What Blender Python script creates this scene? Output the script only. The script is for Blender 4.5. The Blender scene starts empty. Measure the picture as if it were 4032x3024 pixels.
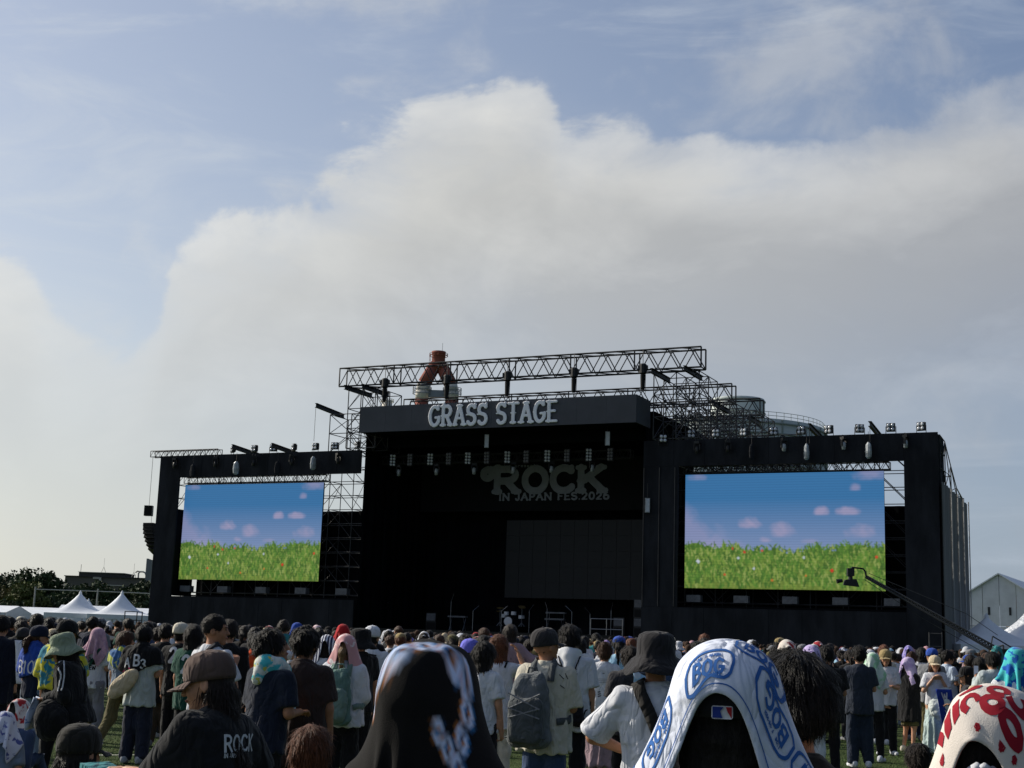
import bpy, math, random
import numpy as np
from mathutils import Vector, Matrix

random.seed(7)
RNG = np.random.default_rng(7)
SC = bpy.context.scene
COL = SC.collection
R = math.radians

# ------------------------------------------------------------------ camera
F_PX, PITCH, ROLL, CAM_H = 5426.0, 0.1812, 0.0335, 1.60
FW = np.array([0, math.cos(PITCH), math.sin(PITCH)])
RT0 = np.array([1.0, 0, 0]); UP0 = np.cross(RT0, FW)
RT = math.cos(ROLL)*RT0 + math.sin(ROLL)*UP0
UP = -math.sin(ROLL)*RT0 + math.cos(ROLL)*UP0
cd = bpy.data.cameras.new('camera'); cam = bpy.data.objects.new('camera', cd); COL.objects.link(cam)
cam.matrix_world = Matrix(((RT[0], UP[0], -FW[0], 0), (RT[1], UP[1], -FW[1], 0), (RT[2], UP[2], -FW[2], CAM_H), (0, 0, 0, 1)))
cd.sensor_width = 36.0; cd.lens = 36.0*F_PX/4032.0; cd.clip_start = 0.1; cd.clip_end = 20000
SC.camera = cam

# ------------------------------------------------------------------ sun, sky, exposure
SUN_AZ, SUN_EL = R(-63), R(30)          # azimuth from the view direction (+Y), negative = towards the camera's left
SUN_DIR = Vector((math.sin(SUN_AZ)*math.cos(SUN_EL), math.cos(SUN_AZ)*math.cos(SUN_EL), math.sin(SUN_EL)))
sl = bpy.data.lights.new('sun', 'SUN'); sl.energy = 5.0; sl.angle = R(0.6); sl.color = (1.0, 0.93, 0.80)
so = bpy.data.objects.new('sun', sl); COL.objects.link(so)
so.rotation_euler = SUN_DIR.to_track_quat('Z', 'Y').to_euler()

SC.view_settings.view_transform = 'Standard'; SC.view_settings.look = 'None'
SC.view_settings.exposure = 0.0; SC.view_settings.gamma = 1.0; SC.view_settings.use_curve_mapping = False
SC.cycles.max_bounces = 5; SC.cycles.diffuse_bounces = 2; SC.cycles.glossy_bounces = 2
SC.cycles.transparent_max_bounces = 4; SC.cycles.use_denoising = True

def lin(c):
    return tuple(((v/255.0)/12.92 if v <= 10.31 else ((v/255.0+0.055)/1.055)**2.4) for v in c)

class NT:
    """small node-tree writer"""
    def __init__(s, tree): s.t = tree; s.n = tree.nodes; s.l = tree.links
    def node(s, typ, ins=None, **kw):
        n = s.n.new(typ)
        for k, v in kw.items(): setattr(n, k, v)
        for k, v in (ins or {}).items():
            if isinstance(v, bpy.types.NodeSocket): s.l.new(v, n.inputs[k])
            else: n.inputs[k].default_value = v
        return n
    def math(s, op, a, b=0.0, c=0.0, clamp=False):
        n = s.node('ShaderNodeMath', operation=op, use_clamp=clamp)
        for i, v in enumerate((a, b, c)):
            if isinstance(v, bpy.types.NodeSocket): s.l.new(v, n.inputs[i])
            else: n.inputs[i].default_value = v
        return n.outputs[0]
    def vmath(s, op, a, b=(0, 0, 0)):
        n = s.node('ShaderNodeVectorMath', operation=op)
        for i, v in enumerate((a, b)):
            if isinstance(v, bpy.types.NodeSocket): s.l.new(v, n.inputs[i])
            else: n.inputs[i].default_value = v
        return n.outputs['Value'] if op in ('DOT_PRODUCT', 'LENGTH') else n.outputs[0]
    def mix(s, f, a, b, blend='MIX'):
        n = s.node('ShaderNodeMix', data_type='RGBA', blend_type=blend)
        for i, v in ((0, f), (6, a), (7, b)):
            if isinstance(v, bpy.types.NodeSocket): s.l.new(v, n.inputs[i])
            elif i == 0: n.inputs[0].default_value = v
            else: n.inputs[i].default_value = (*v[:3], 1)
        return n.outputs[2]
    def step(s, x, lo, hi):
        n = s.node('ShaderNodeMapRange', interpolation_type='SMOOTHSTEP', clamp=True)
        s.l.new(x, n.inputs[0]); n.inputs[1].default_value = lo; n.inputs[2].default_value = hi
        return n.outputs[0]
    def noise(s, vec, scale, detail=5, rough=0.55, dist=0.0):
        n = s.node('ShaderNodeTexNoise', {'Scale': scale, 'Detail': detail, 'Roughness': rough, 'Distortion': dist})
        s.l.new(vec, n.inputs['Vector']); return n.outputs['Fac']

def build_world():
    w = bpy.data.worlds.new('World'); SC.world = w; w.use_nodes = True
    t = NT(w.node_tree); t.n.clear()
    out = t.node('ShaderNodeOutputWorld')
    D = t.node('ShaderNodeTexCoord').outputs['Generated']
    sep = t.node('ShaderNodeSeparateXYZ', {0: D}).outputs
    az = t.math('ARCTAN2', sep[0], sep[1]); el = t.math('ARCSINE', sep[2])
    sky = t.node('ShaderNodeTexSky', sky_type='NISHITA', sun_disc=False, sun_elevation=SUN_EL, sun_rotation=SUN_AZ,
                 altitude=0.0, air_density=1.0, dust_density=1.6, ozone_density=1.6)
    base = t.mix(1.0, sky.outputs[0], (0.090, 0.093, 0.104), 'MULTIPLY')
    # how near the (horizontal) sun direction: 1 towards it, 0 away
    sd = t.vmath('DOT_PRODUCT', D, tuple(SUN_DIR))
    near = t.math('MULTIPLY_ADD', sd, 0.5, 0.5)
    near2 = t.math('POWER', near, 2.2)
    # haze towards the horizon
    hz = t.math('POWER', t.math('SUBTRACT', 1.0, t.math('MAXIMUM', sep[2], 0.0)), 4.3)
    hcol = t.mix(t.step(sd, 0.15, 0.85), t.mix(t.step(sd, -0.7, 0.3), lin((112, 130, 158)), lin((162, 176, 194))), lin((250, 247, 226)))
    base = t.mix(t.math('MULTIPLY', hz, 0.84), base, hcol)
    # pale veil of high haze, then thin cirrus streaks
    base = t.mix(t.math('MULTIPLY_ADD', near2, 0.30, 0.02), base, t.mix(near2, lin((140, 160, 190)), lin((222, 230, 236))))
    st = t.node('ShaderNodeMapping', {'Vector': D, 'Scale': (2.0, 2.0, 7.0), 'Rotation': (0.2, 0.35, 0.3)}).outputs[0]
    cir = t.step(t.noise(st, 2.3, 8, 0.62, 1.0), 0.47, 0.80)
    base = t.mix(t.math('MULTIPLY', cir, 0.42), base, t.mix(near2, lin((178, 192, 212)), lin((225, 228, 226))))
    # cumulus bank: below an uneven top line that runs round the horizon
    Ds = t.node('ShaderNodeMapping', {'Vector': D, 'Scale': (1.0, 1.0, 1.7)}).outputs[0]
    warp = t.node('ShaderNodeTexNoise', {'Scale': 3.0, 'Detail': 3.0}); t.l.new(Ds, warp.inputs['Vector'])
    Dw = t.vmath('ADD', Ds, t.vmath('MULTIPLY', t.vmath('SUBTRACT', warp.outputs['Color'], (0.5, 0.5, 0.5)), (0.20, 0.20, 0.20)))
    def dens(vec): return t.noise(vec, 4.6, 9, 0.56)
    n1 = dens(Dw)
    off = (SUN_DIR.x*0.045, SUN_DIR.y*0.02, 0.07)
    n2 = dens(t.vmath('ADD', Dw, off))
    fc = t.node('ShaderNodeFloatCurve'); t.l.new(t.math('MULTIPLY_ADD', az, 0.5, 0.5), fc.inputs['Value'])
    cv = fc.mapping.curves[0]
    pts = CLOUD_TOP
    cv.points[0].location = pts[0]; cv.points[1].location = pts[-1]
    for p in pts[1:-1]: cv.points.new(*p)
    fc.mapping.update()
    top = t.math('MULTIPLY', fc.outputs[0], 0.5)
    fine = t.noise(Dw, 15.0, 7, 0.60)
    h = t.math('ADD', t.math('SUBTRACT', top, el), t.math('MULTIPLY', t.math('SUBTRACT', n1, 0.5), 0.20))
    h = t.math('ADD', h, t.math('MULTIPLY', t.math('SUBTRACT', fine, 0.5), 0.055))
    m = t.math('MULTIPLY_ADD', t.step(h, 0.0, 0.020), 0.62, t.math('MULTIPLY', t.step(h, -0.02, 0.085), 0.38))
    # holes and soft fading towards the hazy base
    big = t.noise(Dw, 2.1, 5, 0.55)
    low = t.step(el, 0.03, 0.33)
    m = t.math('MULTIPLY', m, t.math('MULTIPLY_ADD', low, 0.74, 0.24))
    m = t.math('MULTIPLY', m, t.step(t.math('ADD', big, t.math('MULTIPLY', h, 1.6)), 0.37, 0.60))
    deep = t.math('MULTIPLY', t.step(h, 0.10, 0.34), t.math('SUBTRACT', 1.0, t.step(n1, 0.46, 0.72)))
    m = t.math('MULTIPLY', m, t.math('SUBTRACT', 1.0, t.math('MULTIPLY', deep, 0.92)))
    # a second, loose layer of small clouds
    n3 = t.noise(t.vmath('ADD', Dw, (3.1, 1.7, 0.4)), 3.1, 8, 0.58)
    m2 = t.math('MULTIPLY', t.step(n3, 0.54, 0.66), 0.42)
    m = t.math('MAXIMUM', m, m2)
    # light: the sunward and upper sides are brighter, thick middles greyer
    rim = t.math('MULTIPLY_ADD', t.math('SUBTRACT', n1, n2), 4.6, 0.26, clamp=True)
    edge = t.math('SUBTRACT', 1.0, t.step(h, 0.0, 0.12))
    br = t.math('ADD', t.math('MULTIPLY', rim, 0.50), t.math('MULTIPLY', edge, 0.58), clamp=True)
    br = t.math('ADD', br, t.math('MULTIPLY', t.math('SUBTRACT', fine, 0.5), 0.55), clamp=True)
    br = t.math('SUBTRACT', br, t.math('MULTIPLY', t.math('MULTIPLY', t.math('SUBTRACT', 1.0, t.step(big, 0.38, 0.60)), t.step(h, 0.03, 0.14)), 0.16), clamp=True)
    dark = t.mix(near2, lin((116, 126, 146)), lin((226, 224, 214)))
    lite = t.mix(near2, lin((172, 178, 190)), lin((255, 252, 240)))
    ccol = t.mix(br, dark, lite)
    colr = t.mix(m, base, ccol)
    # the sky dims away from the sun
    dim = t.math('MULTIPLY_ADD', t.step(sd, -0.75, 0.15), 0.58, 0.42)
    bg = t.node('ShaderNodeBackground', {'Color': colr, 'Strength': dim})
    t.l.new(bg.outputs[0], out.inputs[0])

# (azimuth, elevation) of the cloud bank's upper edge: x = azimuth/2+0.5 (radians), y = elevation*2 (radians)
CLOUD_TOP = [(0.0, 0.42), (0.20, 0.46), (0.29, 0.51), (0.322, 0.495), (0.340, 0.42), (0.358, 0.42), (0.376, 0.54), (0.401, 0.625), (0.447, 0.70), (0.476, 0.755),
             (0.508, 0.765), (0.517, 0.71), (0.555, 0.73), (0.595, 0.70), (0.64, 0.75), (0.69, 0.79), (0.80, 0.62), (1.0, 0.45)]
build_world()

# ------------------------------------------------------------------ pixels of the photograph -> places (with a real distance)
ALPHA, DST = 0.4444, 85.0                       # the stage front runs from far left to near right, turned by ALPHA
SU = np.array([math.cos(ALPHA), -math.sin(ALPHA), 0]); SW = np.array([math.sin(ALPHA), math.cos(ALPHA), 0])
SO = np.array([0, DST, 0.0]); CAMP = np.array([0, 0, CAM_H])
def ray(x, y): return FW + RT*(x-2016)/F_PX + UP*(1512-y)/F_PX
def at(x, y, dist): r = ray(x, y); return CAMP + r*(dist/r[1])
def sp(u, w, z): return SO + SU*u + SW*w + np.array([0, 0, z])          # stage coordinates -> world
def st_uz(x, y, w):                                                     # photo point on the stage plane w -> (u, z)
    r = ray(x, y); t = (w-(CAMP-SO)@SW)/(r@SW); p = CAMP+t*r
    return float((p-SO)@SU), float(p[2])
STAGE_ROT = -ALPHA

# ------------------------------------------------------------------ materials
MATS = {}
def mat(name, col, rough=0.8, var=0.18, scale=14.0, bump=0.0, bscale=60.0, metal=0.0, spec=0.3, sheen=0.0, stretch=(1, 1, 1), trans=0.0, emit=None):
    if name in MATS: return MATS[name]
    m = bpy.data.materials.new(name); m.use_nodes = True; MATS[name] = m
    t = NT(m.node_tree); b = t.n['Principled BSDF']
    c = lin(col)
    oc = t.node('ShaderNodeTexCoord').outputs['Object']
    mp = t.node('ShaderNodeMapping', {'Vector': oc, 'Scale': stretch}).outputs[0]
    n = t.noise(mp, scale, 4, 0.6)
    f = t.step(n, 0.3, 0.7)
    a = tuple(v*(1-var) for v in c); d = tuple(min(1, v*(1+var)) for v in c)
    t.l.new(t.mix(f, a, d), b.inputs['Base Color'])
    b.inputs['Roughness'].default_value = rough; b.inputs['Metallic'].default_value = metal
    b.inputs['Specular IOR Level'].default_value = spec
    if sheen: b.inputs['Sheen Weight'].default_value = sheen; b.inputs['Sheen Roughness'].default_value = 0.5
    if trans: b.inputs['Subsurface Weight'].default_value = trans; b.inputs['Subsurface Radius'].default_value = (0.02, 0.012, 0.008)
    if emit: b.inputs['Emission Color'].default_value = (*lin(emit[:3]), 1); b.inputs['Emission Strength'].default_value = emit[3]
    if bump:
        bn = t.node('ShaderNodeBump', {'Strength': bump, 'Distance': 0.01, 'Height': t.noise(mp, bscale, 3, 0.6)})
        t.l.new(bn.outputs[0], b.inputs['Normal'])
    return m
def cloth(name, col, var=0.10):
    """woven cloth: soft creases, fine weave, slight fading"""
    nm = 'cloth_'+name
    if nm in MATS: return MATS[nm]
    m = bpy.data.materials.new(nm); m.use_nodes = True; MATS[nm] = m
    t = NT(m.node_tree); b = t.n['Principled BSDF']; c = lin(col); oc = t.node('ShaderNodeTexCoord').outputs['Object']
    f = t.step(t.noise(oc, 5.0, 4, .6), .3, .7)
    t.l.new(t.mix(f, tuple(v*(1-var) for v in c), tuple(min(1, v*(1+var)) for v in c)), b.inputs['Base Color'])
    b.inputs['Roughness'].default_value = .92; b.inputs['Specular IOR Level'].default_value = .12; b.inputs['Sheen Weight'].default_value = .12; b.inputs['Sheen Roughness'].default_value = .5
    mp = t.node('ShaderNodeMapping', {'Vector': oc, 'Scale': (1.0, 1.0, .55), 'Rotation': (.3, .35, 0)}).outputs[0]
    n1 = t.node('ShaderNodeTexNoise', {'Scale': 8.5, 'Detail': 2.5, 'Roughness': .5, 'Distortion': 1.1}); t.l.new(mp, n1.inputs['Vector'])
    rid = t.math('ABSOLUTE', t.math('SUBTRACT', n1.outputs['Fac'], .5))
    b1 = t.node('ShaderNodeBump', {'Strength': .55, 'Distance': .10, 'Height': rid})
    b2 = t.node('ShaderNodeBump', {'Strength': .25, 'Distance': .003, 'Height': t.noise(oc, 420.0, 2, .6)}); t.l.new(b1.outputs[0], b2.inputs['Normal'])
    t.l.new(b2.outputs[0], b.inputs['Normal'])
    return m
def attr_mat(name, rough=0.9, emit=False, layer='Col', bump=0.0):
    if name in MATS: return MATS[name]
    m = bpy.data.materials.new(name); m.use_nodes = True; MATS[name] = m
    t = NT(m.node_tree); b = t.n['Principled BSDF']
    a = t.node('ShaderNodeAttribute', attribute_name=layer)
    if emit:
        b.inputs['Base Color'].default_value = (0.01, 0.01, 0.01, 1)
        t.l.new(a.outputs['Color'], b.inputs['Emission Color']); b.inputs['Emission Strength'].default_value = 0.80
    else: t.l.new(a.outputs['Color'], b.inputs['Base Color'])
    b.inputs['Roughness'].default_value = rough; b.inputs['Specular IOR Level'].default_value = 0.2
    if bump:
        oc = t.node('ShaderNodeTexCoord').outputs['Object']
        bn = t.node('ShaderNodeBump', {'Strength': bump, 'Distance': 0.003, 'Height': t.noise(oc, 420, 2, 0.6)})
        t.l.new(bn.outputs[0], b.inputs['Normal'])
    return m

# ------------------------------------------------------------------ objects
def tag(o, label=None, cat=None, group=None, kind=None):
    if label: o['label'] = label
    if cat: o['category'] = cat
    if group: o['group'] = group
    if kind: o['kind'] = kind
    return o
def empty(name, loc=(0, 0, 0), rz=0.0, label=None, cat=None, group=None):
    o = bpy.data.objects.new(name, None); COL.objects.link(o); o.location = loc; o.rotation_euler = (0, 0, rz); o.empty_display_size = 0.2
    return tag(o, label, cat, group)
def link(name, me, m=None, parent=None, loc=None, rz=0.0, scale=None):
    o = bpy.data.objects.new(name, me); COL.objects.link(o)
    if m is not None:
        if not me.materials: me.materials.append(m)
        elif me.materials[0] is not m:
            o.material_slots[0].link = 'OBJECT'; o.material_slots[0].material = m
    if parent is not None: o.parent = parent
    if loc is not None: o.location = loc
    if rz: o.rotation_euler = (0, 0, rz)
    if scale is not None: o.scale = scale
    return o
def mesh(name, V, Fc, smooth=False):
    me = bpy.data.meshes.new(name)
    V = np.asarray(V, np.float32)
    if isinstance(Fc, np.ndarray):
        k = Fc.shape[1]; n = len(Fc)
        me.vertices.add(len(V)); me.vertices.foreach_set('co', V.ravel())
        me.loops.add(n*k); me.loops.foreach_set('vertex_index', Fc.astype(np.int32).ravel())
        me.polygons.add(n); me.polygons.foreach_set('loop_start', np.arange(0, n*k, k, dtype=np.int32))
        if smooth: me.polygons.foreach_set('use_smooth', np.ones(n, bool))
        me.update(calc_edges=True)
    else:
        me.from_pydata([tuple(map(float, v)) for v in V], [], [tuple(int(i) for i in f) for f in Fc])
        if smooth: me.polygons.foreach_set('use_smooth', np.ones(len(me.polygons), bool))
        me.update()
    return me
def vcol(me, C, name='Col'):
    a = me.color_attributes.new(name, 'FLOAT_COLOR', 'POINT')
    C = np.asarray(C, np.float32)
    if C.shape[1] == 3: C = np.concatenate([C, np.ones((len(C), 1), np.float32)], 1)
    a.data.foreach_set('color', C.ravel())

class MB:
    """collects simple solids into one mesh"""
    def __init__(s): s.v = []; s.f = []; s.n = 0
    def add(s, V, Fc):
        V = np.asarray(V, float).reshape(-1, 3)
        s.v.append(V); s.f += [tuple(int(i)+s.n for i in f) for f in Fc]; s.n += len(V); return s
    def hexa(s, P): return s.add(P, [(0, 3, 2, 1), (4, 5, 6, 7), (0, 1, 5, 4), (1, 2, 6, 5), (2, 3, 7, 6), (3, 0, 4, 7)])
    def box(s, a, b):
        (x0, y0, z0), (x1, y1, z1) = a, b
        return s.hexa([(x0, y0, z0), (x1, y0, z0), (x1, y1, z0), (x0, y1, z0), (x0, y0, z1), (x1, y0, z1), (x1, y1, z1), (x0, y1, z1)])
    def obox(s, c, ax, ay, az):
        c, ax, ay, az = map(np.asarray, (c, ax, ay, az))
        return s.hexa([c-ax-ay-az, c+ax-ay-az, c+ax+ay-az, c-ax+ay-az, c-ax-ay+az, c+ax-ay+az, c+ax+ay+az, c-ax+ay+az])
    def tube(s, pts, r, n=6, caps=True, r1=None):
        pts = [np.asarray(p, float) for p in pts]; m = len(pts); V = []; prev = None
        for i, p in enumerate(pts):
            t = pts[min(i+1, m-1)]-pts[max(i-1, 0)]; t = t/(np.linalg.norm(t)+1e-9)
            if prev is None:
                a = np.array([0, 0, 1.0]) if abs(t[2]) < .9 else np.array([1.0, 0, 0]); e1 = np.cross(t, a)
            else: e1 = prev-t*(prev@t)
            e1 = e1/(np.linalg.norm(e1)+1e-9); e2 = np.cross(t, e1); prev = e1
            ri = r if r1 is None else r+(r1-r)*i/(m-1)
            V += [p+ri*(math.cos(k*2*math.pi/n)*e1+math.sin(k*2*math.pi/n)*e2) for k in range(n)]
        F_ = [(i*n+k, i*n+(k+1) % n, (i+1)*n+(k+1) % n, (i+1)*n+k) for i in range(m-1) for k in range(n)]
        if caps: F_ += [tuple(range(n))[::-1], tuple(range((m-1)*n, m*n))]
        return s.add(V, F_)
    def bar(s, a, b, r, n=4): return s.tube([a, b], r, n, caps=False)
    def lathe(s, prof, n=16, c=(0, 0, 0), sx=1.0, sy=1.0, caps=True):
        V = [(c[0]+r*sx*math.cos(k*2*math.pi/n), c[1]+r*sy*math.sin(k*2*math.pi/n), c[2]+z) for r, z in prof for k in range(n)]
        m = len(prof)
        F_ = [(i*n+k, i*n+(k+1) % n, (i+1)*n+(k+1) % n, (i+1)*n+k) for i in range(m-1) for k in range(n)]
        if caps: F_ += [tuple(range(n))[::-1], tuple(range((m-1)*n, m*n))]
        return s.add(V, F_)
    def quad(s, a, b, c, d): return s.add([a, b, c, d], [(0, 1, 2, 3)])
    def me(s, name, smooth=False): return mesh(name, np.concatenate(s.v), s.f, smooth)
    def build(s, name, m, parent=None, smooth=False, **kw): return link(name, s.me(name, smooth), m, parent, **kw)

def truss(name, a, b, hgt, wid, panel, r, m, wdir, label, group=None, tri=False, updir=(0, 0, 1)):
    """box (or flat) truss: chords are parts, its lacing is one part"""
    a = np.asarray(a, float); b = np.asarray(b, float); wd = np.asarray(wdir, float)*wid; u = np.asarray(updir, float)*hgt
    root = empty(name, tuple(a), 0, label, 'truss', group)
    offs = [np.zeros(3), wd, u, u+wd] if not tri else [np.zeros(3), wd, u+wd*.5]
    for o_ in offs:
        MB().tube([o_, b-a+o_], r, 6).build('chord', m, root)
    L = np.linalg.norm(b-a); n = max(2, int(round(L/panel))); dv = (b-a)/n; q = MB()
    sides = [(0, 2), (1, 3)] if not tri else [(0, 2), (1, 2)]
    for i in range(n):
        p0 = dv*i; p1 = dv*(i+1); pm = (p0+p1)/2
        for lo, hi in sides:
            q.bar(p0+offs[lo], pm+offs[hi], r*.62); q.bar(pm+offs[hi], p1+offs[lo], r*.62)
        q.bar(p0+offs[0], p1+offs[1], r*.5)
        if not tri: q.bar(p0+offs[2], p1+offs[3], r*.5)
        if i % 3 == 0:
            for lo, hi in sides: q.bar(p0+offs[lo], p0+offs[hi], r*.8)
    for lo, hi in sides: q.bar(dv*n+offs[lo], dv*n+offs[hi], r*.9)
    q.bar(dv*n+offs[0], dv*n+offs[1], r*.9)
    q.build('lacing', m, root)
    return root

# ------------------------------------------------------------------ solids from distance functions (sparse surface nets)
EDGES = [(0, 1), (2, 3), (4, 5), (6, 7), (0, 2), (1, 3), (4, 6), (5, 7), (0, 4), (1, 5), (2, 6), (3, 7)]
COFF = np.array([(i & 1, (i >> 1) & 1, (i >> 2) & 1) for i in range(8)])
def sdf_mesh(fn, lo, hi, h, margin=1.35):
    lo = np.asarray(lo, float); hi = np.asarray(hi, float); B = 4; bs = B*h
    nb = np.maximum(1, np.ceil((hi-lo)/bs).astype(int))
    g = np.stack(np.meshgrid(*[np.arange(k) for k in nb], indexing='ij'), -1).reshape(-1, 3)
    d = fn((lo+(g+.5)*bs).astype(np.float32))
    g = g[np.abs(d) < bs*.87*margin]
    if len(g) == 0: return np.zeros((0, 3)), np.zeros((0, 4), int)
    k5 = np.stack(np.meshgrid(*[np.arange(5)]*3, indexing='ij'), -1).reshape(-1, 3)
    idx = (g[:, None, :]*B+k5[None]).reshape(-1, 3)
    val = fn((lo+idx*h).astype(np.float32)).reshape(len(g), 5, 5, 5)
    c8 = np.stack([val[:, o[0]:o[0]+4, o[1]:o[1]+4, o[2]:o[2]+4] for o in COFF], -1).reshape(-1, 8)
    k4 = np.stack(np.meshgrid(*[np.arange(4)]*3, indexing='ij'), -1).reshape(-1, 3)
    cells = (g[:, None, :]*B+k4[None]).reshape(-1, 3)
    s = c8 < 0; sel = s.any(1) & ~s.all(1)
    c8 = c8[sel]; cells = cells[sel]; s = s[sel]
    acc = np.zeros((len(cells), 3)); cnt = np.zeros(len(cells))
    for i, j in EDGES:
        x = s[:, i] != s[:, j]; t = c8[x, i]/(c8[x, i]-c8[x, j])
        acc[x] += COFF[i]+(COFF[j]-COFF[i])*t[:, None]; cnt[x] += 1
    V = lo+(cells+acc/cnt[:, None])*h
    N = nb*B+2; key = (cells[:, 0]*N[1]+cells[:, 1])*N[2]+cells[:, 2]
    order = np.argsort(key); ks = key[order]
    def look(c):
        k = (c[:, 0]*N[1]+c[:, 1])*N[2]+c[:, 2]
        p = np.searchsorted(ks, k); p = np.minimum(p, len(ks)-1)
        return np.where(ks[p] == k, order[p], -1)
    FF = []
    for ax, (e1, e2) in enumerate((((0, 1, 0), (0, 0, 1)), ((0, 0, 1), (1, 0, 0)), ((1, 0, 0), (0, 1, 0)))):
        j = 1 << ax; x = s[:, 0] != s[:, j]; c = cells[x]; e1 = np.array(e1); e2 = np.array(e2)
        q = np.stack([np.flatnonzero(x), look(c-e1), look(c-e1-e2), look(c-e2)], 1)
        fl = s[x, 0]; q[~fl] = q[~fl][:, ::-1]
        FF.append(q[(q >= 0).all(1)])
    return V, np.concatenate(FF)

def smin(a, b, k):
    h = np.clip(.5+.5*(b-a)/k, 0, 1); return b+(a-b)*h-k*h*(1-h)
def smax(a, b, k): return -smin(-a, -b, k)
def cone(P, a, b, ra, rb):
    a = np.asarray(a, np.float32); ba = np.asarray(b, np.float32)-a; q = P-a
    h = np.clip((q@ba)/(ba@ba+1e-9), 0, 1); q = q-h[:, None]*ba
    return np.sqrt((q*q).sum(1))-(ra+(rb-ra)*h)
def ell(P, c, r, Rm=None):
    q = P-np.asarray(c, np.float32)
    if Rm is not None: q = q@Rm
    r = np.asarray(r, np.float32); a = q/r; k0 = np.sqrt((a*a).sum(1)); b = a/r; k1 = np.sqrt((b*b).sum(1))+1e-6
    return k0*(k0-1)/k1
def rbox(P, c, hs, r, Rm=None):
    q = P-np.asarray(c, np.float32)
    if Rm is not None: q = q@Rm
    q = np.abs(q)-(np.asarray(hs, np.float32)-r)
    return np.sqrt((np.maximum(q, 0)**2).sum(1))+np.minimum(q.max(1), 0)-r
def loft(P, z, cy, rx, ry, cx=0.0, pw=2.0):
    z = np.asarray(z, float); zc = np.clip(P[:, 2], z[0], z[-1])
    a = np.interp(zc, z, rx); b = np.interp(zc, z, ry); y0 = np.interp(zc, z, cy); x0 = cx if np.isscalar(cx) else np.interp(zc, z, cx)
    q = (np.abs((P[:, 0]-x0)/a)**pw+np.abs((P[:, 1]-y0)/b)**pw)**(1/pw)
    d = (q-1)*np.minimum(a, b); dz = np.abs(P[:, 2]-zc)
    return np.where(dz > 0, np.hypot(np.maximum(d, 0), dz), np.maximum(d, -np.minimum(P[:, 2]-z[0], z[-1]-P[:, 2])-.0))
def wob(P, f, seed=0):
    """cheap smooth pseudo-noise in about -1..1"""
    s = seed*1.7; x, y, z = P[:, 0]*f, P[:, 1]*f, P[:, 2]*f
    x2 = x+1.3*np.sin(y*.9+s)+.8*np.sin(z*1.3+2.1*s); y2 = y+1.2*np.sin(z*1.1+1.7+s)+.7*np.sin(x*.8-s); z2 = z+1.1*np.sin(x*1.2+.6-s)
    return (np.sin(x2*1.1+s)+np.sin(y2*1.3+2*s)+np.sin(z2*.9+3*s)+.6*np.sin((x2+y2)*1.9+s)+.6*np.sin((y2-z2)*2.1-s))/3.4

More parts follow.
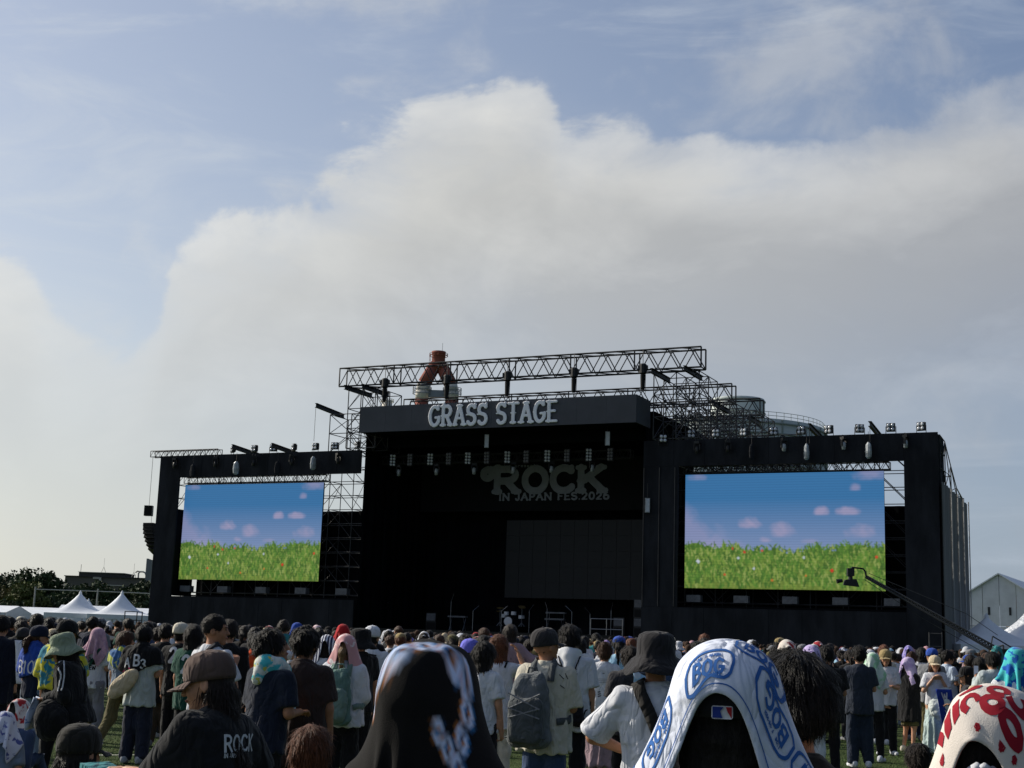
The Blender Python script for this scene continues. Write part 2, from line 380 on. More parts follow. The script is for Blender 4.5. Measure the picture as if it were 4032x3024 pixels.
# ------------------------------------------------------------------ strokes font (unit height, for signs and prints)
def arc(cx, cy, rx, ry, a0, a1, n=14):
    return [(cx+rx*math.cos(R(a0+(a1-a0)*i/n)), cy+ry*math.sin(R(a0+(a1-a0)*i/n))) for i in range(n+1)]
GLY = {  # width, strokes; serif flag per stroke end handled below
 'A': (.78, [[(.08, 0), (.39, 1)], [(.39, 1), (.70, 0)], [(.20, .34), (.58, .34)]]),
 'B': (.66, [[(.1, 0), (.1, 1)], [(.1, 1)]+arc(.36, .75, .22, .25, 90, -90)+[(.1, .5)], [(.1, .5)]+arc(.38, .25, .25, .25, 90, -90)+[(.1, 0)]]),
 'C': (.74, [arc(.40, .5, .32, .5, 48, 318, 22)]),
 'D': (.72, [[(.1, 0), (.1, 1)], [(.1, 1)]+arc(.32, .5, .32, .5, 90, -90)+[(.1, 0)]]),
 'E': (.62, [[(.1, 0), (.1, 1)], [(.1, 1), (.56, 1)], [(.1, .52), (.46, .52)], [(.1, 0), (.58, 0)]]),
 'F': (.60, [[(.1, 0), (.1, 1)], [(.1, 1), (.56, 1)], [(.1, .52), (.46, .52)]]),
 'G': (.78, [arc(.40, .5, .32, .5, 48, 330, 22)+[(.70, .42)], [(.46, .42), (.72, .42)]]),
 'I': (.28, [[(.14, 0), (.14, 1)]]),
 'J': (.50, [[(.38, 1), (.38, .25)]+arc(.22, .22, .16, .22, 0, -170)]),
 'K': (.74, [[(.1, 0), (.1, 1)], [(.64, 1), (.14, .42)], [(.30, .60), (.68, 0)]]),
 'M': (.92, [[(.1, 0), (.1, 1)], [(.1, 1), (.46, .2)], [(.46, .2), (.82, 1)], [(.82, 1), (.82, 0)]]),
 'N': (.78, [[(.1, 0), (.1, 1)], [(.1, 1), (.68, 0)], [(.68, 0), (.68, 1)]]),
 'O': (.78, [arc(.39, .5, .31, .5, 0, 360, 26)]),
 'P': (.64, [[(.1, 0), (.1, 1)], [(.1, 1)]+arc(.34, .73, .23, .27, 90, -90)+[(.1, .46)]]),
 'R': (.72, [[(.1, 0), (.1, 1)], [(.1, 1)]+arc(.36, .74, .23, .26, 90, -90)+[(.1, .48)], [(.34, .48), (.62, 0)]]),
 'S': (.64, [arc(.32, .76, .24, .24, 30, 270, 14)+arc(.32, .25, .25, .26, 90, -150, 14)]),
 'T': (.70, [[(.35, 0), (.35, 1)], [(.04, 1), (.66, 1)]]),
 'U': (.74, [[(.1, 1), (.1, .3)]+arc(.37, .3, .27, .3, 180, 360)+[(.64, 1)]]),
 'Y': (.70, [[(.04, 1), (.35, .5)], [(.66, 1), (.35, .5)], [(.35, .5), (.35, 0)]]),
 'L': (.58, [[(.1, 1), (.1, 0)], [(.1, 0), (.54, 0)]]), 'H': (.74, [[(.1, 0), (.1, 1)], [(.64, 0), (.64, 1)], [(.1, .5), (.64, .5)]]),
 'W': (1.0, [[(.05, 1), (.27, 0)], [(.27, 0), (.5, .8)], [(.5, .8), (.73, 0)], [(.73, 0), (.95, 1)]]),
 'X': (.7, [[(.06, 0), (.64, 1)], [(.06, 1), (.64, 0)]]), 'V': (.7, [[(.05, 1), (.35, 0)], [(.35, 0), (.65, 1)]]),
 '2': (.62, [arc(.31, .72, .22, .27, 165, -35, 12)+[(.10, .02)], [(.08, 0), (.56, 0)]]),
 '0': (.66, [arc(.33, .5, .24, .5, 0, 360, 24)]), '1': (.4, [[(.06, .8), (.2, 1), (.2, 0)]]),
 '6': (.66, [arc(.33, .3, .24, .3, 0, 360, 20), arc(.48, .36, .39, .64, 180, 100, 10)]),
 '9': (.66, [arc(.33, .7, .24, .3, 0, 360, 20), arc(.18, .64, .39, .64, 0, -80, 10)]),
 '3': (.6, [arc(.28, .75, .22, .25, 150, -90, 12)+arc(.28, .25, .24, .25, 90, -150, 12)]),
 '.': (.24, [[(.1, .0), (.12, .06)]]), "'": (.2, [[(.1, .8), (.1, 1)]]), ' ': (.42, []),
 'r': (.44, [[(.1, 0), (.1, .66)], arc(.3, .44, .2, .2, 160, 50, 6)]), 'o': (.58, [arc(.29, .32, .2, .32, 0, 360, 16)]),
 'c': (.54, [arc(.30, .32, .2, .32, 50, 310, 14)]), 'k': (.54, [[(.1, 0), (.1, 1)], [(.46, .66), (.12, .28)], [(.24, .38), (.48, 0)]]),
 'i': (.24, [[(.12, 0), (.12, .66)], [(.12, .84), (.12, .9)]]), 'n': (.56, [[(.1, 0), (.1, .66)], [(.1, .44)]+arc(.28, .44, .18, .22, 180, 0, 8)+[(.46, 0)]]),
 'p': (.58, [[(.1, -.3), (.1, .66)], arc(.3, .32, .2, .32, 0, 360, 16)]), 'e': (.56, [[(.1, .34), (.47, .34)]+arc(.29, .32, .2, .32, 0, 305, 14)]),
 's': (.48, [arc(.24, .48, .15, .17, 20, 270, 8)+arc(.24, .17, .16, .17, 90, -160, 8)]), 't': (.4, [[(.18, .95), (.18, 0)], [(.04, .66), (.36, .66)]]),
}
def text_strokes(s, track=0.06):
    out = []; x = 0.0
    for ch in s:
        w, st = GLY[ch]
        out.append((ch, x, [[(px+x, py) for px, py in k] for k in st])); x += w+track
    return out, x-track
def resample(pl, step):
    pl = np.asarray(pl, float)
    if len(pl) < 2: return pl
    seg = np.linalg.norm(np.diff(pl, axis=0), axis=1); s = np.concatenate([[0], np.cumsum(seg)])
    n = max(2, int(math.ceil(s[-1]/step))+1); t = np.linspace(0, s[-1], n)
    return np.stack([np.interp(t, s, pl[:, i]) for i in range(pl.shape[1])], 1)
def ribbon(pl, th, step):
    """flat ribbon quads along a polyline: 2-D vertices and faces"""
    p = resample(pl, step); n = len(p)
    t = np.gradient(p, axis=0); t /= np.linalg.norm(t, axis=1)[:, None]+1e-9
    nn = np.stack([-t[:, 1], t[:, 0]], 1)
    closed = np.linalg.norm(p[0]-p[-1]) < 1e-6
    if closed: nn[0] = nn[-1] = (nn[0]+nn[-1])/2
    else: p[0] -= t[0]*th*.45; p[-1] += t[-1]*th*.45
    V = np.concatenate([p-nn*th/2, p+nn*th/2]); Fc = np.array([(i, i+1, n+i+1, n+i) for i in range(n-1)])
    return V, Fc

def d_seg(P, a, b):
    ba = np.subtract(b, a); h = np.clip(((P-a)@ba)/(ba@ba+1e-9), 0, 1)
    return np.linalg.norm(P-a-h[:, None]*ba, axis=1)
def d_poly(P, pl):
    d = np.full(len(P), 9.0)
    for a, b in zip(pl[:-1], pl[1:]): d = np.minimum(d, d_seg(P, np.array(a), np.array(b)))
    return d
def letter_sdf(strokes, th, serif=0.0, tuscan=0.0):
    """thick strokes, slab serifs at the ends of straight strokes, a small spur at mid-height"""
    segs = []
    for pl in strokes:
        if len(pl) == 2 and abs(pl[0][1]-pl[1][1]) > .3:
            if serif:
                for (x, y) in pl: segs.append((((x-serif, y), (x+serif, y)), th*.34))
            if tuscan and abs(pl[0][0]-pl[1][0]) < .02:
                x = pl[0][0]; segs.append((((x-tuscan, .5), (x+tuscan, .5)), th*.16))
        elif len(pl) > 6 and (serif or tuscan):
            x, y = pl[0]; segs.append((((x, y), (x+.02, y+.16 if y > .5 else y-.14)), th*.36))
            if tuscan:
                xs = min(q[0] for q in pl); segs.append((((xs-tuscan*.6, .5), (xs+.05, .5)), th*.2))
    def fn(P):
        d = np.full(len(P), 9.0)
        for pl in strokes:
            k = .36 if (len(pl) == 2 and abs(pl[0][1]-pl[1][1]) < .1) else .5
            d = np.minimum(d, d_poly(P, pl)-th*k)
        for (a, b), w in segs: d = np.minimum(d, d_seg(P, np.array(a), np.array(b))-w)
        return d
    return fn
def letter_mesh(name, fn2, x0, x1, size, thick, slant=0.0, h=0.04, y0=-.15, y1=1.15):
    """solid letter: cells of the 2-D shape, contoured and extruded"""
    pad = .16; fn = lambda P: np.maximum(fn2(np.stack([P[:, 0]/size-P[:, 2]/size*slant, P[:, 2]/size], 1))*size, np.abs(P[:, 1])-thick/2)
    lo = np.array([(x0-pad)*size, -thick, y0*size]); hi = np.array([(x1+pad+abs(slant))*size, thick, y1*size])
    V, Fc = sdf_mesh(fn, lo, hi, h)
    return mesh(name, V, Fc, False)

# ------------------------------------------------------------------ ground
def build_ground():
    m = bpy.data.materials.new('turf'); m.use_nodes = True
    t = NT(m.node_tree); b = t.n['Principled BSDF']
    oc = t.node('ShaderNodeTexCoord').outputs['Object']
    n1 = t.noise(oc, 0.35, 5, 0.6); n2 = t.noise(oc, 9.0, 6, 0.7); n3 = t.noise(oc, 120.0, 3, 0.7)
    c = t.mix(t.step(n1, .35, .65), lin((50, 68, 36)), lin((72, 88, 50)))
    c = t.mix(t.math('MULTIPLY', t.step(n2, .40, .70), .55), c, lin((96, 98, 60)))
    c = t.mix(t.math('MULTIPLY', t.step(n3, .45, .65), .5), c, lin((30, 44, 22)))
    t.l.new(c, b.inputs['Base Color']); b.inputs['Roughness'].default_value = .95; b.inputs['Specular IOR Level'].default_value = .1
    bn = t.node('ShaderNodeBump', {'Strength': .8, 'Distance': .03, 'Height': n3}); t.l.new(bn.outputs[0], b.inputs['Normal'])
    me = mesh('ground', [(-6000, -2000, 0), (6000, -2000, 0), (6000, 9000, 0), (-6000, 9000, 0)], [(0, 1, 2, 3)])
    tag(link('ground', me, m), kind='structure')
    wl = mat('line_paint', (170, 172, 160), .9, .35, 9.0)
    q = MB(); a = at(300, 2450, 17.3); b_ = at(1500, 2450, 19.2)
    dv = (b_-a); dv[2] = 0; dv /= np.linalg.norm(dv); nv = np.array([-dv[1], dv[0], 0])*.05; a[2] = b_[2] = .004
    q.quad(a-nv, b_-nv, b_+nv, a+nv)
    tag(q.build('pitch_line', wl), kind='structure')
    # short turf standing where the grass is seen between the legs
    n = 52000; d = RNG.uniform(14.3, 25, n); x = RNG.uniform(-.40, .40, n)*d
    hgt = RNG.uniform(.012, .04, n); an = RNG.uniform(0, 6.28, n); w = .004
    base = np.stack([x, d, np.zeros(n)], 1); e = np.stack([np.cos(an)*w, np.sin(an)*w, np.zeros(n)], 1)
    tip = base+np.stack([RNG.normal(0, .012, n), RNG.normal(0, .012, n), hgt], 1)
    V = np.stack([base-e, base+e, tip], 1).reshape(-1, 3)
    tag(link('grass', mesh('grass', V, np.arange(n*3).reshape(-1, 3)), mat('grass_blade', (78, 104, 52), .8, .4, 3.0)), 'short green turf growing between the feet of the crowd', 'grass', kind='stuff')
build_ground()

# ------------------------------------------------------------------ stage
K_CLOTH = mat('black_cloth', (36, 38, 43), .95, .35, .45, 1.0, 1.6, spec=.12, stretch=(2.2, 2.2, .7))
K_DARK = mat('black_drape', (16, 18, 21), .97, .25, .5, spec=.05)
K_STEEL = mat('dark_steel', (30, 31, 34), .55, .3, 4.0, metal=.0, spec=.4)
K_GALV = mat('scaffold_steel', (48, 49, 52), .5, .3, 3.0, spec=.45)
K_BODY = mat('black_housing', (22, 23, 25), .5, .2, 9.0, spec=.4)
K_LENS = mat('lamp_lens', (196, 200, 206), .15, .1, 9.0, spec=.8)
K_WRAP = mat('plastic_wrap', (150, 156, 160), .25, .3, 4.0, .5, 12.0, spec=.6)
K_SIGN = mat('sign_board', (74, 76, 82), .8, .08, .8)
K_LETTER = mat('letter_white', (232, 234, 240), .7, .06, 2.0)
K_PRINT = mat('backdrop_print', (140, 144, 154), .9, .08, 2.0)
K_GREYBOX = mat('grey_case', (96, 98, 102), .7, .2, 5.0)

def sbox(name, u, w, z, m, parent=None, label=None, cat=None, group=None, kind=None):
    """box given by ranges in stage coordinates"""
    q = MB(); c = [(u[0]+u[1])/2, (w[0]+w[1])/2, (z[0]+z[1])/2]
    q.hexa([sp(uu, ww, zz) for zz in z for uu, ww in ((u[0], w[0]), (u[1], w[0]), (u[1], w[1]), (u[0], w[1]))])
    return tag(q.build(name, m, parent), label, cat, group, kind)
def drape(name, u, w, z, m, parent=None, folds=40, amp=.05, dirw=False, nz=3, **kw):
    """hanging cloth with vertical folds along u (or along w when dirw), real thickness"""
    n = folds*6; V = []; a0, a1 = w if dirw else u; fix = u if dirw else w
    for side in (0, 1):
        for j in range(nz):
            zz = z[0]+(z[1]-z[0])*j/(nz-1)
            for i in range(n+1):
                s = a0+(a1-a0)*i/n; ph = i/6*2*math.pi*.5
                o = amp*math.sin(ph+.6*math.sin(i*.37))*(1.0-.25*j/(nz-1))+side*.03
                V.append(sp(fix+o, s, zz) if dirw else sp(s, fix+o, zz))
    N = n+1; Fc = []
    for side in (0, 1):
        b = side*nz*N
        for j in range(nz-1):
            for i in range(n):
                f = (b+j*N+i, b+j*N+i+1, b+(j+1)*N+i+1, b+(j+1)*N+i); Fc.append(f if side == 0 else f[::-1])
    o = link(name, mesh(name, V, Fc, True), m, parent); return tag(o, **kw)

DECK = 1.85
def build_stage():
    st = empty('festival_stage', tuple(sp(-.7, 3, 0)), STAGE_ROT, 'deep black open festival stage under the dark sign between two video screens', 'stage')
    inv = st.matrix_world.inverted() if False else None
    bpy.context.view_layer.update()
    def fix(o): o.matrix_parent_inverse = st.matrix_world.inverted(); return o
    P = lambda *a, **k: fix(sbox(*a, parent=st, **k))
    P('deck', (-10.2, 8.85), (-1.0, 12), (DECK-.22, DECK), mat('deck_ply', (26, 26, 27), .8, .2))
    P('deck_skirt', (-10.2, 8.85), (-1.02, -.9), (0, DECK-.23), K_DARK)
    fix(drape('back_drape', (-10.3, 8.95), 9.0, (DECK, 14.92), K_DARK, st, folds=44, amp=.08))
    fix(drape('side_drape', -10.32, (-.2, 9.0), (0, 14.92), K_DARK, st, folds=18, amp=.06, dirw=True))
    fix(drape('side_drape', 8.98, (-.2, 9.0), (0, 14.92), K_DARK, st, folds=18, amp=.06, dirw=True))
    P('roof', (-10.6, 9.3), (.5, 12.2), (14.9, 15.15), K_DARK)
    P('ceiling_border', (-10.3, 8.95), (1.0, 1.08), (13.5, 14.85), K_DARK)
    bd = P('backdrop', (-10.1, 8.7), (7.08, 7.16), (9.9, 13.4), mat('backdrop_cloth', (20, 21, 24), .95, .15))
    # riser steps across the deck
    P('riser', (-5.2, -1.0), (4.2, 6.6), (DECK+.002, DECK+.4), K_DARK); P('riser', (1.4, 5.4), (4.4, 6.6), (DECK+.002, DECK+.4), K_DARK)
    # off video wall at the back of the stage: panels with fine joints
    u0, u1, z0, z1 = -3.5, 6.4, 4.15, 9.3; nu, nz = 10, 5
    vm = mat('screen_off', (15, 17, 21), .6, .06, 1.0, spec=.4)
    vw = fix(sbox('video_wall', (u0, u1), (7.32, 7.40), (z0, z1), K_BODY, parent=st))
    pm = None
    for i in range(nu):
        for j in range(nz):
            a = u0+(u1-u0)*i/nu; b = u0+(u1-u0)*(i+1)/nu; c = z0+(z1-z0)*j/nz; d = z0+(z1-z0)*(j+1)/nz
            q = MB(); g = .008
            q.hexa([sp(uu, ww, zz) for zz in (c+g, d-g) for uu, ww in ((a+g, 7.27), (b-g, 7.27), (b-g, 7.31), (a+g, 7.31))])
            fix(q.build('panel', vm, st))
    # print on the backdrop: a curl and letters
    def put(me, u, z, w=7.05, m=K_PRINT):
        o = link('print_letter', me, m, st); o.matrix_world = Matrix.Translation(Vector(sp(u, w, z))) @ Matrix.Rotation(STAGE_ROT, 4, 'Z'); return o
    cap = 1.52
    x = -4.5
    for ch, wd in (('R', 2.15), ('O', 2.05), ('C', 1.95), ('K', 2.1)):
        gw, stv = GLY[ch]; k = wd/cap/gw*.93
        s2 = [[(px*k, py) for px, py in pl] for pl in stv]
        if ch == 'R': s2.append([(.12, .96), (-.1, .98)]+arc(-.30, .80, .22, .19, 60, 330, 12))
        fn = letter_sdf(s2, .34, .16)
        put(letter_mesh('print_letter', fn, -.6 if ch == 'R' else 0, gw*k, cap, .03, .0 if ch != 'R' else 0, .035), x, 11.22); x += wd
    def line(s, u0, u1, z, size, th, serif, h):
        tx, W = text_strokes(s, .10); k = (u1-u0)/(W*size)
        for ch, x0, stv in tx:
            if not stv: continue
            s2 = [[((px-x0)*k, py) for px, py in pl] for pl in stv]
            put(letter_mesh('print_letter', letter_sdf(s2, th, serif), 0, GLY[ch][0]*k, size, .03, 0, h, y0=-.45), u0+x0*size*k, z)
    line('IN JAPAN FES.2026', -4.05, 3.95, 10.64, .44, .31, .12, .022)
    line("rockin'on presents", -5.05, -1.2, 12.86, .19, .2, .06, .012)
build_stage()

def build_sign():
    u0, u1, z0, z1 = -9.72, 9.06, 14.11, 15.76
    s = empty('stage_sign', tuple(sp(-.33, -2, 14.1)), STAGE_ROT, 'long dark grey sign box with pale GRASS STAGE lettering above the stage', 'sign')
    bpy.context.view_layer.update(); inv = s.matrix_world.inverted()
    def fix(o): o.matrix_parent_inverse = inv; return o
    # face panels with joints, plus the box returns
    n = 10
    for i in range(n):
        a = u0+(u1-u0)*i/n; b = u0+(u1-u0)*(i+1)/n
        fix(sbox('face_panel', (a+.004, b-.004), (-2.06, -2.0), (z0, z1), K_SIGN, s))
    fix(sbox('side_panel', (u1-.06, u1), (-1.99, .4), (z0, z1), K_SIGN, s)); fix(sbox('side_panel', (u0, u0+.06), (-1.99, .4), (z0, z1), K_SIGN, s))
    fix(sbox('box_back', (u0+.07, u1-.07), (-1.97, .38), (z0+.05, z0+.15), K_DARK, s))
    fix(sbox('box_back', (u0+.07, u1-.07), (.3, .38), (z0+.16, z1-.05), K_DARK, s))
    size = 1.18; tx, W = text_strokes('GRASS STAGE', .10); ua, ub = st_uz(1693, 1650, -2)[0], st_uz(2197, 1630, -2)[0]; k = (ub-ua)/(W*size)
    cache = {}
    for ch, x0, stv in tx:
        if not stv: continue
        if ch not in cache:
            s2 = [[((px-x0)*k, py) for px, py in pl] for pl in stv]
            cache[ch] = letter_mesh('letter', letter_sdf(s2, .195, .125, .14), 0, GLY[ch][0]*k, size, .10, 0, .025)
        o = link('letter', cache[ch], K_LETTER, s)
        o.matrix_world = Matrix.Translation(Vector(sp(ua+x0*size*k, -2.13, 14.36))) @ Matrix.Rotation(STAGE_ROT, 4, 'Z')
build_sign()

def build_wings():
    for nm, u, pil, opn, scr, lab in (('left', (-26.72, -10.36), (-26.72, -24.95), (-24.95, -10.36), (-24.86, -13.5), 'left'),
                                      ('right', (9.03, 25.78), (23.97, 25.78), (9.03, 23.97), (11.43, 22.79), 'right')):
        far = nm == 'left'
        lab1 = 'black cloth frame masking round the video screen beside the ' + ('peaked tents at the tree side' if far else 'grey pleated curtain and white hall')
        wg = empty('screen_surround', tuple(sp((u[0]+u[1])/2, -.5, 0)), STAGE_ROT, lab1, 'stage wing', 'wings either side of the stage')
        bpy.context.view_layer.update(); inv = wg.matrix_world.inverted()
        def fix(o): o.matrix_parent_inverse = inv; return o
        # cloth panels about 1.8 m wide, each its own sheet with a small step at the seams
        def strip(a, b, z0, z1, name, step=1.83):
            n = max(1, int(round((b-a)/step)))
            for i in range(n):
                o_ = .012*((i*7) % 3)
                fix(sbox(name, (a+(b-a)*i/n, a+(b-a)*(i+1)/n-.01), (-.62+o_, -.5), (z0, z1), K_CLOTH, wg))
        strip(*pil, 0, 13.2, 'pillar_cloth')
        fix(sbox('pillar_side', ((pil[1]-.05), pil[1]-.002) if far else (pil[0]+.002, pil[0]+.05), (-.49, 1.6), (3.6, 11.6 if not far else 9.5), K_DARK, wg))
        if not far: fix(sbox('pillar_side', (25.72, 25.776), (-.49, 1.5), (0, 13.1), K_CLOTH, wg))
        strip(opn[0], opn[1], 11.68, 13.2, 'beam_cloth'); strip(opn[0], opn[1], 0, 3.56, 'base_cloth')
        fix(drape('backing_drape', (opn[0]-.4, opn[1]+.2), 2.6, (0, 9.55), K_DARK, wg, folds=36, amp=.05))
        if not far:
            strip(9.03, 11.2, 3.57, 11.67, 'scrim_cloth', 1.1)
            for k in range(3): fix(MB().bar(sp(9.1+k*.95, -.68, 3.6), sp(9.1+k*.95, -.68, 11.6), .025).build('scaffold_tube', K_GALV, wg))
        # scaffold behind: posts, ledgers, diagonals
        for wi in (.9, 2.3):
            q = MB(); us = np.arange(u[0]+.3, u[1], 1.83)
            for uu in us: q.bar(sp(uu, wi, 0), sp(uu, wi, 13.1), .03, 5)
            q2 = MB()
            for zz in np.arange(3.9, 13.2, .93): q2.bar(sp(u[0]+.2, wi, zz), sp(u[1]-.1, wi, zz), .026, 5)
            q3 = MB()
            for k, uu in enumerate(us[:-1]):
                for zz in np.arange(3.9, 12.5, 1.86):
                    a, b = (uu, uu+1.83) if (k+int(zz)) % 2 else (uu+1.83, uu)
                    q3.bar(sp(a, wi, zz), sp(b, wi, min(zz+1.86, 13.1)), .024, 4)
            fix(q.build('scaffold_post', K_GALV, wg)); fix(q2.build('scaffold_ledger', K_GALV, wg)); fix(q3.build('scaffold_brace', K_GALV, wg))
        q = MB()
        for uu in np.arange(u[0]+.3, u[1], 1.83):
            for zz in np.arange(9.5, 13.1, .93): q.bar(sp(uu, .9, zz), sp(uu, 2.3, zz), .024)
            q.bar(sp(uu, .9, 9.5), sp(uu, 2.3, 11.4), .022)
        fix(q.build('scaffold_transom', K_GALV, wg))
        # grey cases on a shelf under the screen
        n = 5
        for i in range(n):
            uu = scr[0]+.5+(scr[1]-scr[0]+ (1.2 if far else -.2))*i/(n-1)
            bx = fix(sbox('fill_speaker', (uu-.42, uu+.42), (.1, .55), (3.9, 4.3), K_GREYBOX, wg))
        fix(sbox('shelf', (opn[0]+.05, opn[1]-.05), (.0, .7), (3.60, 3.68), K_DARK, wg))
build_wings()

# ------------------------------------------------------------------ video screens: lit cells
def screen_picture(nx=236, ny=134):
    rg = np.random.default_rng(3)
    X, Y = np.meshgrid((np.arange(nx)+.5)/nx, (np.arange(ny)+.5)/ny)      # Y up
    def c(*a): return np.array(lin(a))
    sky = c(38, 108, 168)[None, None]*(1-0)+np.zeros((ny, nx, 3))
    t = np.clip((Y-.36)/.42, 0, 1)[..., None]
    sky = c(130, 152, 194)*(1-t)+c(62, 122, 176)*t
    P = np.stack([X.ravel(), Y.ravel()*.56, 0*X.ravel()], 1)
    nz_ = (wob(P, 22, 1)*.5+wob(P, 55, 2)*.3+wob(P, 120, 5)*.2).reshape(ny, nx)
    img = sky
    def cloud(cx, cy, rx, ry, s=1.0, col=(182, 170, 202)):
        nonlocal img
        base = ((X-cx)/rx)**2+((Y-cy)/ry)**2
        d = 1-base+nz_*.75
        flat = np.clip((Y-(cy-ry*.55))/(ry*.25), 0, 1)
        m = np.clip(d*1.1, 0, 1)*flat*s
        img = img*(1-m[..., None])+c(*col)*m[..., None]
    cloud(.34, .56, .075, .085, .75); cloud(.50, .49, .08, .10, .6); cloud(.695, .66, .05, .06, .75); cloud(.83, .655, .075, .05, .7); cloud(.89, .48, .09, .09, .55)
    cloud(.86, .86, .035, .05, .5); cloud(.94, .965, .10, .09, .5); cloud(.42, .42, .04, .04, .6); cloud(.64, .41, .05, .035, .4); cloud(.06, .97, .06, .05, .35)
    m = np.clip((.80-Y-X*1.75+nz_*.09)*7, 0, 1)*np.clip((.62+.25*X-abs(Y-.6)), 0, 1)
    img = img*(1-.8*m[..., None])+c(170, 162, 200)*.8*m[..., None]
    m = np.clip((.58-Y-abs(X-.17)*1.3+nz_*.1)*6, 0, 1)*.55
    img = img*(1-m[..., None])+c(170, 166, 204)*m[..., None]
    # meadow: many painted blades
    hgt = .335+.035*np.sin(X[0]*7+1.1)*.6+.05*(abs(X[0]-.5)**1.3)+.02*np.sin(X[0]*31)
    g = Y < hgt[None]
    gn = wob(P, 95, 7).reshape(ny, nx)*.5+wob(P*np.array([1.6, .8, 1]), 150, 9).reshape(ny, nx)*.5
    gg = np.clip(.5+gn*.55, 0, 1)[..., None]
    depth = np.clip(Y/.36, 0, 1)[..., None]
    grass = (c(76, 104, 40)*(1-gg)+c(140, 160, 74)*gg)*(1-.55*depth)+(c(52, 106, 36)*(1-gg)+c(110, 152, 58)*gg)*.55*depth
    img = np.where(g[..., None], grass, img)
    pal = [c(74, 114, 46), c(98, 140, 56), c(128, 156, 68), c(150, 168, 90), c(72, 106, 44), c(88, 130, 52)]
    for k in range(1700):
        x = rg.random(); y0 = rg.random()**.8*.36; L = rg.uniform(.02, .075)*(1.25-y0); ang = rg.normal(0, .45); col = pal[rg.integers(6)]
        if y0+L > np.interp(x, X[0], hgt)+.06: continue
        for s in np.linspace(0, 1, int(L*ny*1.6)+2):
            j = int((y0+L*s)*ny); i = int((x+math.sin(ang)*L*.56*s*s)*nx)
            if 0 <= i < nx and 0 <= j < ny:
                img[j, i] = col
                if s < .5 and i+1 < nx: img[j, i+1] = col
    for fx, fy, r, col in ((.745, .165, .011, (214, 60, 40)), (.31, .315, .009, (206, 70, 50)), (.25, .345, .008, (200, 70, 56)), (.96, .28, .009, (214, 80, 50)), (.21, .12, .009, (205, 90, 50)),
                          (.07, .235, .013, (205, 214, 226)), (.28, .265, .01, (200, 210, 220)), (.36, .175, .009, (196, 206, 214)), (.61, .27, .009, (196, 206, 214)), (.45, .075, .009, (206, 120, 50)), (.4, .33, .008, (206, 90, 80)), (.62, .12, .006, (220, 130, 60))):
        m = ((X-fx)**2+((Y-fy)*.56)**2) < (r*.72)**2; img[m] = c(*col)
    k = np.pad(img, ((1, 1), (1, 1), (0, 0)), mode='edge'); img = (k[1:-1, 1:-1]*3+k[:-2, 1:-1]+k[2:, 1:-1]+k[1:-1, :-2]+k[1:-1, 2:])/7
    # faint scan rows of the modules
    img = img*(1-.10*((np.arange(ny) % 3) == 0))[:, None, None]
    return img
def build_screens():
    img = screen_picture(); ny, nx = img.shape[:2]
    for u0, u1, z0, z1, lab in ((-24.86, -13.5, 4.72, 11.2, 'lit video screen with meadow and sky picture, the smaller-looking one beside the peaked tents'),
                                (11.43, 22.79, 4.68, 11.22, 'lit video screen with meadow and sky picture behind the camera crane')):
        s = empty('video_screen', tuple(sp((u0+u1)/2, 0, z0)), STAGE_ROT, lab, 'video screen', 'video screens in the stage wings')
        bpy.context.view_layer.update(); inv = s.matrix_world.inverted()
        # display of lit cells
        gu = np.linspace(u0, u1, nx+1); gz = np.linspace(z0, z1, ny+1)
        UU, ZZ = np.meshgrid(gu, gz)
        V = SO+UU[..., None]*SU+0*SW+ZZ[..., None]*np.array([0, 0, 1.0])+SW*(-.02)
        I = np.arange((nx+1)*(ny+1)).reshape(ny+1, nx+1)
        Fc = np.stack([I[:-1, :-1], I[:-1, 1:], I[1:, 1:], I[1:, :-1]], -1).reshape(-1, 4)
        me = mesh('display', V.reshape(-1, 3), Fc)
        a = me.color_attributes.new('Col', 'FLOAT_COLOR', 'CORNER')
        C4 = np.concatenate([img.reshape(-1, 3), np.ones((nx*ny, 1))], 1).astype(np.float32)
        a.data.foreach_set('color', np.repeat(C4, 4, 0).ravel())
        o = link('display', me, attr_mat('led_display', .4, True), s); o.matrix_parent_inverse = inv
        # cabinet backs in a grid
        cab = mat('led_cabinet', (20, 20, 22), .6, .2)
        n, mm = 12, 7
        for i in range(n):
            for j in range(mm):
                a0, a1 = u0+(u1-u0)*i/n, u0+(u1-u0)*(i+1)/n; b0, b1 = z0+(z1-z0)*j/mm, z0+(z1-z0)*(j+1)/mm
                q = MB(); q.hexa([sp(x, w, z) for z in (b0+.004, b1-.004) for x, w in ((a0+.004, 0), (a1-.004, 0), (a1-.004, .12), (a0+.004, .12))])
                q.build('cabinet', cab, s).matrix_parent_inverse = inv
build_screens()

# ------------------------------------------------------------------ trusses and scaffold of the roof
def wtr(name, u0, u1, w, z, hgt, wid, panel, r, label, group, tri=False): return truss(name, sp(u0, w, z), sp(u1, w, z), hgt, wid, panel, r, K_STEEL, SW, label, group, tri)
GT = 'trusses of the stage roof'
wtr('roof_truss', -11.8, 12.78, -1.5, 17.3, 1.2, .9, 1.35, .055, 'topmost long steel roof truss with hoist motors hanging, against the sky', GT)
wtr('roof_truss', -10.5, 12.78, 4.8, 16.3, 1.15, .9, 1.35, .05, 'second steel roof truss, just above the top edge of the sign', GT)
wtr('roof_truss', -10.5, 12.78, 11.4, 16.5, 1.15, .9, 1.35, .05, 'rearmost steel roof truss, ending in front of the storage tank', GT)
wtr('screen_truss', -24.95, -13.3, -.1, 11.32, .42, .42, .5, .028, 'thin truss above the video screen beside the peaked tents', 'trusses above the screens')
wtr('screen_truss', 11.3, 23.1, -.1, 11.30, .42, .42, .5, .028, 'thin truss above the video screen behind the camera crane', 'trusses above the screens')
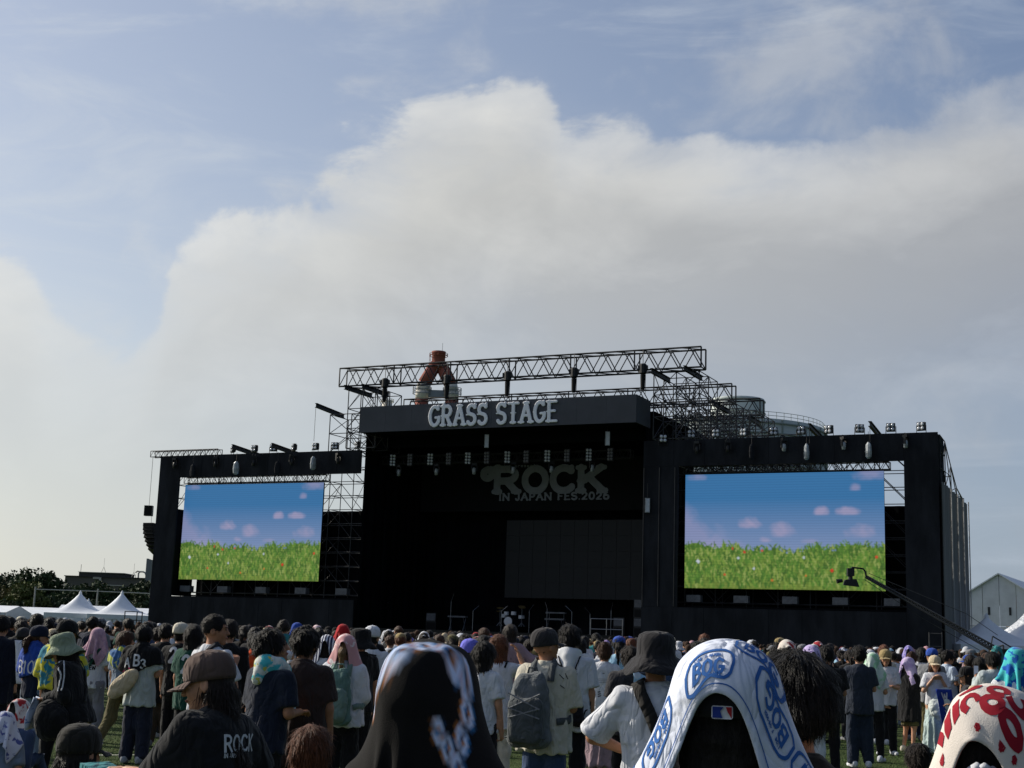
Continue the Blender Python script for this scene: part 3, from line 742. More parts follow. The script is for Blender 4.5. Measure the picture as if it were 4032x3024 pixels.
wtr('outrigger_truss', -28.25, -22.4, .1, 13.28, .42, .5, .5, .03, 'short truss lying on the wing, its end overhanging beside the speakers', None)
wtr('light_truss', -10.1, 7.4, 1.6, 12.55, .5, .5, .55, .03, 'dark lighting truss slung across the stage mouth', None)
def lattice(name, u, w, z, label, nu, nw, nz, seed=0, m=None, group='scaffold towers behind the sign', r=.035):
    """scaffold tower: posts, ledgers and braces are three parts"""
    rg = random.Random(seed); root = empty(name, tuple(sp((u[0]+u[1])/2, (w[0]+w[1])/2, z[0])), STAGE_ROT, label, 'scaffold', group)
    bpy.context.view_layer.update(); inv = root.matrix_world.inverted(); m = m or K_GALV
    gu = np.linspace(*u, nu+1); gw = np.linspace(*w, nw+1); gz = np.linspace(*z, nz+1)
    a, b, c = MB(), MB(), MB()
    for x in gu:
        for y in gw: a.bar(sp(x, y, z[0]), sp(x, y, z[1]), r, 5)
    for zz in gz:
        for y in gw: b.bar(sp(u[0], y, zz), sp(u[1], y, zz), r*.85, 5)
        for x in gu: b.bar(sp(x, w[0], zz), sp(x, w[1], zz), r*.85, 5)
    for k in range(nz):
        for j, y in enumerate(gw):
            for i in range(nu):
                p, q = (gu[i], gu[i+1]) if rg.random() < .5 else (gu[i+1], gu[i])
                c.bar(sp(p, y, gz[k]), sp(q, y, gz[k+1]), r*.75, 4)
        for x in gu:
            for j in range(nw):
                p, q = (gw[j], gw[j+1]) if rg.random() < .5 else (gw[j+1], gw[j])
                c.bar(sp(x, p, gz[k]), sp(x, q, gz[k+1]), r*.75, 4)
    for mb, nme in ((a, 'post'), (b, 'ledger'), (c, 'brace')): mb.build(nme, m, root).matrix_parent_inverse = inv
    return root
lattice('scaffold_tower', (-13.9, -10.5), (.9, 3.2), (13.3, 15.9), 'open scaffold tower standing on the wing beside the dark end of the sign', 2, 1, 2, 1)
lattice('scaffold_tower', (-11.4, -9.2), (-.9, 2.2), (13.3, 17.2), 'tall open scaffold tower carrying the end of the topmost truss near the chimney', 2, 2, 3, 2)
lattice('scaffold_tower', (9.6, 12.4), (-.6, 3.0), (13.3, 17.25), 'scaffold tower between sign and tank under the topmost truss end', 2, 2, 3, 3)
lattice('scaffold_tower', (9.4, 13.0), (3.6, 8.2), (12.4, 16.2), 'dense scaffold tower under the second roof truss end', 3, 3, 4, 4)
lattice('scaffold_tower', (9.3, 13.2), (8.8, 13.5), (11.5, 16.4), 'rearmost dense scaffold tower before the storage tank', 3, 3, 5, 5)
lattice('scaffold_tower', (13.3, 16.6), (6.5, 12.0), (11.5, 14.4), 'low scaffold lattice behind the wing in front of the tank wall', 3, 3, 3, 6)
def slope_side():
    root = empty('scaffold_buttress', tuple(sp(26, 3, 0)), STAGE_ROT, 'sloping scaffold buttress on the outer side of the wing above the grey curtain', 'scaffold')
    bpy.context.view_layer.update(); inv = root.matrix_world.inverted(); a = MB(); b = MB()
    pts = [(-.2, 13.1), (1.6, 13.0), (3.8, 11.9), (6.0, 10.9), (8.5, 10.55)]
    for (w, zt) in pts:
        for uu in (24.6, 25.82): a.bar(sp(uu, w, 0), sp(uu, w, zt), .032, 5)
    for (w0, z0), (w1, z1) in zip(pts[:-1], pts[1:]):
        for uu in (24.6, 25.82):
            b.bar(sp(uu, w0, z0), sp(uu, w1, z1), .03, 5); b.bar(sp(uu, w0, z0), sp(uu, w1, 10.4), .026)
            b.bar(sp(uu, w0, 10.5), sp(uu, w1, z1), .026)
            for zz in (11.3, 12.2):
                if zz < min(z0, z1): b.bar(sp(uu, w0, zz), sp(uu, w1, zz), .026)
    for w, zt in pts:
        for zz in np.arange(10.4, zt+.05, .9): b.bar(sp(24.6, w, zz), sp(25.82, w, zz), .026)
    a.build('post', K_GALV, root).matrix_parent_inverse = inv; b.build('brace', K_GALV, root).matrix_parent_inverse = inv
slope_side()
# grey pleated side curtain: four sheets with pale seams
def side_curtain():
    root = empty('side_curtain', tuple(sp(25.9, 4.5, 0)), STAGE_ROT, 'tall grey pleated side curtain at the outer end of the stage beside the white hall', 'curtain')
    bpy.context.view_layer.update(); inv = root.matrix_world.inverted()
    gm = mat('grey_curtain', (122, 122, 122), .85, .12, .8, stretch=(4, 4, .3)); pm = mat('curtain_seam', (176, 176, 176), .7, .1)
    ws = [-.60, 2.4, 5.0, 7.4, 9.6]
    for i in range(4):
        drape('curtain_sheet', 25.90, (ws[i]+.03, ws[i+1]-.03), (0.05, 10.5-.06*i), gm, root, folds=4, amp=.07, dirw=True).matrix_parent_inverse = inv
        MB().bar(sp(26.02, ws[i+1], .05), sp(26.02, ws[i+1], 10.45), .035, 6).build('seam_pole', pm, root).matrix_parent_inverse = inv
side_curtain()

# ------------------------------------------------------------------ lamps, hoists, speakers
def flood_proto():
    """four-lamp flood: housing, four lamps, yoke"""
    h = MB().box((-.23, -.08, .16), (.23, .10, .62)); h.box((-.19, .10, .22), (.19, .17, .56))
    lamp = MB().lathe([(.085, 0), (.095, .03), (.06, .05), (.012, .055)], 12)
    y = MB(); y.bar((-.27, 0, 0), (-.27, 0, .45), .02); y.bar((.27, 0, 0), (.27, 0, .45), .02); y.bar((-.27, 0, .01), (.27, 0, .01), .02)
    return h.me('housing'), lamp.me('lamp', True), y.me('yoke')
FLOOD = flood_proto()
def flood(u, w, z, rot, label, group, tilt=0.0, lens=K_LENS):
    e = empty('flood_light', tuple(sp(u, w, z)), STAGE_ROT+rot, label, 'flood light', group)
    hh = link('housing', FLOOD[0], K_BODY, e); hh.rotation_euler = (tilt, 0, 0)
    for x in (-.105, .105):
        for zz in (.28, .50):
            l = link('lamp', FLOOD[1], lens, e, (x, -.085, zz)); l.rotation_euler = (R(90), 0, 0)
    link('yoke', FLOOD[2], K_STEEL, e)
NTH = ['first', 'second', 'third', 'fourth', 'fifth', 'sixth', 'seventh', 'eighth', 'ninth', 'tenth', 'eleventh', 'twelfth', 'thirteenth']
for i, x in enumerate((915, 1000, 1075, 1155, 1240, 1317, 1405)):
    u, z = st_uz(x, 1790, -.2); flood(u, -.2, 13.2, R(-35+25*(i % 3)), f'{NTH[i]} small flood light, counted from the tents, on the far wing top', 'flood lights on the wings')
for i, x in enumerate((2722, 2820, 2930, 3045, 3155, 3264, 3385, 3508, 3628)):
    u, z = st_uz(x, 1700, -.2); flood(u, -.2, 13.2, R(20-18*(i % 3)), f'{NTH[i]} small flood light, counted from the sign, on the near wing top', 'flood lights on the wings')
flood(*((st_uz(2612, 1712, -.7)[0]), -.75, 12.9), R(25), 'single four-lamp flood on the dark wall just past the sign end', 'flood lights on the wings')

def moving_head(u, w, z, rot, label, group, wrap=False):
    e = empty('moving_light', tuple(sp(u, w, z)), STAGE_ROT+rot, label, 'stage light', group)
    MB().box((-.16, -.13, -.14), (.16, .13, 0)).build('base', K_BODY, e)
    q = MB(); q.box((-.19, -.06, -.50), (-.14, .06, -.141)); q.box((.14, -.06, -.50), (.19, .06, -.141)); q.build('yoke', K_BODY, e)
    MB().lathe([(.06, -.72), (.11, -.70), (.125, -.5), (.115, -.34), (.07, -.28)], 12).build('head', K_BODY if not wrap else K_WRAP, e, True)
    q = MB(); q.bar((-.09, 0, 0), (-.09, 0, .12), .02); q.bar((.09, 0, 0), (.09, 0, .12), .02); q.build('clamp', K_STEEL, e)
for i, x in enumerate((690, 850, 1000, 1150, 1332)):
    u, z = st_uz(x, 1800, -.85); moving_head(u, -.85, 13.0, .3*i, f'{NTH[i]} moving light, counted from the tents, hung on the far wing beam', 'moving lights on the beams')
for i, x in enumerate((2745, 2866, 3087, 3322, 3566)):
    u, z = st_uz(x, 1735, -.85); moving_head(u, -.85, 13.05, .35*i, f'{NTH[i]} moving light, counted from the sign, hung on the near wing beam', 'moving lights on the beams', i > 1)
for i, x in enumerate((1572, 1720, 1868, 2022, 2172, 2332)):
    u, z = st_uz(x, 1825, 1.5); moving_head(u, 1.5, 12.43, .2*i, f'{NTH[i]} moving light, counted from the chimney side, under the stage truss', 'moving lights under the stage truss', True)
BL = MB().box((-.2, -.07, -.4), (.2, .07, .4)).me('housing'); BLL = MB().lathe([(.075, 0), (.082, .03), (.05, .045), (.01, .05)], 12).me('lamp', True)
K_LENSD = mat('lamp_lens_dull', (96, 98, 104), .3, .1, 9.0, spec=.5)
for i, x in enumerate((1475, 1550, 1620, 1697, 1772, 1845, 1922, 2000, 2077, 2157, 2237, 2320, 2407)):
    u, z = st_uz(x, 1795, 1.3); e = empty('blinder_light', tuple(sp(u, 1.2, 12.72)), STAGE_ROT+R(30 if i % 2 else -5), f'{NTH[i]} eight-lamp blinder, counted from the chimney side, on the stage truss', 'stage light', 'blinders on the stage truss')
    link('housing', BL, K_BODY, e)
    for zz in (-.29, -.1, .1, .29):
        for xx in (-.095, .095):
            l = link('lamp', BLL, K_LENS if i % 2 or i < 2 else K_LENSD, e, (xx, -.075, zz)); l.rotation_euler = (R(90), 0, 0)
    MB().bar((0, .05, .3), (0, .35, .3), .02).build('clamp', K_STEEL, e)
# chain hoists on the top truss
for i, (x, y) in enumerate(((1518, 1500), (1762, 1480), (2000, 1475), (2262, 1455), (2533, 1440))):
    u, z = st_uz(x, y, -1.7); e = empty('chain_hoist', tuple(sp(u, -1.75, 17.35)), STAGE_ROT+.3, f'{NTH[i]} chain hoist, counted from the chimney side, on the topmost truss', 'hoist', 'chain hoists on the topmost truss')
    q = MB(); q.lathe([(.16, -.35), (.24, -.3), (.24, .18), (.18, .26)], 10); q.box((-.3, -.12, -.1), (.3, .12, .16)); q.build('motor', K_BODY, e)
    MB().lathe([(.10, -1.25), (.13, -1.2), (.15, -.42), (.13, -.36)], 10).build('chain_bag', mat('chain_bag', (24, 25, 27), .9), e)
    q = MB(); q.bar((0, 0, .26), (0, 0, 1.1), .02); q.bar((.16, 0, -.36), (.16, 0, -1.6), .014); q.build('chain', K_STEEL, e)
# cantilever beams
def beam(u, w0, w1, z, label, drop=None, rise=0.0):
    e = empty('cantilever_beam', tuple(sp(u, w0, z)), STAGE_ROT, label, 'steel beam', 'cantilever beams on the stage')
    bpy.context.view_layer.update(); inv = e.matrix_world.inverted()
    q = MB(); a = sp(u, w0, z+rise); b = sp(u, w1, z)
    for dz, hw, hh in ((.13, .09, .015), (0, .012, .115), (-.13, .09, .015)):
        c = (a+b)/2+np.array([0, 0, dz]); q.obox(c, SU*hw, (b-a)/2, np.array([0, 0, hh]))
    q.build('girder', K_STEEL, e).matrix_parent_inverse = inv
    if drop: MB().bar(a+np.array([0, 0, -.14]), a+np.array([0, 0, -drop]), .014).build('chain', K_STEEL, e).matrix_parent_inverse = inv
for x, lab in ((920, 'short steel beam poking forward on the far wing, nearer the tents'), (1075, 'short steel beam poking forward on the far wing, nearer the sign')): beam(st_uz(x, 1780, -.9)[0], -1.1, 2.6, 13.4, lab, None, .25)
for x, lab in ((3190, 'short steel beam poking forward on the near wing, nearer the sign'), (3428, 'short steel beam poking forward on the near wing, nearer the curtain')): beam(st_uz(x, 1690, -.9)[0], -1.1, 2.2, 13.4, lab, 1.0, .3)
beam(-10.9, -2.2, 1.2, 17.1, 'dark girder under the chimney-side end of the topmost truss'); beam(-9.6, -2.2, 1.2, 17.1, 'second dark girder under the chimney-side end of the topmost truss')
beam(10.0, -2.2, 1.2, 17.1, 'dark girder under the topmost truss near the tank'); beam(12.0, -2.2, 1.2, 17.15, 'dark girder at the very end of the topmost truss near the tank')
beam(11.9, 4.0, 7.2, 16.1, 'girder carrying the second roof truss end'); beam(12.2, 10.6, 13.6, 16.3, 'girder carrying the rearmost roof truss end')
beam(-13.9, -.9, 2.6, 16.05, 'girder on the scaffold tower beside the sign with a chain dropping', 2.4, .2)
# loudspeakers at the outer edge of the far wing
def line_array():
    u = st_uz(592, 2100, .1)[0]; e = empty('line_array_speaker', tuple(sp(u, .1, 6.6)), STAGE_ROT, 'curved black line array loudspeaker hanging at the outer edge of the far wing', 'loudspeaker')
    for i in range(7):
        a = R(-2-i*4.5); o = MB().box((-.42, -.35, -.13), (.42, .35, .13)).build('cabinet', K_BODY, e, loc=(0, .02*i*i, 1.85-i*.285)); o.rotation_euler = (a, 0, 0)
        o2 = MB().box((-.40, -.375, -.10), (.40, -.353, .10)).build('grille', mat('grille', (12, 12, 13), .8), e, loc=(0, .02*i*i, 1.85-i*.285)); o2.rotation_euler = (a, 0, 0)
    MB().bar((0, .0, 2.0), (0, .0, 3.0), .015).build('chain', K_STEEL, e)
    e2 = empty('hanging_speaker', tuple(sp(st_uz(585, 2018, .1)[0], .1, 9.1)), STAGE_ROT+.5, 'small black speaker box hanging on a chain above the line array', 'loudspeaker')
    MB().box((-.28, -.25, 0), (.28, .25, .72)).build('cabinet', K_BODY, e2); MB().box((-.25, -.27, .04), (.25, -.252, .68)).build('grille', MATS['grille'], e2)
    MB().bar((0, 0, .72), (0, 0, 4.2), .014).build('chain', K_STEEL, e2)
line_array()
# speakers wrapped in cloth or plastic on the beams
WR = MB().lathe([(.12, 0), (.26, .1), (.30, .45), (.24, .85), (.10, 1.0)], 9, sy=.7)
WRM = WR.me('cover', False)
for i, (x, y, w, m, far) in enumerate(((758, 1870, -1.0, K_CLOTH, 1), (928, 1860, -1.0, K_WRAP, 1), (1092, 1860, -1.0, K_CLOTH, 1), (1232, 1842, -1.0, K_WRAP, 1), (2960, 1800, -1.0, K_CLOTH, 0), (3176, 1800, -1.0, K_WRAP, 0), (3420, 1795, -1.0, K_WRAP, 0))):
    u, z = st_uz(x, y, w); e = empty('covered_speaker', tuple(sp(u, w, z-.15)), STAGE_ROT+.4*i, f'{NTH[i if far else i-4]} covered speaker, counted from the ' + ('tents' if far else 'sign') + ', hanging on the ' + ('far' if far else 'near') + ' wing beam', 'loudspeaker', 'covered speakers on the beams')
    link('cover', WRM, m, e, scale=(.75, .75, .9)); MB().bar((0, 0, .8), (0, 0, 1.5), .015).build('hanger', K_STEEL, e)
for x, y, lab in ((1916, 1737, 'narrow pale strip light hanging in the stage mouth above the light truss'), (2392, 1727, 'narrow pale strip light hanging near the end of the light truss'), (2549, 1990, 'pale wrapped box fixed to the stage edge under the sign end')):
    u, z = st_uz(x, y, -.8); e = empty('strip_light', tuple(sp(u, -.8, z)), STAGE_ROT+.6, lab, 'stage light')
    MB().box((-.13, -.08, -.42), (.13, .08, .42)).build('housing', K_WRAP, e); MB().bar((0, 0, .42), (0, 0, 1.3), .015).build('hanger', K_STEEL, e); MB().box((-.10, -.1, -.38), (.10, -.082, .38)).build('diffuser', K_LENS, e)

# ------------------------------------------------------------------ gear on the deck
K_CHROME = mat('chrome', (150, 152, 156), .3, .1, 5.0, metal=.8)
K_DRUM = mat('drum_white', (205, 206, 208), .4, .05)
def gear():
    def place(x, w): return st_uz(x, 2480, w)[0]
    u = place(2005, 4.6); e = empty('drum_kit', tuple(sp(u, 4.6, DECK+.4)), STAGE_ROT, 'drum kit with white bass drum head on the dark stage', 'drum kit')
    b = MB().lathe([(.30, -.02), (.30, .40)], 20).build('bass_drum', mat('drum_shell', (40, 40, 44), .4), e, loc=(0, -.2, .31)); b.rotation_euler = (R(-90), 0, 0)
    h = MB().lathe([(.285, 0), (.05, .01)], 20).build('drum_head', K_DRUM, b, loc=(0, 0, -.035)); h.rotation_euler = (R(180), 0, 0)
    for x, y, z, r in ((-.28, .1, .7, .16), (.24, .1, .72, .17), (.62, .45, .5, .2), (-.6, .45, .55, .18)):
        MB().lathe([(r, 0), (r, .22)], 14).build('tom', K_DRUM, e, loc=(x, y, z))
    for x, y, z in ((-.75, .1, 1.15), (.8, .15, 1.2), (-.95, .5, .95), (.5, .7, 1.3)):
        c = MB().lathe([(.24, 0), (.05, .03), (.01, .035)], 16).build('cymbal', mat('brass', (150, 130, 80), .35, metal=.7), e, loc=(x, y, z)); c.rotation_euler = (.25, .1, 0)
        q = MB(); q.bar((x, y, 0), (x, y, z), .015)
        for a in (0, 2.1, 4.2): q.bar((x, y, .25), (x+.22*math.cos(a), y+.22*math.sin(a), 0), .012)
        q.build('stand', K_CHROME, e)
    for i, (x, w, hgt) in enumerate(((1772, 2.5, 2.3), (1500, 3.5, 1.7), (2082, 3.0, 1.75), (2152, 2.4, 1.9), (2250, 2.0, 1.7), (2322, 2.6, 1.6), (2405, 2.2, 1.9), (1972, 1.5, 1.6), (1860, 2.6, 1.6))):
        u = place(x, w); e = empty('microphone_stand', tuple(sp(u, w, DECK)), STAGE_ROT+i, f'{NTH[i]} microphone stand on the dark stage, in order of placing along the deck', 'mic stand', 'microphone stands on stage')
        e['label'] = ['tall thin stand beside the keyboards on the dark stage', 'thin stand deep at the tent-side end of the stage', 'thin stand just past the white drum', 'stand in front of the dark off screen, nearest the drum', 'second stand past the white drum before the off screen', 'third stand past the white drum before the off screen', 'stand nearest the low stage railing', 'stand right before the white bass drum', 'stand between keyboards and drum kit'][i]
        MB().bar((0, 0, 0), (0, 0, hgt*.8), .018, 6).build('pole', K_CHROME, e); MB().bar((0, 0, hgt*.8), (.3, -.25, hgt), .014, 6).build('boom', K_CHROME, e)
        MB().lathe([(.14, 0), (.14, .02), (.03, .04)], 12).build('base', K_BODY, e); MB().lathe([(.022, -.07), (.03, .02), (.02, .06)], 8).build('microphone', K_BODY, e, loc=(.32, -.27, hgt))
    for i, (x, w, lab) in enumerate(((1800, 3.4, 'keyboard on a stand at the tent side of the drum kit'), (2185, 3.2, 'two-tier keyboard rack between drum kit and railing'))):
        u = place(x, w); e = empty('keyboard_stand', tuple(sp(u, w, DECK)), STAGE_ROT, lab, 'keyboard', 'keyboards on stage')
        MB().box((-.65, -.17, .85), (.65, .17, .95)).build('keyboard', K_GREYBOX, e)
        if i: MB().box((-.65, -.05, 1.25), (.65, .25, 1.34)).build('keyboard', K_GREYBOX, e)
        for s in (-1, 1):
            q = MB(); q.bar((s*.5, -.2, 0), (s*.5, .2, .85), .02); q.bar((s*.5, .2, 0), (s*.5, -.2, .85), .02)
            if i: q.bar((s*.5, .2, .85), (s*.5, .2, 1.25), .02)
            q.build('leg', K_CHROME, e)
    u0, u1 = place(2345, 1.0), place(2470, 1.0); e = empty('stage_railing', tuple(sp((u0+u1)/2, .2, DECK)), STAGE_ROT, 'low pale metal railing at the front of the stage deck', 'railing')
    L = (u1-u0)/2
    for x in (-L, 0, L): MB().bar((x, 0, 0), (x, 0, .95), .025, 6).build('post', K_CHROME, e)
    for z in (.35, .95): MB().bar((-L, 0, z), (L, 0, z), .022, 6).build('rail', K_CHROME, e)
    for i, (x, w, lab) in enumerate(((1700, 4.0, 'black amplifier stack on the tent side of the stage'), (2440, 3.6, 'black amplifier stack near the railing on stage'), (2520, 3.0, 'tall column speaker at the stage edge under the sign end'))):
        u = place(x, w); e = empty('amplifier', tuple(sp(u, w, DECK)), STAGE_ROT, lab, 'amplifier', 'amplifiers on stage')
        for k in range(2 + 2*(i == 2)):
            c = MB().box((-.36, -.18, k*.56), (.36, .18, k*.56+.55)).build('cabinet', K_BODY, e); MB().box((-.32, -.195, k*.56+.05), (.32, -.182, k*.56+.5)).build('grille', K_GREYBOX if k % 2 else MATS['grille'], c)
    # two people standing in the dark at the stage edge are only dim shapes: covered lamp stands
gear()

# ------------------------------------------------------------------ camera crane in front of the near screen
def crane():
    dist = 58.0
    a = at(3412, 2274, dist); b = at(3900, 2556, dist-3.0); root = empty('camera_crane', (float(b[0]), float(b[1]), 0), 0, 'long black camera crane arm reaching up across the lit video screen', 'camera crane')
    o = np.array([b[0], b[1], 0]); km = mat('crane_black', (26, 30, 32), .5, .3, 5.0, spec=.4)
    A = a-o; B = b-o; tail = B+(B-A)*.10
    up = np.array([0, 0, 1.0]); dv = (tail-A)/np.linalg.norm(tail-A); sd = np.cross(dv, up); sd /= np.linalg.norm(sd); uv = np.cross(sd, dv)
    for k, (s, v) in enumerate(((-.11, .0), (.11, .0), (0, .2))): MB().tube([A+sd*s+uv*v*.3, tail+sd*s+uv*v], .04, 6).build('arm_tube', km, root)
    q = MB(); n = 46
    for i in range(n):
        t0, t1 = i/n, (i+1)/n; p0 = A+(tail-A)*t0; p1 = A+(tail-A)*t1
        for s in (-1, 1): q.bar(p0+sd*.11*s, (p0+p1)/2+uv*.2*(.3+.7*t0), .016); q.bar((p0+p1)/2+uv*.2*(.3+.7*t0), p1+sd*.11*s, .016)
    q.build('lacing', km, root)
    MB().tube([A+uv*.2, B+(A-B)*.25+uv*.75, B+uv*.62], .012, 4).build('stay_cable', km, root)
    MB().tube([A-uv*.12, B-uv*.3+(A-B)*.5, B-uv*.25], .012, 4).build('stay_cable', km, root)
    # remote head: neck, bracket and camera
    hd = [A, A+np.array([-.05, 0, .24]), A+np.array([-.14, 0, .36]), A+np.array([-.60, 0, .40]), A+np.array([-.66, 0, .30])]
    MB().tube(hd, .04, 6).build('neck', km, root)
    c = A+np.array([-.67, 0, -.02])
    hd_ = MB().box((-.14, -.12, .06), (.14, .12, .38)).build('remote_head', km, root, loc=tuple(c))
    q = MB(); q.hexa([(-.30, -.12, -.20), (.34, -.12, -.26), (.34, .12, -.26), (-.30, .12, -.20), (-.24, -.12, .02), (.22, -.12, .06), (.22, .12, .06), (-.24, .12, .02)]); q.lathe([(.10, 0), (.09, .22)], 10, c=(0, 0, -.02)); q.build('camera', km, root, loc=tuple(c+np.array([0, 0, -.12])))
    l = MB().lathe([(.07, 0), (.085, .18), (.10, .24)], 12).build('lens', K_BODY, root, loc=tuple(c+np.array([-.34, 0, -.14]))); l.rotation_euler = (0, R(-100), 0)
    # pedestal with counterweights behind the crowd
    q = MB(); q.tube([(0, 0, 0), (0, 0, B[2])], .09, 8); q.build('pedestal', km, root)
    q = MB()
    for an in (0, 2.1, 4.2): q.bar((0, 0, .9), (.8*math.cos(an), .8*math.sin(an), 0.02), .035)
    q.build('leg', km, root)
    w = tail; MB().box((-.3, -.25, -.3), (.3, .25, .3)).build('counterweight', km, root, loc=tuple(w))
    q = MB(); q.bar(B, tail+np.array([0, 0, .45]), .03); q.bar(tail+np.array([0, 0, .45]), tail, .03); q.bar(tail+np.array([.35, 0, .35]), B+np.array([.1, 0, .5]), .025); q.bar(B, B+np.array([.1, 0, .5]), .025); q.build('operator_bar', km, root)
crane()
def rails():
    a = at(3660, 2560, 66); e = empty('scaffold_ladder', (float(a[0]), float(a[1]), 0), STAGE_ROT, 'dark ladder-like scaffold frame standing at the foot of the near wing', 'scaffold')
    for x in (0, .58): MB().bar((x, 0, 0), (x, 0, 2.45), .03, 6).build('post', K_GALV, e)
    for z in (.6, 1.2, 1.8, 2.4): MB().bar((0, 0, z), (.58, 0, z), .025, 6).build('rung', K_GALV, e)
    a = at(490, 2440, 88); b = at(590, 2440, 90); e = empty('guard_rail', (float(a[0]), float(a[1]), 0), 0, 'dark metal guard rail between the peaked tent and the far wing', 'guard rail')
    L = b[0]-a[0]; T = 1.6+(2446-2398)*88/F_PX
    for x in (0, L*.7, L): MB().bar((x, 0, 0), (x, 0, T), .035, 6).build('post', K_GALV, e)
    for z in (T-.02, T-.55, T-1.1): MB().bar((0, 0, z), (L, 0, z), .03, 6).build('rail', K_GALV, e)
rails()

# ------------------------------------------------------------------ tents
K_TENT = mat('tent_white', (226, 230, 236), .7, .05, 1.5, .15, 3.0, trans=0.0)
K_TENTS = mat('tent_side', (206, 212, 220), .75, .06, 1.5)
def peak_tent(x, ytop, dist, half, eave, label, group='white tents beyond the crowd', rz=.3):
    p = at(x, ytop, dist); zt = float(p[2]); e = empty('peaked_tent', (float(p[0]), float(p[1]), 0), rz, label, 'tent', group)
    n = 14; N = 24; V = []; Fc = []
    for i in range(n+1):
        t = i/n; r = half*t*.98+.10*(1-t)+.02; z = eave+(zt-.3-eave)*(1-t)**1.75
        for k in range(N):
            a = k*2*math.pi/N+math.pi/4; sq = 1/max(abs(math.cos(a)), abs(math.sin(a))); f = 1+(sq-1)*min(1, t*1.25)
            sag = -.05*math.sin(math.pi*t)*abs(math.cos(2*a))
            V.append((r*f*math.cos(a), r*f*math.sin(a), z+sag))
    for i in range(n):
        for k in range(N): Fc.append((i*N+k, (i+1)*N+k, (i+1)*N+(k+1) % N, i*N+(k+1) % N))
    link('canopy', mesh('canopy', V, Fc, True), K_TENT, e)
    MB().lathe([(.14, zt-.42), (.12, zt-.2), (.02, zt)], 10).build('peak_cap', K_TENT, e)
    q = MB(); h = half
    for a, b in (((-h, -h), (h, -h)), ((h, -h), (h, h)), ((h, h), (-h, h)), ((-h, h), (-h, -h))):
        va = np.array([*a, 0]); vb = np.array([*b, 0]); m = 10
        for i in range(m):
            p0 = va+(vb-va)*i/m; p1 = va+(vb-va)*(i+1)/m
            q.add([p0+[0, 0, eave-.34], p1+[0, 0, eave-.34], p1+[0, 0, eave+.01], p0+[0, 0, eave+.01], (p0+p1)/2+[0, 0, eave-.40]], [(0, 1, 2, 3), (0, 4, 1)])
    q.build('valance', K_TENT, e)
    for sx in (-1, 1):
        for sy in (-1, 1): MB().bar((sx*(h-.05), sy*(h-.05), 0), (sx*(h-.05), sy*(h-.05), eave), .04, 6).build('leg', K_TENTS, e)
    return e
peak_tent(318, 2325, 118, 2.75, 2.3, 'white peaked tent on the tree side, the one farther from the stage')
peak_tent(482, 2325, 118, 2.75, 2.3, 'white peaked tent on the tree side, next to the far wing')
peak_tent(350, 2356, 175, 2.6, 2.4, 'small white tent peak showing between the two peaked tents')
peak_tent(3884, 2412, 78, 2.75, 2.0, 'white peaked tent under the end of the camera crane', rz=.1)
peak_tent(4050, 2385, 84, 2.9, 2.2, 'white peaked tent cut by the picture edge beside the big hall', rz=.1)
def gable_tent(x0, x1, yr, dist, depth, eave, label, rz=0.0, name='frame_tent', side=True):
    a = at(x0, yr, dist); b = at(x1, yr, dist); L = float(b[0]-a[0]); zr = float(a[2]); e = empty(name, (float(a[0]), float(a[1]), 0), rz, label, 'tent', 'white tents beyond the crowd')
    n = 6
    for s in (-1, 1):
        V = []
        for t in (0, 1):
            for i in range(n+1): V.append((L*i/n, s*depth*t, zr+(eave-zr)*t))
        Fc = [(i, i+1, n+1+i+1, n+1+i) for i in range(n)]
        if s > 0: Fc = [f[::-1] for f in Fc]
        o = link('roof_sheet', mesh('roof_sheet', V, Fc), K_TENT, e)
    q = MB()
    q.quad((0, -depth, 0), (L, -depth, 0), (L, -depth, eave-.02), (0, -depth, eave-.02)); q.build('side_wall', K_TENTS, e)
    for x in (0, L):
        q = MB(); q.add([(x, -depth, 0), (x, depth, 0), (x, depth, eave), (x, 0, zr-.01), (x, -depth, eave)], [(0, 1, 2, 3, 4)]); q.build('gable_wall', K_TENTS, e)
    for i in range(n+1): MB().bar((L*i/n, -depth-.04, 0), (L*i/n, -depth-.04, eave), .05).build('pole', K_CHROME, e)
    return e
gable_tent(-60, 78, 2382, 120, 3.2, 2.2, 'white frame tent at the very edge of the picture under the trees')
gable_tent(78, 262, 2389, 150, 3.0, 2.2, 'long low white frame tent between the edge tent and the peaked tents')
gable_tent(243, 470, 2381, 165, 2.8, 2.4, 'low white frame tent roof behind the farther peaked tent')
gable_tent(470, 600, 2392, 150, 2.8, 2.4, 'low white frame tent roof squeezed behind the guard rail')

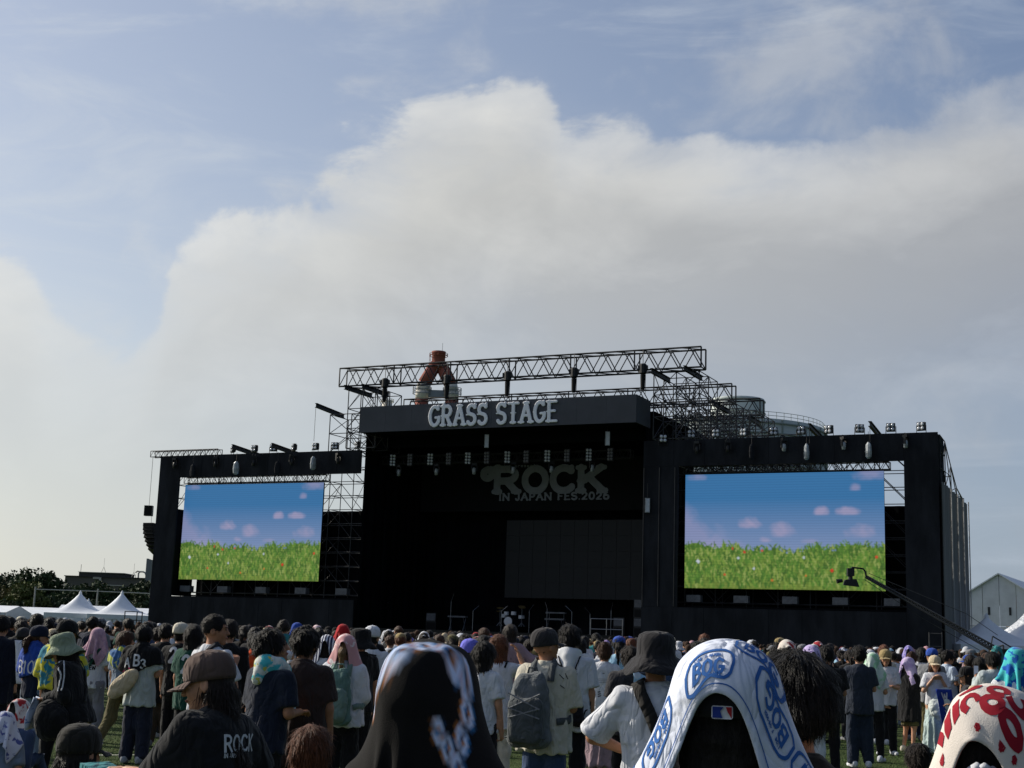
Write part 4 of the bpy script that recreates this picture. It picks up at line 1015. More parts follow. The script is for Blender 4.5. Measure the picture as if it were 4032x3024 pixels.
def hall():
    d = 128.0; p = at(3822, 2262, d); q_ = at(3932, 2264, d-4); zr = float(p[2]); base = np.array([q_[0], q_[1], 0])
    e = empty('white_hall', tuple(base), R(-28), 'large white gabled exhibition hall behind the peaked tents', 'hall')
    w = 4.3; L = 22.0; ev = 6.0; k = K_TENT; wall = mat('hall_wall', (214, 216, 220), .8, .10, .7)
    # gable faces the camera-right; ridge runs back to the left
    for s in (-1, 1):
        V = [(s*(w+.25), -.3, ev-.25), (0, -.3, zr), (0, L, zr), (s*(w+.25), L, ev-.25)]
        link('roof_sheet', mesh('roof_sheet', V+[tuple(np.array(v)-np.array([0, 0, .12])) for v in V], [(0, 1, 2, 3), (7, 6, 5, 4), (0, 4, 5, 1), (3, 2, 6, 7), (0, 3, 7, 4)]), k, e)
        n = 5
        for i in range(n):
            MB().box((s*w-.05, L*i/n+.03, 0), (s*w+.05, L*(i+1)/n-.03, ev-.1)).build('wall_sheet', wall, e)
        for i in range(n+1): MB().box((s*(w+.1)-.06, L*i/n-.07, 0), (s*(w+.1)+.06, L*i/n+.07, ev-.15)).build('column', K_GALV, e)
    n = 6
    for i in range(n):
        a = -w+2*w*i/n; b = -w+2*w*(i+1)/n; za = ev+(zr-ev)*(1-abs(a)/w)-.15; zb = ev+(zr-ev)*(1-abs(b)/w)-.15
        MB().hexa([(a+.02, -.05, 0), (b-.02, -.05, 0), (b-.02, .05, 0), (a+.02, .05, 0), (a+.02, -.05, 3.9), (b-.02, -.05, 3.9), (b-.02, .05, 3.9), (a+.02, .05, 3.9)]).build('wall_sheet', wall, e)
        MB().hexa([(a+.02, -.06, 3.94), (b-.02, -.06, 3.94), (b-.02, .05, 3.94), (a+.02, .05, 3.94), (a+.02, -.06, za), (b-.02, -.06, zb), (b-.02, .05, zb), (a+.02, .05, za)]).build('gable_sheet', wall, e)
    for x in (-.9, .9): MB().box((x-.1, -.1, 4.9), (x+.1, -.07, 5.6)).build('vent_flap', K_GALV, e)
    d = 190; p = at(3990, 2335, d); b = empty('brown_roof_building', (float(p[0]), float(p[1]), 0), R(-12), 'low building with dark brown roof beyond the white hall', 'building')
    zr = float(p[2])+.9
    MB().box((0, 0, 0), (14, 8, zr-3)).build('wall', mat('brown_wall', (96, 84, 74), .9), b)
    q = MB(); q.hexa([(-.6, -.6, zr-3.0), (14.6, -.6, zr-3.0), (14.6, 8.6, zr-3.0), (-.6, 8.6, zr-3.0), (-.3, 3.4, zr), (14.3, 3.4, zr-.8), (14.3, 4.6, zr-.8), (-.3, 4.6, zr)]); q.build('roof', mat('brown_roof', (78, 54, 44), .9, .2, 1.0), b)
hall()

# ------------------------------------------------------------------ far chimney, tank, plant building
def chimney():
    d = 900.0; top = at(1728, 1385, d); base = np.array([top[0], top[1], 0]); zt = float(top[2]); px = d/F_PX
    e = empty('chimney', tuple(base), 0, 'tall red and white twin-legged chimney rising behind the stage sign', 'chimney')
    red = mat('chimney_red', (138, 78, 66), .85, .12, .05); whi = mat('chimney_white', (206, 202, 192), .85, .10, .05)
    r0 = 27*px; zj = zt-70*px                                        # crown bottom
    q = MB(); q.lathe([(r0*1.15, zj), (r0, zj+16*px), (r0*.98, zt-12*px), (r0*1.06, zt-10*px), (r0*1.06, zt), (r0*.85, zt), (r0*.85, zt-8*px)], 24); q.build('crown_flue', red, e, True)
    # two flues spreading below, banded red / white
    yj = [1440, 1490, 1500, 1545, 1552, 1580, 1640, 1720]
    def leg(s):
        pts = [(s*8*px, zj+14*px), (s*20*px, zt-70*px), (s*52*px, zt-130*px), (s*58*px, zt-160*px), (s*60*px, zt-195*px), (s*60*px, zt-330*px), (s*62*px, 0)]
        cols = [red, red, whi, whi, red, whi]; rr = [26*px]*2+[27*px]*5
        for i in range(6):
            a, b = pts[i], pts[i+1]; MB().tube([(a[0], 0, a[1]), (b[0], 0, b[1]+.02)], rr[i], 16, True, rr[i+1]).build('flue', cols[i], e, True)
    leg(-1); leg(1)
    gm = mat('plant_grey', (132, 138, 146), .8, .1, .1)
    zb = zt-172*px
    MB().box((-60*px, -9*px, zb-14*px), (60*px, 9*px, zb+14*px)).build('tie_beam', gm, e)
    for zc, hw in ((zb+14*px, 96*px), (zb-2*px, 92*px)):
        for s in (-1, 1):
            q = MB(); c = (s*60*px, 0, zc); R_ = 37*px
            ring = [(c[0]+R_*math.cos(a), R_*math.sin(a), zc) for a in np.linspace(0, 2*math.pi, 17)]
            q.tube(ring, 1.6*px, 4, False); q.tube([(x, y, z+11*px) for x, y, z in ring], 1.0*px, 4, False)
            for x, y, z in ring[:-1]: q.bar((x, y, z), (x, y, z+11*px), .9*px)
            q.build('gallery', gm, e)
    q = MB(); R_ = r0*1.35; zc = zt-18*px
    ring = [(R_*math.cos(a), R_*math.sin(a), zc) for a in np.linspace(0, 2*math.pi, 17)]; q.tube(ring, 1.4*px, 4, False); q.tube([(x, y, z+10*px) for x, y, z in ring], .9*px, 4, False)
    for x, y, z in ring[:-1]: q.bar((x, y, z), (x, y, z+10*px), .8*px)
    q.build('gallery', red, e)
    q = MB(); x = -r0*1.25
    for dx in (-2.5*px, 2.5*px): q.bar((x+dx, -r0*.3, zj), (x+dx, -r0*.3, zt-18*px), .7*px)
    for k in range(9): q.bar((x-2.5*px, -r0*.3, zj+k*6*px), (x+2.5*px, -r0*.3, zj+k*6*px), .6*px)
    q.build('ladder', red, e)
    MB().bar((14*px, 0, zt), (14*px, 0, zt+36*px), .8*px).build('lightning_rod', gm, e)
    # small vent stack beside it
    p = at(1525, 1575, 620); e2 = empty('vent_stack', (float(p[0]), float(p[1]), 0), 0, 'short pale round stack with gallery just above the sign, beside the red chimney', 'chimney'); px2 = 620/F_PX; z2 = float(p[2])
    MB().lathe([(20*px2, 0), (20*px2, z2), (16*px2, z2)], 20).build('flue', whi, e2, True)
    q = MB(); ring = [(26*px2*math.cos(a), 26*px2*math.sin(a), z2-8*px2) for a in np.linspace(0, 2*math.pi, 17)]; q.tube(ring, 1.5*px2, 4, False); q.tube([(x, y, z+10*px2) for x, y, z in ring], 1*px2, 4, False)
    for x, y, z in ring[:-1]: q.bar((x, y, z), (x, y, z+10*px2), .8*px2)
    q.build('gallery', whi, e2)
chimney()
def tank():
    d = 300.0; px = d/F_PX; c = at(2860, 1700, d); rr = 388*px; zt = float(at(2860, 1640, d-rr)[2]); cx, cy = float(c[0]), float(c[1])
    e = empty('storage_tank', (cx, cy, 0), 0, 'huge ribbed grey-green storage tank with roof railing behind the near wing', 'storage tank')
    tm = mat('tank_shell', (186, 194, 192), .6, .08, .04); rm = mat('tank_rib', (140, 150, 148), .6, .08, .04)
    MB().lathe([(rr, 0), (rr, zt), (rr*.995, zt+.1), (rr*.5, zt+.5), (1, zt+.7)], 72).build('shell', tm, e, True)
    for i in range(13):
        z = zt-1.0-i*2.15; MB().lathe([(rr+.02, z), (rr+.32, z+.05), (rr+.32, z+.30), (rr+.02, z+.35)], 72, caps=False).build('ring_rib', rm, e)
    for k in range(30):
        a = -math.pi*.5+(k-15)*.2; p0 = ((rr+.1)*math.cos(a), (rr+.1)*math.sin(a)); MB().bar((*p0, zt-30), (*p0, zt), .18, 4).build('pilaster', rm, e)
    q = MB(); q2 = MB()
    for z in (.75, 1.5): q.tube([((rr-.4)*math.cos(a), (rr-.4)*math.sin(a), zt+z) for a in np.linspace(0, 2*math.pi, 73)], .055, 4, False)
    for a in np.linspace(0, 2*math.pi, 73)[:-1]: q2.bar(((rr-.4)*math.cos(a), (rr-.4)*math.sin(a), zt), ((rr-.4)*math.cos(a), (rr-.4)*math.sin(a), zt+1.5), .055)
    q.build('handrail', rm, e); q2.build('handrail_post', rm, e)
    d2 = 345.0; px2 = d2/F_PX; p = at(2905, 1580, d2); r2 = 107*px2; e2 = empty('upper_tank', (float(p[0]), float(p[1]), 0), 0, 'smaller grey round tank showing above the ribbed tank behind the trusses', 'storage tank'); z2 = float(p[2])
    MB().lathe([(r2, 0), (r2, z2), (r2*.98, z2+.3), (1, z2+1.2)], 48).build('shell', tm, e2, True)
    for i in range(4): MB().lathe([(r2+.02, z2-.5-i*3), (r2+.2, z2-.4-i*3), (r2+.2, z2-.2-i*3), (r2+.02, z2-.1-i*3)], 48, caps=False).build('ring_rib', rm, e2)
tank()
def plant():
    d = 420.0; px = d/F_PX; c = at(310, 2262, d); zt = float(c[2]); o = np.array([c[0], c[1], 0]); e = empty('plant_building', tuple(o), 0, 'long dark industrial building with roof masts and bent pipe behind the trees', 'building')
    wm = mat('plant_wall', (96, 94, 90), .9, .15, .1); rf = mat('plant_roof', (64, 64, 64), .9, .15, .1); pl = mat('plant_pale', (178, 176, 168), .8, .1, .1)
    L = 250*px
    MB().box((-52*px, 0, 0), (270*px, 22, zt-8*px)).build('wall', wm, e)
    MB().box((2*px, -.4, zt-9*px), (175*px, 12, zt+9*px)).build('roof_hall', rf, e); MB().box((-54*px, -.6, zt-8*px), (275*px, 22.5, zt-5*px)).build('roof', rf, e)
    MB().box((0, -.8, zt+9*px), (180*px, 12.4, zt+11*px)).build('roof_edge', pl, e)
    for x0, x1, y0 in ((60, 85, -8), (92, 175, -36), (60, 92, -12)): MB().box((x0*px, -.9, zt+(y0-3)*px), (x1*px, -.5, zt+y0*px)).build('duct', pl, e)
    MB().box((84*px, -.95, zt-36*px), (92*px, -.45, zt-9*px)).build('duct', pl, e)
    for x in (88, 207):
        q = MB(); zb = zt+11*px if x < 100 else zt-5*px
        q.bar(((x-9)*px, 2, zb), (x*px, 2, zb+22*px), .9*px); q.bar(((x+9)*px, 2, zb), (x*px, 2, zb+22*px), .9*px); q.bar((x*px, 2, zb+20*px), (x*px, 2, zb+56*px), .5*px); q.build('roof_mast', pl, e)
    MB().bar((3*px, 1, zt-4*px), (3*px, 1, zt+40*px), .9*px).build('roof_mast', rf, e)
    q = MB(); pts = [(222, -6), (222, 14), (228, 20), (240, 20), (248, 16), (252, 6), (252, -8)]; q.tube([(x*px, 3, zt+y*px) for x, y in pts], 3.2*px, 8); q.build('bent_pipe', pl, e)
    q = MB(); pts = [(210, 16), (218, 22), (226, 20)]; q.tube([(x*px, 3, zt+y*px) for x, y in pts], 2.4*px, 6); q.build('bent_pipe', rf, e)
    d = 300; px = d/F_PX; p = at(590, 2200, d); e = empty('steel_stack', (float(p[0]), float(p[1]), 0), 0, 'grey square ventilation stack right beside the far wing edge', 'stack'); z = float(p[2])
    for k in range(3): MB().box((-10*px+k*6.6*px, -10*px, 0), (-10*px+k*6.6*px+6*px, 10*px, z-k*2*px)).build('duct', mat('stack_grey', (120, 124, 128), .7, .1), e)
    # ball-stop net frame before the trees
    d = 190; a = at(140, 2310, d); z = float(a[2]); e = empty('net_frame', (float(a[0]), float(a[1]), 0), 0, 'tall ball-stop net frame of pale posts and cross rail before the trees', 'net frame')
    px = d/F_PX
    for x, zz in ((0, z), (243*px, z), (480*px, z)): MB().bar((x, 0, 0), (x, 0, zz), .12, 6).build('post', pl, e)
    MB().tube([(0, 0, z-10*px), (243*px, 0, z-10*px), (480*px, 0, z-12*px)], .07, 5).build('cross_rail', pl, e)
plant()

# ------------------------------------------------------------------ trees
def leaf_mat(name, col):
    return mat(name, col, .7, .45, .5, spec=.2)
LM = [leaf_mat('leaf_dark', (56, 70, 44)), leaf_mat('leaf_mid', (84, 92, 50)), leaf_mat('leaf_brown', (100, 96, 56))]
K_BARK = mat('bark', (70, 58, 48), .95, .3, 4.0)
def tree(x, ytop, dist, wpx, k, label, seed, ybot=None):
    rg = np.random.default_rng(seed); p = at(x, ytop, dist); zt = float(p[2]); px = dist/F_PX; rw = wpx*px/2
    e = empty('broadleaf_tree', (float(p[0]), float(p[1]), 0), 0, label, 'tree', 'trees beyond the tents')
    q = MB(); q.tube([(0, 0, 0), (.1, 0, zt*.3), (.2, .1, zt*.75)], .28, 8, True, .08)
    for a in range(5):
        an = a*1.3+seed; q.tube([(.1, 0, zt*(.3+.06*a)), (rw*.6*math.cos(an), rw*.6*math.sin(an), zt*(.55+.06*a))], .1, 5, True, .03)
    q.build('trunk', K_BARK, e)
    nb = 34; u = rg.normal(size=(nb, 3)); u /= np.linalg.norm(u, axis=1)[:, None]; rad = rg.uniform(.35, .85, nb)
    C = u*rad[:, None]*np.array([rw, rw, zt*.42]); C[:, 2] += zt*.54; br = rg.uniform(.22, .42, nb)*min(rw, zt*.45)
    n = 4600; b = rg.integers(nb, size=n); v = rg.normal(size=(n, 3)); v /= np.linalg.norm(v, axis=1)[:, None]
    Pp = C[b]+v*(br[b]*rg.uniform(.55, 1.05, n))[:, None]; Pp[:, 2] = np.clip(Pp[:, 2], .4, zt)
    s = rg.uniform(.12, .34, n)*(.6+dist/400); t1 = rg.normal(size=(n, 3)); t1 /= np.linalg.norm(t1, axis=1)[:, None]; t2 = np.cross(t1, rg.normal(size=(n, 3))); t2 /= np.linalg.norm(t2, axis=1)[:, None]
    V = np.stack([Pp-t1*s[:, None], Pp+t2*s[:, None]*.6, Pp+t1*s[:, None], Pp-t2*s[:, None]*.6], 1).reshape(-1, 3)
    link('crown', mesh('crown', V, np.arange(n*4).reshape(-1, 4)), LM[k], e)
for i, (x, yt, ds, wp, k, lb) in enumerate(((-40, 2222, 235, 150, 0, 'dark tree crown cut by the picture edge, above the edge tent'), (48, 2212, 240, 110, 0, 'dark tree with the first rounded top from the picture edge'), (132, 2210, 236, 110, 0, 'tallest dark tree with a double rounded top'),
        (196, 2226, 232, 90, 0, 'dark tree whose crown slopes down towards the building'), (250, 2262, 238, 100, 0, 'low dark tree at the foot of the slope of crowns before the building'), (310, 2285, 225, 110, 0, 'low grey-green tree under the building wall above the farther peaked tent'),
        (400, 2290, 225, 110, 0, 'low grey-green tree between the two tent peaks'), (480, 2282, 228, 100, 0, 'low grey-green tree behind the tent peak next to the wing'), (545, 2262, 228, 90, 0, 'low dark tree right beside the far wing'),
        (30, 2290, 200, 120, 2, 'olive-brown tree low at the picture edge'), (100, 2280, 196, 110, 1, 'yellowish green round tree in front of the dark trees'), (150, 2340, 196, 80, 1, 'small yellowish green tree beside the pale net post'), (400, 2368, 190, 50, 2, 'small brownish bush behind the tents beside a pale post'),
        (270, 2330, 200, 110, 0, 'dark bushy tree between the pale posts'), (560, 2330, 200, 90, 0, 'dark bushy tree behind the guard rail'), (340, 2335, 205, 110, 0, 'dark hedge-like tree behind the farther tent peak'), (470, 2340, 205, 110, 0, 'dark hedge-like tree behind the nearer tent peak'), (200, 2345, 198, 100, 0, 'dark bushy tree above the long frame tent'), (20, 2345, 188, 120, 0, 'dark bush low above the edge tent'))):
    tree(x, yt, ds, wp*1.7, k, lb, 20+i)

# ------------------------------------------------------------------ people: one continuous body, clothes, hair and hats over it
def rotx(a): c, s = math.cos(a), math.sin(a); return np.array([[1, 0, 0], [0, c, -s], [0, s, c]])
def rotz(a): c, s = math.cos(a), math.sin(a); return np.array([[c, -s, 0], [s, c, 0], [0, 0, 1]])
def roty(a): c, s = math.cos(a), math.sin(a); return np.array([[c, 0, s], [0, 1, 0], [-s, 0, c]])
def unit(v): v = np.asarray(v, float); return v/(np.linalg.norm(v)+1e-9)
ARMS = {  # directions of upper arm and forearm for the right arm (x out to the side, y forward)
 'down': ((.16, .03, -1), (.05, .22, -1)), 'loose': ((.26, -.06, -1), (-.02, .35, -1)), 'front': ((.16, .12, -1), (-.45, .95, .12)), 'phone': ((.15, .55, -.85), (-.35, .55, .75)),
 'cross': ((.22, .2, -1), (-1, .42, .1)), 'up': ((.35, .5, .8), (-.1, .2, 1)), 'hip': ((.7, -.15, -.75), (-.65, .3, -.6)), 'hair': ((.55, .65, -.25), (-.45, -.1, .95)),
 'side': ((.45, .0, -1), (.1, .45, -.6)), 'reach': ((.2, .6, -.9), (.1, 1, .15)), 'elbow': ((.62, .25, -.85), (-.75, .75, -.35)), 'strap': ((.25, .25, -1), (-.55, .45, .85)),
}
class Body: pass
def skeleton(H, kind='stand', armL='down', armR='down', lean=0.0, hyaw=0.0, hpitch=0.0, hroll=0.0, fem=False, wide=1.0, top=None):
    b = Body(); s = b.s = H/1.70; b.H = H; hs = b.hs = (.5+.5*s)*1.07; b.fem = fem; b.wide = wide
    b.rl = rotx(-lean); hz = .87*s; hy = 0.0
    if kind == 'kneel': hz = max(.30, (top or 1.1)-.83*s)
    if kind == 'sit': hz = .12
    b.hip = np.array([0, hy, hz]); b.kind = kind
    def up(p): return b.hip+b.rl@(np.asarray(p, float)-np.array([0, 0, .87*s]))
    b.up = up
    sw = (.143 if fem else .163)*s*wide; b.sw = sw
    b.leg = []
    for sx in (-1, 1):
        hipj = b.hip+np.array([sx*.085*s, 0, 0]); f = 0.0
        if kind == 'stand': kn = np.array([sx*.095*s, .015, .47*s]); an = np.array([sx*.11*s, -.03, .085*s])
        elif kind == 'walk': f = sx; kn = np.array([sx*.09*s, .13*f+.06, .48*s]); an = np.array([sx*.09*s, .27*f-.05, .09*s+(.06 if f < 0 else 0)])
        elif kind == 'kneel': kn = np.array([sx*.13*s, .20, .065]); an = np.array([sx*.11*s, -.19, .07])
        else: kn = np.array([sx*.16*s, .36*s, .42*s]); an = np.array([sx*.13*s, .58*s, .085])
        b.leg.append((hipj, kn, an, an+np.array([sx*.03, .13*s if kind != 'kneel' else -.06, -.05*s if kind != 'kneel' else -.02])))
    b.arm = []
    for sx, nm in ((-1, armL), (1, armR)):
        U, Fd = ARMS[nm] if isinstance(nm, str) else nm
        m = np.array([sx, 1, 1]); sh = np.array([sx*sw, -.006, 1.365*s]); el = sh+unit(np.array(U)*m)*.275*s; wr = el+unit(np.array(Fd)*m)*.235*s
        b.arm.append((up(sh), up(el), up(wr), sx, nm))
    b.rh = b.rl@rotz(hyaw)@rotx(-hpitch)@roty(hroll); b.h0 = up((0, .012*s, 1.70*s-.233*hs)); b.nb = up((0, -.012*s, 1.40*s))
    return b
def hq(b, P): return ((P-b.h0.astype(np.float32))@b.rh.astype(np.float32))/b.hs
def head_sdf(Q):
    d = ell(Q, (0, -.008, .137), (.075, .094, .096))
    d = smin(d, ell(Q, (0, .026, .078), (.056, .064, .080)), .03)
    d = smin(d, ell(Q, (0, .070, .020), (.024, .022, .019)), .022)
    ax = Q.copy(); ax[:, 0] = np.abs(ax[:, 0])
    d = smin(d, ell(ax, (.036, .062, .085), (.02, .022, .022)), .02)
    d = smin(d, ell(ax, (.024, .082, .140), (.028, .014, .010)), .016)
    d = smax(d, -ell(ax, (.031, .101, .119), (.020, .018, .013)), .014)
    d = smin(d, ell(ax, (.031, .080, .119), (.014, .012, .010)), .006)
    d = smin(d, cone(Q, (0, .090, .124), (0, .109, .086), .008, .0125), .010)
    d = smin(d, ell(ax, (.011, .098, .083), (.009, .010, .008)), .006)
    d = smin(d, ell(Q, (0, .089, .060), (.020, .012, .0065)), .006); d = smin(d, ell(Q, (0, .087, .048), (.018, .012, .0075)), .006)
    ear = ell(ax, (.078, -.006, .100), (.009, .021, .032)); ear = smax(ear, -ell(ax, (.088, .0, .104), (.008, .011, .018)), .006)
    return smin(d, ear, .006)
def hand_prims(el, wr, sx, curl, s, rh_=None):
    """palm, four unequal bent fingers and a thumb, as cones"""
    f = unit(wr-el); side = unit(np.cross(f, [0, 0, 1])) if abs(f[2]) < .9 else np.array([0, 1.0, 0])
    if abs(f[2]) >= .9: side = unit(np.array([0, 1.0, 0])-f*f[1]); nrm = unit(np.cross(f, side))*(-sx if f[2] < 0 else sx)
    else: side = unit(np.cross(f, [0, 0, 1]))*(-sx); nrm = unit(np.cross(side, f)); nrm = nrm if nrm[2] < 0 else -nrm
    out = []; k = s
    for i, (o, L) in enumerate(((.030, .068), (.010, .076), (-.010, .071), (-.029, .056))):
        base = wr+f*.082*k+side*o*k; a = curl*(.8+.1*i); d1 = unit(f*math.cos(a)+nrm*math.sin(a)); d2 = unit(f*math.cos(a*2.1)+nrm*math.sin(a*2.1))
        m = base+d1*L*.5*k; out.append((wr+f*.03*k+side*o*.7*k, base, .0125*k, .0105*k)); out.append((base, m, .0100*k, .0092*k)); out.append((m, m+d2*L*.5*k, .0092*k, .0075*k))
    tb = wr+f*.022*k+side*.026*k; t1 = tb+unit(f*.6+side*.75+nrm*.35)*.042*k; out.append((tb, t1, .0145*k, .011*k)); out.append((t1, t1+unit(f*.9+side*.15+nrm*.3)*.034*k, .011*k, .0088*k))
    return out
def body_fn(b, curl=.45, fingers=True):
    s = b.s; z = np.array([.76, .86, 1.0, 1.2, 1.32, 1.40, 1.44])*s; f = .92 if b.fem else 1.0
    rx = np.array([.12, .158, .128*f, .145*f, .158*f, .125*f, .055])*s*b.wide; ry = np.array([.10, .112, .095, .105, .106, .08, .055])*s
    legs = b.leg; hands = [hand_prims(a[1], a[2], a[3], curl, .5*s+.5) for a in b.arm]
    rl = b.rl.astype(np.float32)
    def fn(P):
        Pu = (P-b.hip.astype(np.float32))@rl; Pu[:, 2] += .87*s
        d = np.full(len(P), 1.0, np.float32); mt = Pu[:, 2] > .60*s
        if mt.any(): d[mt] = loft(Pu[mt], z, [0, -.01, 0, 0, -.005, -.01, -.01], rx, ry)
        P_, d_ = P, d; ml = P[:, 2] < b.hip[2]+.2
        if ml.any():
            P = P_[ml]; d = d_[ml]
            for hp, kn, an, to in legs:
                g = smin(cone(P, hp, kn, .082*s, .054*s), cone(P, kn, an, .052*s, .034*s), .03)
                g = smin(g, cone(P, an+np.array([0, -.03, -.045*s]), to, .032*s, .026*s), .03); d = smin(d, g, .04)
            d_[ml] = d
        P, d = P_, d_
        for (sh, el, wr, sx, nm), hp in zip(b.arm, hands):
            mn = np.minimum(np.minimum(sh, el), wr)-.26; mx = np.maximum(np.maximum(sh, el), wr)+.26
            ma = ((P_ > mn) & (P_ < mx)).all(1)
            if not ma.any(): continue
            P = P_[ma]; d = d_[ma]
            g = smin(cone(P, sh, el, .046*s, .038*s), cone(P, el, wr, .038*s, .025*s), .02)
            m = ((P-wr.astype(np.float32))**2).sum(1) < .05
            if m.any():
                Q = P[m]; h = g[m]
                if fingers:
                    for a_, b_, ra, rb in hp: h = smin(h, cone(Q, a_, b_, ra, rb), .006)
                else: h = smin(h, cone(Q, wr, wr+unit(wr-el)*.11, .03, .022), .02)
                g[m] = h
            d_[ma] = smin(d, g, .035)
        P, d = P_, d_; mh = ((P-b.h0.astype(np.float32))**2).sum(1) < .16
        if mh.any(): d[mh] = smin(d[mh], cone(P[mh], b.nb, b.h0+b.rh@np.array([0, -.012, .05])*b.hs, .056*s, .050*s), .025)
        m = ((P-b.h0.astype(np.float32))**2).sum(1) < .12
        if m.any(): d[m] = smin(d[m], head_sdf(hq(b, P[m]))*b.hs, .014)
        return d
    return fn
def bounds(b, pad=.1):
    pts = [b.h0, b.h0+b.rh@np.array([0, 0, .26])] + [p for l in b.leg for p in l] + [p for a in b.arm for p in a[:3]]
    pts = np.array(pts); return pts.min(0)-pad-.08, pts.max(0)+pad+.08

def top_fn(b, kind='tee', fit=1.0, hem=.80, seed=0, amp=.008, sleeve=None):
    s = b.s; zs = np.array([hem, .92, 1.08, 1.24, 1.33, 1.395, 1.43, 1.452])*s
    f = .95 if b.fem else 1.0
    rx = np.array([.190, .180, .168, .176, .172, .142, .098, .066])*s*b.wide*f*fit; rx[-2:] = np.array([.098, .066])*s
    ry = np.array([.142, .138, .128, .132, .126, .100, .078, .066])*s*(.5+.5*fit)
    t = sleeve if sleeve is not None else {'tee': .78, 'long': 1.0, 'tank': .0, 'jacket': 1.0}[kind]
    fat = .072*(fit if kind != 'jacket' else fit*1.06); rl = b.rl.astype(np.float32)
    low = zs[0]
    def fn(P):
        Pu = (P-b.hip.astype(np.float32))@rl; Pu[:, 2] += .87*s
        d = loft(Pu, zs, [0, 0, 0, 0, -.004, -.012, -.014, -.012], rx, ry, pw=2.25)
        if t > 0:
            for sh, el, wr, sx, nm in b.arm:
                sh2 = sh+(b.up((0, 0, 0))-b.up((0, 0, .012)))
                if t < 1: g = cone(P, sh2, sh+(el-sh)*t, fat*.92*s, fat*1.06*s); ax = unit(el-sh).astype(np.float32); cut = (P-(sh+(el-sh)*t).astype(np.float32))@ax; g = smax(g, cut-.01, .012)
                else:
                    g = smin(cone(P, sh2, el, fat*.95*s, fat*.84*s), cone(P, el, wr, fat*.80*s, fat*.55*s), .03); ax = unit(wr-el).astype(np.float32); g = smax(g, (P-wr.astype(np.float32))@ax+.012, .012)
                d = smin(d, g, .035)
        ang = np.arctan2(Pu[:, 0], Pu[:, 1]); low_ = np.clip((1.3*s-Pu[:, 2])/.5, 0, 1)
        w = wob(P*np.array([1, 1, .42], np.float32), 13, seed)*amp*1.2+np.sin(ang*9+2.5*wob(P, 5, seed+3))*amp*.75*low_+wob(P, 34, seed+1)*amp*.34
        return d+w
    return fn
def pants_fn(b, kind='pants', fit=1.0, seed=0, amp=.008, hem=None):
    s = b.s
    def fn(P):
        c = b.hip.astype(np.float32)
        d = ell(P, c+np.array([0, -.01, -.0]), (.168*s*(.7+.3*b.wide), .13*s, .16*s))
        if kind in ('skirt', 'dress'):
            z0 = (hem if hem is not None else .30)*s; z = np.array([z0, .55*s, .80*s, .97*s]); r = np.array([.26*fit, .22*fit, .17, .14])*s
            d = loft(P, z, [0, 0, 0, 0], r, r*.85)
            ang = np.arctan2(P[:, 0], P[:, 1]); return d+np.sin(ang*11+1.5*wob(P, 4, seed))*.016*np.clip((.9*s-P[:, 2])/.5, 0, 1)+wob(P, 12, seed)*amp
        d = d.astype(np.float32)
        for hp, kn, an, to in b.leg:
            if kind == 'shorts': e = hp+(kn-hp)*1.0; g = cone(P, hp, e, .098*s*fit, .095*s*fit); ax = unit(kn-hp).astype(np.float32); g = smax(g, (P-e.astype(np.float32))@ax, .01)
            else:
                g = smin(cone(P, hp, kn, .094*s*(.6+.4*fit), .072*s*fit), cone(P, kn, an+(an-kn)*.05, .072*s*fit, .060*s*fit), .04); ax = unit(an-kn).astype(np.float32); g = smax(g, (P-an.astype(np.float32))@ax-.03, .01)
            d = smin(d, g, .03)
        return d+wob(P*np.array([1, 1, .8], np.float32), 15, seed)*amp+wob(P, 36, seed+2)*amp*.4
    return fn
def hair_fn(b, kind='short', seed=0, vol=1.0, hatted=False):
    def fn(P):
        Q = hq(b, P)
        d = ell(Q, (0, -.013, .146), np.array((.090, .109, .099))*(.92+.08*vol if kind != 'buzz' else .91))
        cut = ell(Q, (0, .118, .062), (.078, .082, .092)); d = smax(d, -cut, .016)
        low = .055 if kind != 'buzz' else .085
        d = smax(d, (low-.03*np.clip(-Q[:, 1]/.08, 0, 1))-Q[:, 2], .02)
        if kind in ('bob', 'long', 'pony', 'braid', 'tucked'):
            if kind != 'pony':
                zb = -.035 if kind == 'bob' else -.25
                g = loft(Q, [zb, zb*.5, .05, .15], [-.045 if kind == 'bob' else -.085, -.05, -.028, -.015], np.array([.074, .088, .089, .084]), np.array([.052, .062, .082, .095]))
                g = smax(g, -cone(Q, (0, .10, -.3), (0, .105, .10), .088, .078), .015)
                if kind == 'tucked': g = smax(g, Q[:, 1]+.022+.25*np.clip(.06-Q[:, 2], -.1, .0), .012)
                d = smin(d, g, .03)
            if kind == 'pony': d = smin(d, smin(cone(Q, (0, -.095, .15), (0, -.15, .08), .024, .032), cone(Q, (0, -.15, .08), (0, -.13, -.14), .032, .012), .03), .02)
            if kind == 'braid': d = smin(d, cone(Q, (0, -.09, .08), (0, -.10, -.22), .026+.004*np.sin(Q[:, 2]*180), .018), .02)
        if kind == 'bun': d = smin(d, ell(Q, (0, -.085, .205), (.045, .045, .042)), .02)
        if kind == 'curly': d = d-.010
        an = np.arctan2(Q[:, 0], Q[:, 1]+.02); a = .0050 if kind not in ('curly', 'messy') else .010
        d = d+wob(Q, 55, seed)*a*min(vol, 1.1)+np.sin(an*30+3*wob(Q, 20, seed+2))*.0028*(1.0 if kind != 'buzz' else .3)
        if hatted: d = d+.012*np.clip((Q[:, 2]-.075)/.03, 0, 1)
        return d*b.hs
    return fn
